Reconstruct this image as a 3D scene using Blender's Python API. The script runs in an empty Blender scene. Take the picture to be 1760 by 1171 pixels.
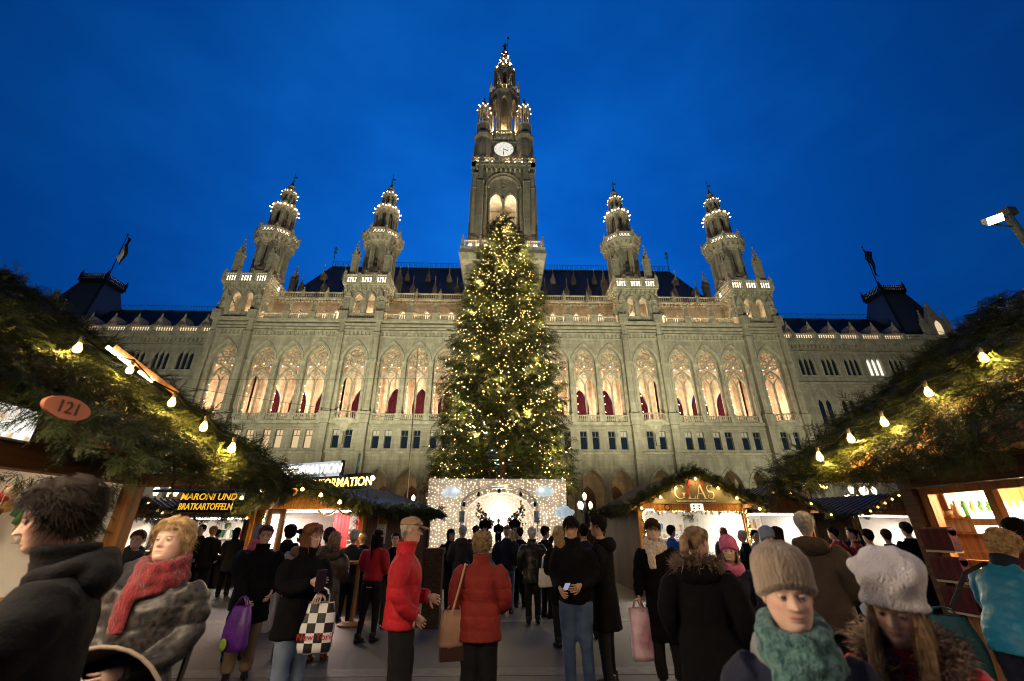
import bpy, math, random
import numpy as np
from mathutils import Vector, Matrix
R = math.radians; PI = math.pi
rnd = random.Random(7); nrng = np.random.default_rng(11)
sc = bpy.context.scene; COL = sc.collection

# ------------------------------------------------------------------ camera, sky, exposure
cd = bpy.data.cameras.new('camera'); cam = bpy.data.objects.new('camera', cd); COL.objects.link(cam)
cd.sensor_width = 36; cd.lens = 14.762; cd.clip_start = 0.05; cd.clip_end = 4000
cam.location = (0, 0, 1.62); cam.rotation_euler = (R(90 + 24.3), 0, R(-1.536))
cd.dof.use_dof = True; cd.dof.focus_distance = 8.5; cd.dof.aperture_fstop = 1.6
sc.camera = cam
sc.view_settings.view_transform = 'Standard'; sc.view_settings.look = 'None'
sc.view_settings.exposure = 0; sc.view_settings.gamma = 1; sc.view_settings.use_curve_mapping = False
sc.cycles.use_denoising = True; sc.cycles.filter_width = 1.05; sc.cycles.max_bounces = 6; sc.cycles.diffuse_bounces = 3
sc.cycles.glossy_bounces = 2; sc.cycles.transmission_bounces = 4; sc.cycles.transparent_max_bounces = 6
sc.cycles.caustics_reflective = False; sc.cycles.caustics_refractive = False
sc.cycles.sample_clamp_indirect = 4; sc.cycles.use_adaptive_sampling = False

w = bpy.data.worlds.new('World'); sc.world = w; w.use_nodes = True
nt = w.node_tree; nt.nodes.clear(); N = nt.nodes.new; L = nt.links.new
SUN_EL, SUN_ROT = -2.0, 0.0
sky = N('ShaderNodeTexSky'); sky.sky_type = 'NISHITA'; sky.sun_disc = False
sky.sun_elevation = R(SUN_EL); sky.sun_rotation = R(SUN_ROT); sky.air_density = 1.0; sky.ozone_density = 6.0; sky.dust_density = 0.2
tc = N('ShaderNodeTexCoord')
mpn = N('ShaderNodeMapping'); mpn.inputs['Scale'].default_value = (1.0, 1.0, 2.2)
n1 = N('ShaderNodeTexNoise'); n1.inputs['Scale'].default_value = 2.2; n1.inputs['Detail'].default_value = 5; n1.inputs['Roughness'].default_value = .55
cr = N('ShaderNodeValToRGB'); e = cr.color_ramp.elements
e[0].position = .40; e[0].color = (.0008, .088, .47, 1); e[1].position = .70; e[1].color = (.003, .130, .60, 1)
mix = N('ShaderNodeMix'); mix.data_type = 'RGBA'; mix.inputs[0].default_value = .12   # twilight colour with a trace of the physical sky
bg = N('ShaderNodeBackground'); bg.inputs['Strength'].default_value = 1.0
skm = N('ShaderNodeVectorMath'); skm.operation = 'SCALE'; skm.inputs['Scale'].default_value = .15
out = N('ShaderNodeOutputWorld')
L(tc.outputs['Generated'], mpn.inputs[0]); L(mpn.outputs[0], n1.inputs['Vector']); L(n1.outputs['Fac'], cr.inputs[0])
L(sky.outputs[0], skm.inputs[0]); L(cr.outputs[0], mix.inputs[6]); L(skm.outputs[0], mix.inputs[7])
# dusk: brightest over the sunset behind the hall, falling off towards the zenith and the eastern sky
dt = N('ShaderNodeVectorMath'); dt.operation = 'DOT_PRODUCT'; dt.inputs[1].default_value = (0, math.cos(R(28)), math.sin(R(28)))
nm = N('ShaderNodeVectorMath'); nm.operation = 'NORMALIZE'; L(tc.outputs['Generated'], nm.inputs[0]); L(nm.outputs[0], dt.inputs[0])
h1 = N('ShaderNodeMath'); h1.operation = 'MULTIPLY_ADD'; h1.inputs[1].default_value = .5; h1.inputs[2].default_value = .5; L(dt.outputs['Value'], h1.inputs[0])
h2 = N('ShaderNodeMath'); h2.operation = 'POWER'; h2.inputs[1].default_value = 5.5; L(h1.outputs[0], h2.inputs[0])
h3 = N('ShaderNodeMath'); h3.operation = 'MULTIPLY_ADD'; h3.inputs[1].default_value = 1.2; h3.inputs[2].default_value = .12; L(h2.outputs[0], h3.inputs[0]); L(h3.outputs[0], bg.inputs['Strength'])
L(mix.outputs[2], bg.inputs[0]); L(bg.outputs[0], out.inputs[0])

sl = bpy.data.lights.new('afterglow', 'SUN'); sl.energy = .02; sl.angle = R(30); sl.color = (.7, .8, 1)
so = bpy.data.objects.new('afterglow', sl); so.rotation_euler = (R(-70), 0, 0); COL.objects.link(so)

# ------------------------------------------------------------------ materials
def newmat(name):
    m = bpy.data.materials.new(name); m.use_nodes = True
    return m, m.node_tree, m.node_tree.nodes['Principled BSDF']
def mat(name, col, rough=.7, var=.15, scale=6, bump=0., bscale=40, metal=0., spec=.3, island=0., stretch=(1, 1, 1), col2=None, sheen=0.):
    """procedural surface: base colour broken up by two noises, optional per-island variation and fine bump"""
    m, t, b = newmat(name); n, l = t.nodes.new, t.links.new
    c = n('ShaderNodeTexCoord'); mp = n('ShaderNodeMapping'); mp.inputs['Scale'].default_value = stretch
    l(c.outputs['Object'], mp.inputs[0])
    z = n('ShaderNodeTexNoise'); z.inputs['Scale'].default_value = scale; z.inputs['Detail'].default_value = 6
    l(mp.outputs[0], z.inputs['Vector'])
    r = n('ShaderNodeValToRGB'); e = r.color_ramp.elements
    a = tuple(x * (1 - var) for x in col); d = tuple(min(1, x * (1 + var)) for x in (col2 or col))
    e[0].position = .32; e[0].color = (*a, 1); e[1].position = .68; e[1].color = (*d, 1)
    l(z.outputs['Fac'], r.inputs[0]); o = r.outputs[0]
    if island:
        g = n('ShaderNodeNewGeometry'); h = n('ShaderNodeHueSaturation')
        mm = n('ShaderNodeMapRange'); mm.inputs[3].default_value = 1 - island; mm.inputs[4].default_value = 1 + island
        l(g.outputs['Random Per Island'], mm.inputs[0]); l(mm.outputs[0], h.inputs['Value']); l(o, h.inputs['Color']); o = h.outputs[0]
    l(o, b.inputs['Base Color']); b.inputs['Roughness'].default_value = rough; b.inputs['Metallic'].default_value = metal
    b.inputs['Specular IOR Level'].default_value = spec
    if sheen: b.inputs['Sheen Weight'].default_value = sheen
    if bump:
        z2 = n('ShaderNodeTexNoise'); z2.inputs['Scale'].default_value = bscale; z2.inputs['Detail'].default_value = 4
        l(mp.outputs[0], z2.inputs['Vector']); bp = n('ShaderNodeBump'); bp.inputs['Strength'].default_value = bump
        bp.inputs['Distance'].default_value = .02; l(z2.outputs['Fac'], bp.inputs['Height']); l(bp.outputs[0], b.inputs['Normal'])
    return m
def emit(name, col, st, sample=True):
    m, t, b = newmat(name); b.inputs['Base Color'].default_value = (0.2, 0.2, 0.2, 1)
    b.inputs['Emission Color'].default_value = (*col, 1); b.inputs['Emission Strength'].default_value = st
    if not sample: m.cycles.emission_sampling = 'NONE'
    return m
def stone_mat(name, col, bw=1.1, bh=.5, jointdark=.72):
    """ashlar: coursed blocks with recessed joints, stains and vertical weathering streaks"""
    m, t, b = newmat(name); n, l = t.nodes.new, t.links.new
    c = n('ShaderNodeTexCoord'); g = n('ShaderNodeSeparateXYZ'); l(c.outputs['Object'], g.inputs[0])
    ad = n('ShaderNodeMath'); ad.operation = 'ADD'; l(g.outputs[0], ad.inputs[0]); l(g.outputs[1], ad.inputs[1])
    cb = n('ShaderNodeCombineXYZ'); l(ad.outputs[0], cb.inputs[0]); l(g.outputs[2], cb.inputs[1])
    bt = n('ShaderNodeTexBrick'); bt.inputs['Scale'].default_value = 1; bt.inputs['Brick Width'].default_value = bw
    bt.inputs['Row Height'].default_value = bh; bt.inputs['Mortar Size'].default_value = .012; bt.inputs['Mortar Smooth'].default_value = .3
    bt.inputs['Color1'].default_value = (*[x * .88 for x in col], 1); bt.inputs['Color2'].default_value = (*[x * 1.12 for x in col], 1)
    bt.inputs['Mortar'].default_value = (*[x * jointdark for x in col], 1); l(cb.outputs[0], bt.inputs['Vector'])
    mp = n('ShaderNodeMapping'); mp.inputs['Scale'].default_value = (1.4, 1.4, .22); l(c.outputs['Object'], mp.inputs[0])
    z = n('ShaderNodeTexNoise'); z.inputs['Scale'].default_value = 1.2; z.inputs['Detail'].default_value = 8; z.inputs['Roughness'].default_value = .65
    l(mp.outputs[0], z.inputs['Vector'])
    mr = n('ShaderNodeMapRange'); mr.inputs[1].default_value = .3; mr.inputs[2].default_value = .7; mr.inputs[3].default_value = .62; mr.inputs[4].default_value = 1.15
    l(z.outputs['Fac'], mr.inputs[0]); mx = n('ShaderNodeMix'); mx.data_type = 'RGBA'; mx.blend_type = 'MULTIPLY'; mx.inputs[0].default_value = 1
    l(bt.outputs['Color'], mx.inputs[6]); cc = n('ShaderNodeCombineColor')
    for i in range(3): l(mr.outputs[0], cc.inputs[i])
    l(cc.outputs[0], mx.inputs[7]); l(mx.outputs[2], b.inputs['Base Color']); b.inputs['Roughness'].default_value = .85
    b.inputs['Specular IOR Level'].default_value = .2
    z2 = n('ShaderNodeTexNoise'); z2.inputs['Scale'].default_value = 5; z2.inputs['Detail'].default_value = 6; l(c.outputs['Object'], z2.inputs['Vector'])
    sm = n('ShaderNodeMath'); sm.operation = 'MULTIPLY_ADD'; sm.inputs[1].default_value = -.6; l(bt.outputs['Fac'], sm.inputs[0]); l(z2.outputs['Fac'], sm.inputs[2])
    bp = n('ShaderNodeBump'); bp.inputs['Strength'].default_value = .5; bp.inputs['Distance'].default_value = .05
    l(sm.outputs[0], bp.inputs['Height']); l(bp.outputs[0], b.inputs['Normal'])
    return m
def wood_mat(name, col, rough=.6, axis=2):
    st = [14, 14, 14]; st[axis] = 1.2
    return mat(name, col, rough, .38, 1.6, .35, 3, spec=.3, island=.22, stretch=tuple(st))
def leaf_mat(name, col, island=.45):
    m = mat(name, col, .55, .3, 3, spec=.25, island=island)
    b = m.node_tree.nodes['Principled BSDF']; b.inputs['Subsurface Weight'].default_value = 0
    return m

M = {}
M['stone'] = stone_mat('town_hall_stone', (.37, .345, .275))
M['trim'] = mat('carved_stone', (.36, .34, .27), .85, .28, 1.5, .4, 6, spec=.2)
M['inner'] = mat('loggia_plaster', (.60, .52, .42), .85, .25, 1.3, .4, 5, spec=.2)
M['slate'] = mat('dark_slate', (.035, .042, .055), .5, .25, 4, .5, 9, spec=.4, stretch=(1, 1, 3))
M['iron'] = mat('dark_iron', (.02, .022, .025), .5, .2, 8, metal=.6)
M['copper'] = mat('green_copper', (.03, .11, .10), .6, .3, 6, metal=.3)
M['darkglass'] = mat('dark_window_glass', (.012, .02, .04), .08, .2, 2, spec=.6)
M['litglass'] = emit('lit_window_glass', (1, .80, .52), 1.5)
M['whiteglass'] = emit('cold_lit_window_glass', (1, .93, .8), 1.1)
M['curtain'] = mat('wine_red_curtain', (.042, .006, .016), .8, .35, 3, stretch=(4, 1, .3), spec=.1)
M['lampwarm'] = emit('warm_lamp', (1, .74, .46), 42)
M['lampstrip'] = emit('warm_lamp_strip', (1, .74, .46), 34)
M['bulbwhite'] = emit('warm_white_bulb', (1, .82, .5), 9, False)

# ------------------------------------------------------------------ mesh building
class MB:
    def __init__(s): s.v = []; s.f = []; s.m = []
    def add(s, vs, fs, m=0):
        o = len(s.v); s.v.extend(tuple(p) for p in vs); s.f.extend(tuple(i + o for i in f) for f in fs); s.m.extend([m] * len(fs)); return s
    def join(s, b, T=None, m=None):
        vs = b.v if T is None else [tuple(T @ Vector(p)) for p in b.v]
        o = len(s.v); s.v.extend(vs); s.f.extend(tuple(i + o for i in f) for f in b.f); s.m.extend(b.m if m is None else [m] * len(b.f)); return s
    def box(s, x0, x1, y0, y1, z0, z1, m=0, T=None):
        vs = [(x, y, z) for z in (z0, z1) for y in (y0, y1) for x in (x0, x1)]
        if T is not None: vs = [tuple(T @ Vector(p)) for p in vs]
        return s.add(vs, [(0, 2, 3, 1), (4, 5, 7, 6), (0, 1, 5, 4), (2, 6, 7, 3), (0, 4, 6, 2), (1, 3, 7, 5)], m)
    def cbox(s, c, d, m=0, T=None): return s.box(c[0] - d[0] / 2, c[0] + d[0] / 2, c[1] - d[1] / 2, c[1] + d[1] / 2, c[2] - d[2] / 2, c[2] + d[2] / 2, m, T)
    def beam(s, a, b, wd, ht, m=0):
        """rectangular bar from a to b, wd across, ht in the upright sense"""
        a, b = Vector(a), Vector(b); d = b - a; u = d.normalized()
        sd = u.cross(Vector((0, 0, 1))); sd = Vector((1, 0, 0)) if sd.length < 1e-4 else sd.normalized(); up = sd.cross(u)
        vs = [p + sd * i * wd / 2 + up * j * ht / 2 for p in (a, b) for j in (-1, 1) for i in (-1, 1)]
        return s.add(vs, [(0, 2, 3, 1), (4, 5, 7, 6), (0, 1, 5, 4), (2, 6, 7, 3), (0, 4, 6, 2), (1, 3, 7, 5)], m)
    def tube(s, path, r, n=8, m=0, caps=True, closed=False, ph=0., flat=None):
        P = [Vector(p) for p in path]; k = len(P); rr = r if isinstance(r, (list, tuple)) else [r] * k
        nrm = None; o = len(s.v); rings = []
        for i in range(k):
            a = P[(i - 1) % k] if closed or i > 0 else P[i]; b = P[(i + 1) % k] if closed or i < k - 1 else P[i]
            t = (b - a); t = t.normalized() if t.length > 1e-9 else Vector((0, 0, 1))
            if nrm is None:
                nrm = Vector((0, 1, 0)) if abs(t.y) < .9 else Vector((1, 0, 0))
            nrm = (nrm - t * nrm.dot(t)).normalized(); bi = t.cross(nrm)
            for j in range(n):
                an = 2 * PI * j / n + ph; ra = rr[i]
                s.v.append(tuple(P[i] + nrm * math.cos(an) * ra * (flat or 1) + bi * math.sin(an) * ra))
        fs = []
        for i in range(k if closed else k - 1):
            i2 = (i + 1) % k
            for j in range(n):
                j2 = (j + 1) % n; fs.append((o + i * n + j, o + i * n + j2, o + i2 * n + j2, o + i2 * n + j))
        if caps and not closed:
            fs.append(tuple(o + j for j in reversed(range(n)))); fs.append(tuple(o + (k - 1) * n + j for j in range(n)))
        s.f.extend(fs); s.m.extend([m] * len(fs)); return s
    def lathe(s, prof, n=12, c=(0, 0), m=0, ph=0., sx=1., sy=1.):
        o = len(s.v); k = len(prof)
        for r_, z in prof:
            for j in range(n):
                a = 2 * PI * j / n + ph; s.v.append((c[0] + math.cos(a) * r_ * sx, c[1] + math.sin(a) * r_ * sy, z))
        fs = [(o + i * n + j, o + i * n + (j + 1) % n, o + (i + 1) * n + (j + 1) % n, o + (i + 1) * n + j) for i in range(k - 1) for j in range(n)]
        fs.append(tuple(o + j for j in reversed(range(n)))); fs.append(tuple(o + (k - 1) * n + j for j in range(n)))
        s.f.extend(fs); s.m.extend([m] * len(fs)); return s
    def prism(s, poly, y0, y1, m=0, T=None):
        """polygon in (x, z) pulled from y0 to y1"""
        k = len(poly); vs = [(x, y0, z) for x, z in poly] + [(x, y1, z) for x, z in poly]
        if T is not None: vs = [tuple(T @ Vector(p)) for p in vs]
        fs = [tuple(range(k)), tuple(reversed(range(k, 2 * k)))] + [(i, i + k, (i + 1) % k + k, (i + 1) % k) for i in range(k)]
        return s.add(vs, fs, m)
    def ball(s, c, r, n=8, k=6, m=0, sc_=(1, 1, 1)):
        prof = [(max(1e-4, math.sin(PI * i / k)), -math.cos(PI * i / k)) for i in range(k + 1)]
        b = MB().lathe(prof, n); return s.add([(c[0] + x * r * sc_[0], c[1] + y * r * sc_[1], c[2] + z * r * sc_[2]) for x, y, z in b.v], b.f, m)
    def mesh(s, name, mats, smooth=False):
        me = bpy.data.meshes.new(name); me.from_pydata(s.v, [], s.f)
        for x in (mats if isinstance(mats, (list, tuple)) else [mats]): me.materials.append(x)
        if any(s.m): me.polygons.foreach_set('material_index', s.m)
        if smooth: me.polygons.foreach_set('use_smooth', [True] * len(s.f))
        me.update(); return me
def T3(x=0, y=0, z=0, rz=0, rx=0, ry=0): return Matrix.Translation((x, y, z)) @ Matrix.Rotation(rz, 4, 'Z') @ Matrix.Rotation(ry, 4, 'Y') @ Matrix.Rotation(rx, 4, 'X')

def tag(o, label=None, cat=None, group=None, kind=None):
    if label: o['label'] = label
    if cat: o['category'] = cat
    if group: o['group'] = group
    if kind: o['kind'] = kind
    return o
def link(name, data, parent=None, loc=(0, 0, 0), rz=0):
    o = bpy.data.objects.new(name, data); COL.objects.link(o); o.location = loc
    if rz: o.rotation_euler = (0, 0, rz)
    if parent is not None: o.parent = parent
    return o
def thing(name, label, cat, loc=(0, 0, 0), rz=0, group=None):
    o = bpy.data.objects.new(name, None); COL.objects.link(o); o.location = loc; o.rotation_euler = (0, 0, rz); o.empty_display_size = .2
    return tag(o, label, cat, group)
def part(name, mb, mats, parent=None, smooth=False, loc=(0, 0, 0), rz=0, kind=None, label=None):
    """one mesh object; inside a parent the coordinates are the parent's own"""
    me = mb if isinstance(mb, bpy.types.Mesh) else mb.mesh(name, mats, smooth)
    o = link(name, me, parent, loc, rz)
    if kind: o['kind'] = kind
    if label: o['label'] = label
    return o
def solo(name, mb, mats, label, cat, loc=(0, 0, 0), rz=0, group=None, smooth=False):
    return tag(part(name, mb, mats, None, smooth, loc, rz), label, cat, group)
KIDS = {}
def copy_tree(o, parent=None):
    if not KIDS or KIDS.get('n') != len(bpy.data.objects): 
        KIDS.clear()
        for x in bpy.data.objects:
            if x.parent: KIDS.setdefault(x.parent.name, []).append(x)
        KIDS['n'] = len(bpy.data.objects)
    def rec(a, p):
        c = a.copy(); COL.objects.link(c)
        if p is not None: c.parent = p
        for ch in KIDS.get(a.name, []): rec(ch, c)
        return c
    return rec(o, parent)
def point(name, loc, watt, col=(1, .75, .45), rad=.1, parent=None):
    d = bpy.data.lights.new(name, 'POINT'); d.energy = watt; d.color = col; d.shadow_soft_size = rad
    o = bpy.data.objects.new(name, d); COL.objects.link(o); o.location = loc
    if parent is not None: o.parent = parent
    return o
def spot(name, loc, target, watt, col, angle=60, blend=.4, rad=.2):
    d = bpy.data.lights.new(name, 'SPOT'); d.energy = watt; d.color = col; d.spot_size = R(angle); d.spot_blend = blend; d.shadow_soft_size = rad
    o = bpy.data.objects.new(name, d); COL.objects.link(o); o.location = loc
    o.rotation_euler = (Vector(target) - Vector(loc)).to_track_quat('-Z', 'Y').to_euler(); return o
def area(name, loc, target, watt, col, sx, sy):
    d = bpy.data.lights.new(name, 'AREA'); d.energy = watt; d.color = col; d.shape = 'RECTANGLE'; d.size = sx; d.size_y = sy
    o = bpy.data.objects.new(name, d); COL.objects.link(o); o.location = loc
    o.rotation_euler = (Vector(target) - Vector(loc)).to_track_quat('-Z', 'Y').to_euler(); return o
def text(name, s, size, m, parent, loc, rot=(R(90), 0, 0), ext=.004, align='CENTER', shear=0, bold=0):
    c = bpy.data.curves.new(name, 'FONT'); c.body = s; c.size = size; c.align_x = align; c.align_y = 'CENTER'; c.extrude = ext; c.shear = shear; c.offset = bold; c.resolution_u = 3
    c.materials.append(m); q = bpy.data.objects.new(name, c); me = bpy.data.meshes.new_from_object(q); bpy.data.objects.remove(q); o = bpy.data.objects.new(name, me); COL.objects.link(o); o.location = loc; o.rotation_euler = rot
    if parent is not None: o.parent = parent
    return o

# gothic geometry
def pointed(hw, zs, za, n=10):
    """left spring -> apex -> right spring of a pointed arch of half width hw"""
    h = za - zs; Rr = (hw * hw + h * h) / (2 * hw); a1 = math.atan2(h, Rr - hw) if Rr != hw else PI / 2
    L_ = [((Rr - hw) - Rr * math.cos(a1 * i / n), zs + Rr * math.sin(a1 * i / n)) for i in range(n + 1)]
    return L_ + [(-x, z) for x, z in reversed(L_[:-1])]
def arch_wall(mb, x0, x1, z0, z1, y, ops, depth, m=0, back=False):
    """sheet at y pierced by openings (cx, outline, zbase), each with reveals of the given depth"""
    x = x0
    q = lambda a, b, c, d: mb.add([a, b, c, d], [(0, 1, 2, 3)], m)
    for cx, ol, zb in sorted(ops, key=lambda o: o[0]):
        l, r_ = cx + ol[0][0], cx + ol[-1][0]
        if l > x: q((x, y, z0), (l, y, z0), (l, y, z1), (x, y, z1))
        if zb > z0: q((l, y, z0), (r_, y, z0), (r_, y, zb), (l, y, zb))
        for (a, za), (b, zb2) in zip(ol[:-1], ol[1:]):
            if b - a > 1e-6: q((cx + a, y, za), (cx + b, y, zb2), (cx + b, y, z1), (cx + a, y, z1))
        full = [(ol[0][0], zb)] + ol + [(ol[-1][0], zb)]
        for (a, za), (b, zb2) in zip(full[:-1], full[1:]):
            q((cx + a, y, za), (cx + a, y + depth, za), (cx + b, y + depth, zb2), (cx + b, y, zb2))
        q((l, y, zb), (r_, y, zb), (r_, y + depth, zb), (l, y + depth, zb))
        x = r_
    if x1 > x: q((x, y, z0), (x1, y, z0), (x1, y, z1), (x, y, z1))
    return mb
def rect_ol(hw, zt): return [(-hw, zt), (hw, zt)]
def path3(ol, y, cx=0): return [(cx + a, y, z) for a, z in ol]
def circ(cx, cz, r_, y, n=16): return [(cx + r_ * math.cos(2 * PI * i / n), y, cz + r_ * math.sin(2 * PI * i / n)) for i in range(n)]
def baluster_row(mb, x0, x1, y, z0, z1, step=.3, T=None, m=0, rail=.09):
    b = MB(); n = max(2, int((x1 - x0) / step)); h = z1 - z0
    for i in range(n):
        x = x0 + (i + .5) * (x1 - x0) / n
        b.lathe([(.08, z0), (.13, z0 + h * .3), (.07, z0 + h * .72), (.10, z1 - .1)], 5, (x, y))
    b.box(x0, x1, y - .14, y + .14, z1 - .12, z1); b.box(x0, x1, y - .13, y + .13, z0 - .1, z0)
    return mb.join(b, T, m)
# ------------------------------------------------------------------ ground
def ground():
    m, t, b = newmat('worn_asphalt'); n, l = t.nodes.new, t.links.new
    c = n('ShaderNodeTexCoord'); z1 = n('ShaderNodeTexNoise'); z1.inputs['Scale'].default_value = .55; z1.inputs['Detail'].default_value = 7
    z2 = n('ShaderNodeTexNoise'); z2.inputs['Scale'].default_value = 60; z2.inputs['Detail'].default_value = 3
    v = n('ShaderNodeTexVoronoi'); v.feature = 'DISTANCE_TO_EDGE'; v.inputs['Scale'].default_value = .33
    for x in (z1, z2, v): l(c.outputs['Object'], x.inputs['Vector'])
    r1 = n('ShaderNodeValToRGB'); e = r1.color_ramp.elements; e[0].position = .35; e[0].color = (.030, .032, .038, 1); e[1].position = .66; e[1].color = (.072, .074, .080, 1)
    r2 = n('ShaderNodeMapRange'); r2.inputs[3].default_value = .72; r2.inputs[4].default_value = 1.25; l(z2.outputs['Fac'], r2.inputs[0])
    r3 = n('ShaderNodeMapRange'); r3.inputs[2].default_value = .012; r3.inputs[3].default_value = .55; r3.inputs[4].default_value = 1; l(v.outputs['Distance'], r3.inputs[0])
    mu = n('ShaderNodeMath'); mu.operation = 'MULTIPLY'; l(r2.outputs[0], mu.inputs[0]); l(r3.outputs[0], mu.inputs[1])
    mx = n('ShaderNodeVectorMath'); mx.operation = 'SCALE'; l(z1.outputs['Fac'], r1.inputs[0]); l(r1.outputs[0], mx.inputs[0]); l(mu.outputs[0], mx.inputs['Scale'])
    l(mx.outputs[0], b.inputs['Base Color'])
    rr = n('ShaderNodeMapRange'); rr.inputs[3].default_value = .45; rr.inputs[4].default_value = .8; l(z1.outputs['Fac'], rr.inputs[0]); l(rr.outputs[0], b.inputs['Roughness'])
    bp = n('ShaderNodeBump'); bp.inputs['Strength'].default_value = .45; bp.inputs['Distance'].default_value = .01; l(z2.outputs['Fac'], bp.inputs['Height']); l(bp.outputs[0], b.inputs['Normal'])
    s = 700; part('ground', MB().add([(-s, -s, 0), (s, -s, 0), (s, s, 0), (-s, s, 0)], [(0, 1, 2, 3)]), m)['kind'] = 'structure'
    # lighter paving strips let into the square
    pm = mat('granite_strip', (.11, .106, .10), .6, .25, 9, .3, 50)
    g = MB()
    for y in (6.35, 9.6, 15.5): g.box(-9, 9, y, y + .32, -.02, .004)
    part('paving_strip', g, pm)['kind'] = 'structure'
ground()

# ------------------------------------------------------------------ town hall
OY = 54
hall = thing('town_hall', 'floodlit neo-gothic town hall with a tall clock tower and four smaller spires', 'building', (0, OY, 0))
HL = (0, -OY, 0)            # puts world coordinates into the hall's frame
def hp(name, mb, mats, smooth=False, kind=None, parent=None, label=None): return part(name, mb, mats, parent or hall, smooth, HL, 0, kind, label)
SEGS = [(-40, -35.1, [-37.5], 1), (-35.1, -22.4, [-32.5, -28.8, -25.1], 0), (-22.4, -17.4, [-20], 1), (-17.4, -5.6, [-15.1, -11.45, -7.8], 0)]
SEGS = SEGS + [(-b, -a, [-c for c in reversed(cs)], t) for a, b, cs, t in reversed(SEGS)]
A1 = pointed(1.55, 22.5, 25.35); AG = pointed(1.38, 6.1, 8.5, 8)
for x0, x1, cs, tw in SEGS:
    y = 53.7 if tw else 54.0
    w_ = MB()
    arch_wall(w_, x0, x1, 0, 10.45, y, [(c, AG, 0) for c in cs], .9)
    arch_wall(w_, x0, x1, 10.45, 14.25, y, [(c + d, rect_ol(.46, 13.3), 10.95) for c in cs for d in (-.78, .78)], .35)
    arch_wall(w_, x0, x1, 14.25, 28.85, y, [(c, A1, 14.4) for c in cs], .9)
    hp('facade_wall', w_, M['stone'])
    b = MB()
    for z0_, z1_, p in ((10.3, 10.6, .22), (14.0, 14.42, .42), (27.45, 27.7, .2), (27.95, 28.2, .3), (28.6, 28.95, .45)):
        b.box(x0 + .01, x1 - .01, y - p, y - .003, z0_, z1_)
    k = x0 + .3
    while k < x1 - .3:
        b.box(k, k + .28, y - .16, y - .003, 26.5, 27.1); k += .55
    b.box(x0 + .01, x1 - .01, y - .2, y - .003, 27.1, 27.25); b.box(x0 + .01, x1 - .01, y - .12, y - .003, 26.3, 26.44)
    for z_ in (13.75, 13.55): b.box(x0 + .01, x1 - .01, y - .1, y - .003, z_, z_ + .09)
    # impost band between the arches
    xs = [x0] + sum([[c - 1.78, c + 1.78] for c in cs], []) + [x1]
    for a, c in zip(xs[::2], xs[1::2]):
        if c - a > .05: b.box(a + .01, c - .01, y - .12, y - .003, 22.45, 22.75)
    hp('cornice', b, M['trim'], kind='stuff')
    # gallery behind the arches
    g = MB()
    g.add([(x0, 58.6, 14.4), (x1, 58.6, 14.4), (x1, 54.9, 14.4), (x0, 54.9, 14.4)], [(0, 3, 2, 1)])
    arch_wall(g, x0, x1, 14.4, 26.2, 58.6, [(c, pointed(1.18, 17.9, 20.3, 8), 14.4) for c in cs], .5)
    g.add([(x0, 54.9, 26.2), (x1, 54.9, 26.2), (x1, 58.6, 26.2), (x0, 58.6, 26.2)], [(0, 1, 2, 3)])
    for a in ([x0 + .02] + [(p + q) / 2 for p, q in zip(cs[:-1], cs[1:])] + [x1 - .02]):
        g.box(a - .16, a + .16, 57.9, 58.597, 14.4, 22); g.tube(path3(pointed(1.7, 22, 25.5, 6), 58.3, a), .12, 4)
        g.box(a - .2, a + .2, 54.95, 55.2, 14.4, 26.2)
    hp('loggia', g, M['inner'])
    # arcade on the ground floor
    g = MB().box(x0, x1, 58, 58.2, 0, 10); 
    g.add([(x0, 54.9, 9.2), (x1, 54.9, 9.2), (x1, 58, 9.2), (x0, 58, 9.2)], [(0, 1, 2, 3)])
    hp('arcade', g, M['stone'])
    for c in cs: point('arcade_lamp', (c, 56.6, 7.2), 26, (1, .62, .3), .2)
    for c in cs: point('loggia_lamp', (c, 56.4, 23.2), 45, (1, .6, .36), .3)
    for c in cs: point('loggia_lamp', (c + .2, 56.2, 17.4), 520, (1, .65, .40), .3)
    # ground floor door leaves
    for c in cs:
        d = MB().prism([(c - .95, 0)] + [(c + a, z) for a, z in pointed(.95, 5.2, 6.9, 6)] + [(c + .95, 0)], 57.8, 57.95)
        hp('portal_door', d, M['woodd'] if 'woodd' in M else M.setdefault('woodd', wood_mat('dark_door_wood', (.10, .05, .025))))

# one bay of tracery, shared by every bay
tr = MB()
tr.tube(path3(pointed(1.33, 22.6, 25.15), .18), .1, 4, ph=PI / 4)
tr.tube([(-1.33, .18, 0 + 14.4), (-1.33, .18, 22.6)], .09, 6); tr.tube([(1.33, .18, 14.4), (1.33, .18, 22.6)], .09, 6)
tr.tube(path3(pointed(1.26, 19.5, 21.75), .2), .17, 4, ph=PI / 4)
tr.tube([(0, .2, 14.4), (0, .2, 19.3)], .115, 6); tr.lathe([(.08, 19.15), (.15, 19.4), (.15, 19.5)], 6, (0, .2))
for s in (-1, 1):
    tr.tube(path3(pointed(.6, 19.4, 20.75, 6), .2, s * .64), .085, 4, ph=PI / 4)
    tr.tube([(s * 1.24, .2, 14.4), (s * 1.24, .2, 19.4)], .09, 6); tr.lathe([(.07, 19.2), (.13, 19.42), (.13, 19.5)], 6, (s * 1.24, .2))
    tr.tube(circ(s * .66, 22.72, .56, .2), .095, 4, closed=True, ph=PI / 4)
    for k in range(4):
        a = PI / 4 + k * PI / 2; tr.tube(circ(s * .66 + .27 * math.cos(a), 22.72 + .27 * math.sin(a), .23, .2, 8), .045, 4, closed=True)
tr.tube(circ(0, 21.0, .3, .2, 12), .075, 4, closed=True, ph=PI / 4)
tr.tube(circ(0, 23.98, .8, .2, 18), .11, 4, closed=True, ph=PI / 4)
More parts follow.
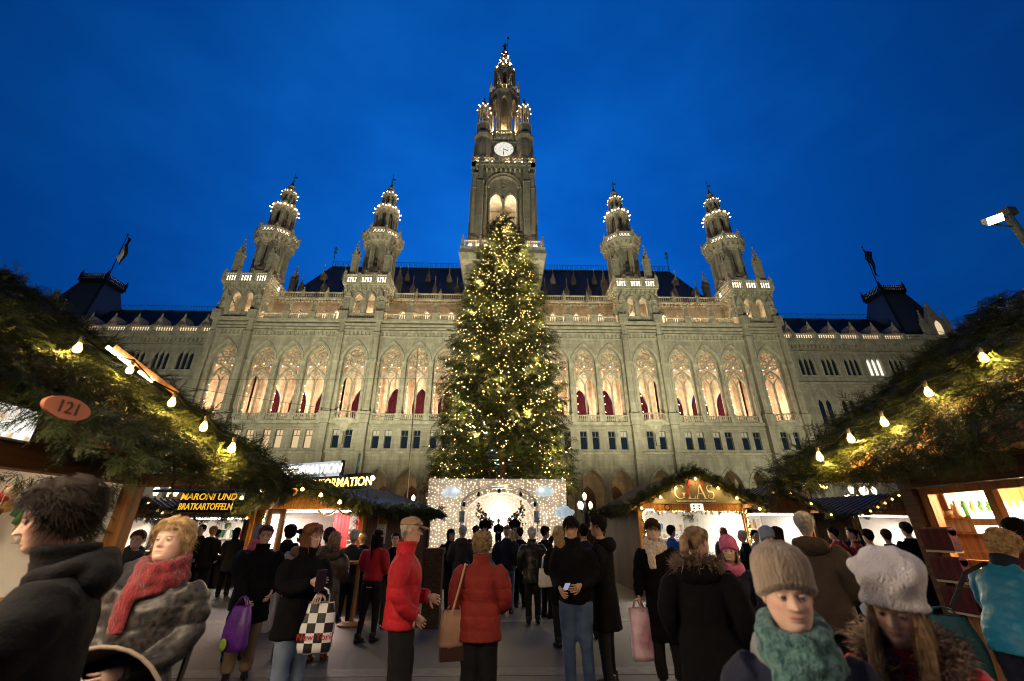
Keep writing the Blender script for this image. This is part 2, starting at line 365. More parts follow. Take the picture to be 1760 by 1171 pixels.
for k in range(6):
    a = PI / 6 + k * PI / 3; tr.tube(circ(.46 * math.cos(a), 23.98 + .46 * math.sin(a), .27, .2, 9), .052, 4, closed=True)
tr.tube([(-1.3, .2, 21.9), (-.66, .2, 22.15), (0, .2, 21.85), (.66, .2, 22.15), (1.3, .2, 21.9)], .09, 4)
TR = tr.mesh('tracery', M['trim'])
av = MB()
for off, r_ in ((.06, .08), (.22, .11)): av.tube(path3(pointed(1.55 + off, 22.5, 25.35 + off * 1.25, 10), -.06), r_, 5)
for s in (-1, 1):
    for off, r_ in ((.05, .075), (.20, .09)):
        av.tube([(s * (1.55 + off), -.07, 14.45), (s * (1.55 + off), -.07, 22.6)], r_, 6)
        av.lathe([(r_, 22.2), (r_ * 1.8, 22.5), (r_ * 1.8, 22.62)], 6, (s * (1.55 + off), -.07)); av.lathe([(r_ * 2, 15.4), (r_ * 1.6, 15.7), (r_, 15.8)], 6, (s * (1.55 + off), -.07))
AV = av.mesh('archivolt', M['trim'])
ag = MB()
for off, r_ in ((.06, .07), (.24, .13)): ag.tube([(-1.38 - off, -.05, 5.9)] + path3(pointed(1.38 + off, 6.1, 8.5 + off * 1.2, 8), -.05) + [(1.38 + off, -.05, 5.9)], r_, 5)
for s in (-1, 1): ag.lathe([(.2, 0), (.16, .4), (.16, 5.5), (.3, 5.85), (.3, 6.05)], 8, (s * 1.52, .0))
AGM = ag.mesh('portal_archivolt', M['trim'])
cu = MB(); ncol = 18
for z_ in (14.42, 17.9, 20.3):
    hw = 1.19 if z_ < 18.5 else .3
    for i in range(ncol + 1): cu.v.append((-hw + 2 * hw * i / ncol, .06 * math.sin(i * 1.9), z_))
for j in range(2):
    for i in range(ncol): cu.f.append((j * (ncol + 1) + i, j * (ncol + 1) + i + 1, (j + 1) * (ncol + 1) + i + 1, (j + 1) * (ncol + 1) + i)); cu.m.append(0)
CU = cu.mesh('curtain', M['curtain'])
bulbs = MB()
for z_ in (15.9, 17.0, 18.1, 19.2): bulbs.ball((-1.16, -.05, z_), .06, 6, 4)
for x_ in (-1.0, 1.05): bulbs.ball((x_, -.02, 21.95), .055, 6, 4)
bulbs.ball((.05, -.02, 22.35), .065, 6, 4)
BUL = bulbs.mesh('bulb_string', M['bulbwhite'])
hb = MB()                     # paired rectangular windows
fr = MB()
for a in (-.43, .43): fr.box(a - .04, a + .04, -.03, .03, 10.95, 13.3)
for z_ in (10.99, 12.55, 13.26): fr.box(-.39, .39, -.028, .028, z_ - .04, z_ + .04)
fr.box(-.03, .03, -.026, .026, 12.55, 13.26)
FRM = fr.mesh('frame', mat('window_frame_paint', (.16, .15, .13), .6))
PAN = MB().add([(-.46, .05, 10.95), (.46, .05, 10.95), (.46, .05, 13.3), (-.46, .05, 13.3)], [(0, 1, 2, 3)])
PD, PL = PAN.mesh('pane', M['darkglass']), PAN.mesh('pane', emit('amber_lit_pane', (1, .66, .33), .62))
PB = MB().add([(-.42, .02, 12.55), (.42, .02, 12.55), (.42, .02, 13.26), (-.42, .02, 13.26)], [(0, 1, 2, 3)]).mesh('blind', mat('roller_blind', (.45, .44, .4)))
bal = MB(); baluster_row(bal, -1.42, -.15, 0, 14.52, 15.35, .24); baluster_row(bal, .15, 1.42, 0, 14.52, 15.35, .24); bal.box(-.15, .15, -.16, .16, 14.42, 15.38)
for s in (-1, 1): bal.box(s * 1.63 - .21, s * 1.63 + .21, -.2, .2, 14.42, 15.42)
BALM = bal.mesh('balustrade', M['trim'])
bc = MB(); nb = 13
for i in range(nb):
    a = PI * i / (nb - 1); bc.lathe([(.05, 14.6), (.085, 14.85), (.045, 15.15), (.07, 15.35)], 5, (-1.45 * math.cos(a), -.95 * math.sin(a)))
arc = [(-1.45 * math.cos(PI * i / 16), -.95 * math.sin(PI * i / 16), 15.4) for i in range(17)]
bc.tube(arc, .1, 4, ph=PI / 4); bc.tube([(x, y, 14.52) for x, y, z in arc], .12, 4, ph=PI / 4)
bc.lathe([(.25, 12.9), (.5, 13.2), (.9, 13.8), (1.5, 14.3), (1.6, 14.5)], 16, (0, 0), sy=.66); bc.box(-.22, .22, -.35, -.003, 11.4, 12.95)
for s in (-1, 1): bc.box(s * 1.75 - .3, s * 1.75 + .3, -.3, .1, 14.42, 15.5)
BCM = bc.mesh('balcony', M['trim'])
for x0, x1, cs, tw in SEGS:
    y = 53.7 if tw else 54.0
    for c in cs:
        o = lambda nm, me, yy, dx=0: part(nm, me, None, hall, loc=(c + dx, yy - OY, 0))
        o('tracery', TR, y + .30).scale = (1.09, 1.6, 1); o('archivolt', AV, y); o('portal_archivolt', AGM, y); o('curtain', CU, 58.75); o('bulb_string', BUL, y + .5)
        o('balcony' if tw else 'balustrade', BCM if tw else BALM, y - .02 if tw else y - .12)
        for d in (-.78, .78):
            wn = part('window', FRM, None, hall, loc=(c + d, y + .2 - OY, 0))
            lit = (-34 < c < -24)
            if lit: wn['label'] = 'amber lit office window'
            part('pane', PL if lit else PD, None, wn)
            if rnd.random() < .35 and not lit: part('blind', PB, None, wn)
# buttresses between the bays
for x in (-40, -35.1, -22.4, -17.4, 17.4, 22.4, 35.1, 40):
    b = MB(); b.box(x - .55, x + .55, 53.1, 53.997, 0, 10.4); b.box(x - .47, x + .47, 53.2, 53.998, 10.4, 14.5); b.box(x - .62, x + .62, 53.02, 53.99, 14.0, 15.5)
    b.box(x - .4, x + .4, 53.3, 53.996, 15.5, 26.6); b.box(x - .34, x + .34, 53.36, 53.994, 26.6, 28.9)
    for s in (-1, 1): b.tube([(x + s * .36, 53.28, 15.6), (x + s * .36, 53.28, 26.5)], .09, 6)
    b.box(x - .5, x + .5, 53.18, 53.99, 22.4, 22.75); b.box(x - .5, x + .5, 53.2, 53.98, 26.5, 26.75); b.box(x - .6, x + .6, 53.0, 53.97, 28.55, 30.0)
    hp('buttress', b, M['stone'])
# centre of the facade behind the tree
b = MB(); arch_wall(b, -5.6, 5.6, 0, 14, 53.6, [(0, pointed(2.2, 6, 9.6), 0)], 1.0); arch_wall(b, -5.6, 5.6, 14, 42, 53.6, [(0, pointed(2.3, 22, 26.5), 15)], 1.0)
b.box(-5.6, 5.6, 58, 58.3, 0, 28)
hp('facade_wall', b, M['stone']); point('loggia_lamp', (0, 56.5, 22), 420, (1, .62, .34), .3)
hp('cornice', MB().box(-5.6, 5.6, 53.1, 53.59, 14, 14.45).box(-5.6, 5.6, 53.2, 53.59, 28.5, 28.95), M['trim'])

# statue: a robed standing figure
def statue_mesh():
    s = MB(); s.lathe([(.42, 0), (.40, .15), (.33, .25), (.30, .9), (.26, 1.3), (.33, 1.65), (.2, 1.86), (.09, 1.93), (.09, 2.0)], 9, sy=.72)
    s.ball((0, -.02, 2.16), .16, 8, 6, sc_=(.9, 1, 1.15)); s.tube([(-.3, 0, 1.72), (-.4, -.08, 1.35), (-.12, -.3, 1.2)], [.1, .09, .06], 6); s.tube([(.3, 0, 1.72), (.42, -.05, 1.32), (.3, -.25, 1.05)], [.1, .09, .06], 6)
    s.tube([(.34, -.28, .2), (.32, -.28, 1.5)], .03, 5)
    for a in range(5): s.tube([(-.3 + .15 * a, -.27, .05), (-.24 + .12 * a, -.2, 1.2)], .045, 4)
    return s.mesh('statue', M['trim'])
STA = statue_mesh()

for sx in (-1, 1):
    hp('loggia', MB().box(sx * 40.0 - .1, sx * 40.0 + .1, 54.75, 58.9, 0, 26.3), M['inner'])
# attic storey, set back
for x0, x1, cs, tw in SEGS:
    if tw: continue
    g = MB(); ce = sorted(cs + [(a + b) / 2 for a, b in zip(cs[:-1], cs[1:])])
    arch_wall(g, x0 - 1.5, x1 + 1.5, 28.85, 34.1, 57, [(c, pointed(.47 if c in cs else .3, 31.3, 32.05 if c in cs else 31.8, 5), 29.2) for c in ce], .3)
    g.add([(x0, 54, 28.9), (x1, 54, 28.9), (x1, 57, 28.9), (x0, 57, 28.9)], [(0, 1, 2, 3)])
    hp('attic_wall', g, M['stone'])
    for c in ce:
        hw = .47 if c in cs else .3
        p = MB().prism([(c - hw, 29.2)] + [(c + a, z) for a, z in pointed(hw, 31.3, 32.05 if hw > .4 else 31.8, 5)] + [(c + hw, 29.2)], 57.2, 57.25)
        wn = hp('attic_window', p, M['litglass']); 
        f = MB().box(c - .03, c + .03, 57.12, 57.18, 29.2, 31.9); hp('mullion', f, M['trim'], parent=wn).location = (0, 0, 0)
        f = MB().tube([(c - hw - .08, 56.95, 29.2)] + path3(pointed(hw + .08, 31.3, 32.2 if hw > .4 else 31.95, 5), 56.95, c) + [(c + hw + .08, 56.95, 29.2)], .07, 4); hp('window_surround', f, M['trim'])
    g = MB(); baluster_row(g, x0 - 1, x1 + 1, 56.85, 34.25, 35.1, .34)
    g.box(x0 - 1.4, x1 + 1.4, 56.6, 56.99, 33.8, 34.15)
    k = x0
    while k < x1: g.box(k, k + .22, 56.7, 56.98, 33.45, 33.8); k += .5
    for c in [a + 1.84 for a in cs] + [cs[0] - 1.84]: g.box(c - .22, c + .22, 56.62, 57.05, 34.1, 35.25); g.lathe([(.12, 35.25), (.2, 35.5), (.05, 35.75), (.08, 35.9), (.01, 36.1)], 6, (c, 56.85))
    hp('attic_parapet', g, M['trim'])
    g = MB(); seps = [cs[0] - 1.84] + [a + 1.84 for a in cs]
    xa = x0 + .55
    for s_ in seps + [x1 - .5]:
        if s_ - .42 - xa > .5: baluster_row(g, xa, s_ - .42, 53.9, 29.1, 29.95, .3)
        xa = s_ + .42
    hp('gallery_balustrade', g, M['trim'], kind='stuff')
    for s_ in seps[1:-1]:
        hp('pedestal', MB().box(s_ - .42, s_ + .42, 53.5, 54.25, 28.9, 30.0).box(s_ - .48, s_ + .48, 53.44, 54.31, 29.9, 30.05), M['trim'])
        part('statue', STA, None, hall, loc=(s_, 53.88 - OY, 30.05))
    hp('lamp_strip', MB().box(x0 + .8, x1 - .8, 55.2, 55.42, 28.95, 29.1), emit('attic_light', (1, .66, .38), 48) if 'attic_light' not in bpy.data.materials else bpy.data.materials['attic_light'])

# ---- secondary towers (built once round x = 0, y = 0 and copied)
def octa(mb, ap, z0, z1, hw, zb, zs, za, depth=.3, m=0, cyl=.0):
    fw = ap * math.tan(PI / 8)
    f = MB(); arch_wall(f, -fw, fw, z0, z1, -ap, [(0, pointed(hw, zs, za, 4), zb)] if hw else [], depth)
    for k in range(8):
        mb.join(f, Matrix.Rotation(k * PI / 4, 4, 'Z'), m)
        if cyl:
            a = PI / 8 + k * PI / 4; rv = ap / math.cos(PI / 8); mb.lathe([(cyl * 1.3, z0), (cyl, z0 + .3), (cyl, z1 - .3), (cyl * 1.35, z1 - .05), (cyl * 1.35, z1)], 6, (rv * math.cos(a), rv * math.sin(a)), m)
    return mb
def pinnacle(mb, x, y, z0, zs, zt, hw, T=None):
    p = MB(); p.box(x - hw, x + hw, y - hw, y + hw, z0, zs); p.box(x - hw * 1.2, x + hw * 1.2, y - hw * 1.2, y + hw * 1.2, z0, z0 + .3); p.box(x - hw * 1.2, x + hw * 1.2, y - hw * 1.2, y + hw * 1.2, zs - .12, zs + .06)
    for k in range(4):
        a = k * PI / 2; g = MB().prism([(-hw * 1.05, zs), (hw * 1.05, zs), (0, zs + hw * 2.4)], -hw * 1.1, -hw * .8)
        p.join(g, Matrix.Translation((x, y, 0)) @ Matrix.Rotation(a, 4, 'Z'))
    p.lathe([(hw * .95, zs), (hw * .55, zs + (zt - zs) * .4), (.05, zt - .35), (.14, zt - .25), (.13, zt - .12), (.02, zt)], 6, (x, y))
    for j in range(3):
        z = zs + (zt - zs) * (.3 + .2 * j); r_ = hw * (.85 - .25 * j)
        for k in range(4): p.cbox((x + r_ * math.cos(k * PI / 2 + PI / 4), y + r_ * math.sin(k * PI / 2 + PI / 4), z), (.13, .13, .16))
    return mb.join(p, T)
def pierced(mb, ap, z0, z1, n=4, T=None):
    """octagonal or square parapet pierced by little diamonds: bars crossing between two rails"""
    fw = ap * math.tan(PI / 8); f = MB(); f.box(-fw, fw, -ap - .1, -ap + .1, z0, z0 + .18); f.box(-fw, fw, -ap - .12, -ap + .12, z1 - .18, z1)
    f.box(-fw, -fw + .2, -ap - .11, -ap + .11, z0, z1); f.box(fw - .2, fw, -ap - .11, -ap + .11, z0, z1)
    st = (2 * fw - .4) / n
    for i in range(n):
        xa = -fw + .2 + i * st
        f.beam((xa, -ap, z0 + .15), (xa + st, -ap, z1 - .15), .12, .12); f.beam((xa + st, -ap - .01, z0 + .15), (xa, -ap - .01, z1 - .15), .12, .12)
    for k in range(8): mb.join(f, Matrix.Rotation(k * PI / 4, 4, 'Z'))
    return mb
def ring(r_, z, th=.07, n=16, zz=0):
    b = MB()
    for i in range(n): q = r_ * (1 - .10 * (i % 2) * (zz > 0)); b.ball((q * math.cos(2 * PI * (i + .5) / n), q * math.sin(2 * PI * (i + .5) / n), z + zz * (i % 2) * (1 + .3 * (i % 4 == 1))), th, 6, 4)
    return b
def crown(mb, r_, z, n, h, w_):
    for k in range(n):
        a = 2 * PI * k / n + PI / n; T = Matrix.Rotation(a, 4, 'Z')
        mb.join(MB().prism([(-w_, z), (w_, z), (w_ * .9, z + h * .45), (0, z + h), (-w_ * .9, z + h * .45)], -r_ - .1, -r_ + .05), T)
        mb.join(MB().lathe([(.09, z), (.08, z + h * .7), (.13, z + h * .8), (.02, z + h * 1.25)], 5), Matrix.Rotation(a + PI / n, 4, 'Z') @ Matrix.Translation((0, -r_, 0)))
    return mb
tw0 = MB()
arch_wall(tw0, -2.75, 2.75, 28.85, 33.85, -3.9, [(-.88, pointed(.55, 32.3, 33.1, 6), 29.9), (.88, pointed(.55, 32.3, 33.1, 6), 29.9)], .6)
for s in (-1, 1):
    tw0.add([(s * 2.75, -3.9, 28.85), (s * 2.75, 3.9, 28.85), (s * 2.75, 3.9, 33.85), (s * 2.75, -3.9, 33.85)], [(0, 1, 2, 3)])
    tw0.box(s * 2.55 - .45, s * 2.55 + .45, -4.25, -3.4, 28.85, 30.1); tw0.tube([(s * 2.3, -4.0, 30.1), (s * 2.3, -4.0, 33.8)], .22, 6); tw0.tube([(s * 2.85, -3.9, 30.1), (s * 2.85, -3.9, 33.8)], .2, 6)
    tw0.tube([(s * .88 - s * .7, -3.98, 29.9)] + path3(pointed(.7, 32.3, 33.35, 6), -3.98, s * .88) + [(s * .88 + s * .7, -3.98, 29.9)], .08, 4)
    tw0.prism([(s * 2.3 - .5, 32.4), (s * 2.3 + .5, 32.4), (s * 2.3, 33.7)], -4.35, -4.0)
tw0.add([(-2.74, -.9, 28.85), (2.74, -.9, 28.85), (2.74, -.9, 33.6), (-2.74, -.9, 33.6)], [(0, 1, 2, 3)]); tw0.add([(-2.74, -3.88, 33.6), (2.74, -3.88, 33.6), (2.74, 3.88, 33.6), (-2.74, 3.88, 33.6)], [(0, 1, 2, 3)])
tw0.add([(-2.75, -3.9, 29.2), (2.75, -3.9, 29.2), (2.75, 0, 29.2), (-2.75, 0, 29.2)], [(0, 1, 2, 3)])
tw0.lathe([(.14, 29.9), (.12, 32.1), (.2, 32.3), (.2, 32.45)], 8, (0, -3.75)); baluster_row(tw0, -1.43, -.33, -3.95, 29.0, 29.9, .26); baluster_row(tw0, .33, 1.43, -3.95, 29.0, 29.9, .26)
TW = []
TW.append(('tower', tw0.mesh('tower', M['stone'])))
g = MB(); g.box(-2.95, 2.95, -4.1, 4.1, 33.8, 34.15); g.box(-3.2, 3.2, -4.3, 4.3, 34.15, 34.4); g.box(-3.35, 3.35, -4.5, 4.5, 34.4, 34.65)
for i in range(9):
    for sy in (-1, 1): g.box(-2.9 + i * .7, -2.7 + i * .7, sy * 4.15 - .22, sy * 4.15 + .22, 33.5, 34.2)
for i in range(11):
    for sx in (-1, 1): g.box(sx * 3.0 - .2, sx * 3.0 + .2, -4 + i * .78, -3.8 + i * .78, 33.5, 34.2)
for sy in (-1, 1):
    for a, b in ((-3.05, -1.3), (-.95, .95), (1.3, 3.05)): baluster_row(g, a, b, sy * 4.4, 34.75, 36.1, .33)
    for a in (-3.2, -1.12, 1.12, 3.2): g.box(a - .2, a + .2, sy * 4.4 - .2, sy * 4.4 + .2, 34.65, 36.3)
for sx in (-1, 1):
    for a, b in ((-4.2, -1.6), (-1.2, 1.2), (1.6, 4.2)): baluster_row(g, a, b, 0, 34.75, 36.1, .36, Matrix.Rotation(PI / 2, 4, 'Z') @ Matrix.Translation((0, sx * 3.2, 0)))
    for sy in (-1, 1): g.lathe([(.14, 36.3), (.2, 36.55), (.03, 37.0)], 6, (sx * 3.2, sy * 4.4))
TW.append(('gallery', g.mesh('gallery', M['trim'])))
TW.append(('lamp_strip', MB().box(-2.9, 2.9, -4.2, -4.16, 34.8, 35.75).box(-3.02, -2.98, -3.9, 3.9, 34.8, 35.7).box(2.98, 3.02, -3.9, 3.9, 34.8, 35.7).mesh('lamp_strip', emit('gallery_light', (1, .80, .55), 5))))
g = MB(); octa(g, 2.15, 34.6, 38.2, .34, 35.2, 35.7, 36.1, .5, cyl=.28); octa(g, 2.1, 38.2, 44.0, .33, 38.9, 42.8, 43.4, .5, cyl=.24)
g.lathe([(2.55, 37.6), (2.62, 37.9), (2.35, 38.25)], 8, ph=PI / 8); g.lathe([(1.35, 34.6), (1.35, 44)], 8, ph=PI / 8); g.lathe([(2.5, 43.4), (2.6, 43.7), (3.15, 44.6), (3.3, 44.9)], 8, ph=PI / 8)
for k in range(24):
    a = 2 * PI * k / 24; g.cbox((0, -2.75, 44.1), (.22, .5, .5), T=Matrix.Rotation(a, 4, 'Z'))
TW.append(('shaft', g.mesh('shaft', M['stone'])))
g = pierced(MB(), 2.95, 44.9, 46.1, 4)
for k in range(8): a = PI / 8 + k * PI / 4; g.lathe([(.22, 44.9), (.2, 46.2), (.26, 46.3), (.03, 47.0)], 6, (3.2 * math.cos(a), 3.2 * math.sin(a)))
TW.append(('parapet', g.mesh('parapet', M['trim'])))
g = MB()
for k in range(8): g.join(MB().box(-.95, .95, -2.74, -2.70, 45.1, 45.9), Matrix.Rotation(k * PI / 4, 4, 'Z'))
TW.append(('lamp_ring', g.mesh('lamp_ring', emit('parapet_light', (1, .74, .48), 2.2))))
g = MB(); g.lathe([(2.6, 45.0), (2.6, 45.1)], 8, ph=PI / 8); g.lathe([(2.1, 45), (2.1, 46.6), (1.85, 47.0)], 8, ph=PI / 8); octa(g, 1.62, 46.9, 51.2, .32, 47.2, 50.2, 50.8, .4, cyl=.24); g.lathe([(.75, 46.9), (.75, 51.2)], 8, ph=PI / 8)
g.lathe([(1.75, 51.0), (1.95, 51.4), (1.95, 51.5)], 8, ph=PI / 8)
TW.append(('lantern', g.mesh('lantern', M['stone'])))
g = crown(MB(), 1.85, 51.3, 8, 1.15, .55); TW.append(('crown', g.mesh('crown', M['trim'])))
TW.append(('lamp_ring', ring(2.3, 51.3, .075, 24, .3).mesh('lamp_ring', M['lampwarm'])))
g = MB(); octa(g, .98, 51.4, 55.2, .22, 52.6, 54.4, 54.8, .25, cyl=.15); g.lathe([(.5, 51.5), (.5, 55.2)], 8); crown(g, 1.02, 55.0, 8, .8, .3)
g.lathe([(.95, 55.2), (.72, 55.8), (.42, 56.3), (.40, 56.5), (.62, 56.7), (.6, 56.9), (.3, 57.3), (.1, 57.5)], 10)
TW.append(('spirelet', g.mesh('spirelet', M['trim'])))
TW.append(('lamp_ring', ring(1.38, 55.0, .045, 16, .25).mesh('lamp_ring', M['lampwarm'])))
g = MB().lathe([(.36, 57.2), (.2, 57.8), (.06, 58.3), (.05, 60.4), (.01, 60.5)], 6); g.box(.0, .55, -.02, .02, 59.0, 59.35); g.ball((0, 0, 58.4), .16); g.box(-.3, .0, -.015, .015, 59.15, 59.2)
TW.append(('weather_vane', g.mesh('weather_vane', M['copper'])))
PIN = pinnacle(MB(), 0, 0, 34.65, 39.9, 43.0, .45).mesh('pinnacle', M['stone'])
for x in (-37.4, -19.95, 19.9, 37.4):
    root = part('tower', TW[0][1], None, hall, loc=(x, 57.6 - OY, 0))
    for nm, me in TW[1:]: part(nm, me, None, root)
    for sx in (-1, 1):
        for sy in (-1, 1): part('pinnacle', PIN, None, root, loc=(sx * 2.45, sy * 3.55, 0))
        part('statue', STA, None, root, loc=(sx * 2.5, -4.0, 30.1), rz=sx * .6)
        part('statue', STA, None, root, loc=(sx * 3.2, -3.4, 30.1), rz=sx * 1.3)
    point('tower_lamp', (x, 55.6, 31.0), 420, (1, .66, .4), .2); point('tower_lamp', (x, 55.8, 38.6), 30, (1, .6, .3), .2)
    point('tower_lamp', (x, 57.6 - .01, 52.9), 12, (1, .75, .45), .1)

# ---- main clock tower (axis y = 58.4)
AX = 58.4
mt = thing('clock_tower', None, None, (0, AX - OY, 0)); mt.parent = hall
def mp_(nm, mb, m, smooth=False, kind=None): return part(nm, mb, m, mt, smooth, kind=kind)
def four(mb, f):
    for k in range(4): mb.join(f, Matrix.Rotation(k * PI / 2, 4, 'Z'))
    return mb
s = MB(); f = MB()
arch_wall(f, -4.4, 4.4, 28, 58.2, -4.6, [(0, pointed(2.75, 54.2, 57.1, 12), 40.5)], 1.0)
lz = pointed(.98, 52.0, 53.6, 8)
arch_wall(f, -2.75, 2.75, 40.5, 57.1, -3.6, [(-1.2, lz, 43), (1.2, lz, 43)], .9)
f.tube(path3(pointed(2.5, 54.2, 56.8, 12), -4.5), .13, 5); f.tube(path3(pointed(2.9, 54.2, 57.35, 12), -4.68), .14, 5); f.tube(path3(pointed(1.15, 52.0, 53.95, 8), -3.66, -1.2), .1, 4); f.tube(path3(pointed(1.15, 52.0, 53.95, 8), -3.66, 1.2), .1, 4)
f.tube([(0, -3.75, 43), (0, -3.75, 52)], .2, 8); f.tube([(-2.4, -3.75, 43), (-2.4, -3.75, 52)], .15, 6); f.tube([(2.4, -3.75, 43), (2.4, -3.75, 52)], .15, 6)
f.lathe([(.22, 51.8), (.38, 52.1), (.38, 52.25)], 8, (0, -3.75)); f.tube(circ(0, 55.2, .42, -3.7, 10), .08, 4, closed=True)
for sx in (-1, 1):
    f.box(sx * 3.82 - .5, sx * 3.82 + .5, -5.5, -4.597, 28, 54.8); f.box(sx * 3.8 - .42, sx * 3.8 + .42, -5.35, -4.6, 54.8, 58.4); f.box(sx * 3.82 - .56, sx * 3.82 + .56, -5.56, -4.6, 54.6, 54.85)
    f.box(sx * 4.75 - .42, sx * 4.75 + .42, -5.1, -4.3, 28, 56.6); f.box(sx * 4.75 - .5, sx * 4.75 + .5, -5.16, -4.2, 53.4, 53.65); f.box(sx * 4.75 - .5, sx * 4.75 + .5, -5.16, -4.2, 56.5, 56.8)
    f.tube([(sx * 3.1, -4.66, 41), (sx * 3.1, -4.66, 54.2)], .14, 6)
    for q in (-.3, .3): f.tube([(sx * 3.82 + q, -5.52, 41), (sx * 3.82 + q, -5.52, 54.5)], .06, 5)
four(s, f); s.box(-4.4, 4.4, -4.4, 4.4, 28, 41)
mp_('shaft', s, M['stone'])
g = MB(); g.lathe([(6.3 * 1.414, 38.4), (6.9 * 1.35, 39.4), (6.4 * 1.414, 40.2), (6.45 * 1.414, 40.7)], 4, ph=PI / 4)
f = MB(); 
for a, b in ((-5.9, -3.7), (-3.3, -1.2), (-.8, .8), (1.2, 3.3), (3.7, 5.9)): baluster_row(f, a, b, -6.1, 40.8, 42.0, .36)
for a in (-6.1, -3.5, -1.0, 1.0, 3.5): f.box(a - .2, a + .2, -6.3, -5.9, 40.7, 42.3); f.lathe([(.16, 42.3), (.1, 42.6), (.16, 42.8), (.02, 43.2)], 6, (a, -6.1))
four(g, f); mp_('lower_gallery', g, M['trim'])
f = MB()
for x_ in (-5.0, -3.8, -2.6, -1.4, 1.4, 2.6, 3.8, 5.0): f.ball((x_, -5.8, 41.3), .22, 8, 6)
mp_('lamp', four(MB(), f), M['lampwarm'])
g = MB(); f = MB()
for i in range(12): f.box(-4.6 + i * .8, -4.3 + i * .8, -5.4, -4.6, 57.6, 58.6); f.box(-4.75 + i * .8, -4.15 + i * .8, -5.5, -4.6, 58.4, 58.75)
f.box(-5.45, 5.45, -5.45, -4.4, 58.75, 59.1); f.box(-5.4, 5.4, -5.5, -5.3, 60.0, 60.15)
for i in range(18):
    xa = -5.2 + i * .577; f.beam((xa, -5.4, 59.1), (xa + .577, -5.4, 60.0), .12, .12); f.beam((xa + .577, -5.41, 59.1), (xa, -5.41, 60.0), .12, .12)
for a in (-5.3, -3.6, -1.2, 1.2, 3.6): f.box(a - .18, a + .18, -5.58, -5.25, 59, 60.4)
four(g, f); g.box(-4.4, 4.4, -4.4, 4.4, 58.7, 59.0); mp_('gallery', g, M['trim'])
f = MB()
for x_ in (-4.6, -2.9, -1.9, .5, .95, 1.9, 3.1, 4.7): f.ball((x_, -5.05, 59.5), .17, 6, 5)
mp_('lamp', four(MB(), f), M['lampwarm'])
# clock storey
g = MB(); f = MB(); f.box(-3.3, 3.3, -3.9, -3.3, 59, 66.3); f.box(-2.6, 2.6, -4.1, -3.85, 60.9, 61.2)
for sx in (-1, 1):
    f.box(sx * 3.75 - .5, sx * 3.75 + .5, -5.3, -4.3, 58.8, 63.6); pinnacle(f, sx * 3.75, -4.8, 63.5, 64.0, 67.2, .42)
    f.box(sx * 2.3 - .12, sx * 2.3 + .12, -4.05, -3.89, 61.2, 65.6)
f.box(-2.4, 2.4, -4.04, -3.89, 65.5, 65.75)
four(g, f)
for sx in (-1, 1):
    for sy in (-1, 1): g.lathe([(1.5, 59), (1.5, 65.6), (1.85, 66.3), (1.85, 66.7)], 8, (sx * 3.65, sy * 3.65), ph=PI / 8)
mp_('clock_storey', g, M['stone'])
g = MB(); four(g, MB().tube(circ(0, 63.7, 1.85, -3.95, 28), .16, 6, closed=True)); mp_('clock_surround', g, M['trim'])
face = emit('lit_clock_face', (1, .97, .84), .95)
ck = part('clock', MB().prism([(1.72 * math.cos(2 * PI * i / 36), 63.7 + 1.72 * math.sin(2 * PI * i / 36)) for i in range(36)], -4.02, -3.92), face, mt)
blk = mat('clock_black', (.015, .015, .02), .5); gold = mat('clock_gold', (.5, .35, .08), .35, metal=.7)
g = MB()
for i in range(12):
    a = 2 * PI * i / 12
    for d in ((-.05, .05) if i % 3 else (-.09, 0, .09)): g.box(d - .02, d + .02, -4.045, -4.025, 1.32, 1.6, T=Matrix.Translation((0, 0, 63.7)) @ Matrix.Rotation(a, 4, 'Y'))
part('numerals', g, gold, ck); g = MB()
for r_ in (.95, 1.24): g.tube(circ(0, 63.7, r_, -4.03, 28), .012, 4, closed=True)
for i in range(12): g.box(-.035, .035, -4.042, -4.024, .58, .9, T=Matrix.Translation((0, 0, 63.7)) @ Matrix.Rotation(2 * PI * i / 12, 4, 'Y'))
part('dial_ring', g, mat('clock_blue', (.05, .12, .2), .5), ck)
g = MB().prism([(-.06, -.2), (.06, -.2), (.1, .6), (0, .95), (-.1, .6)], -4.07, -4.05, T=Matrix.Translation((0, 0, 63.7)) @ Matrix.Rotation(R(118), 4, 'Y')); part('hour_hand', g, blk, ck)
g = MB().prism([(-.05, -.3), (.05, -.3), (.05, .9), (.12, 1.0), (0, 1.45), (-.12, 1.0), (-.05, .9)], -4.1, -4.08, T=Matrix.Translation((0, 0, 63.7)) @ Matrix.Rotation(R(183), 4, 'Y')); part('minute_hand', g, blk, ck)
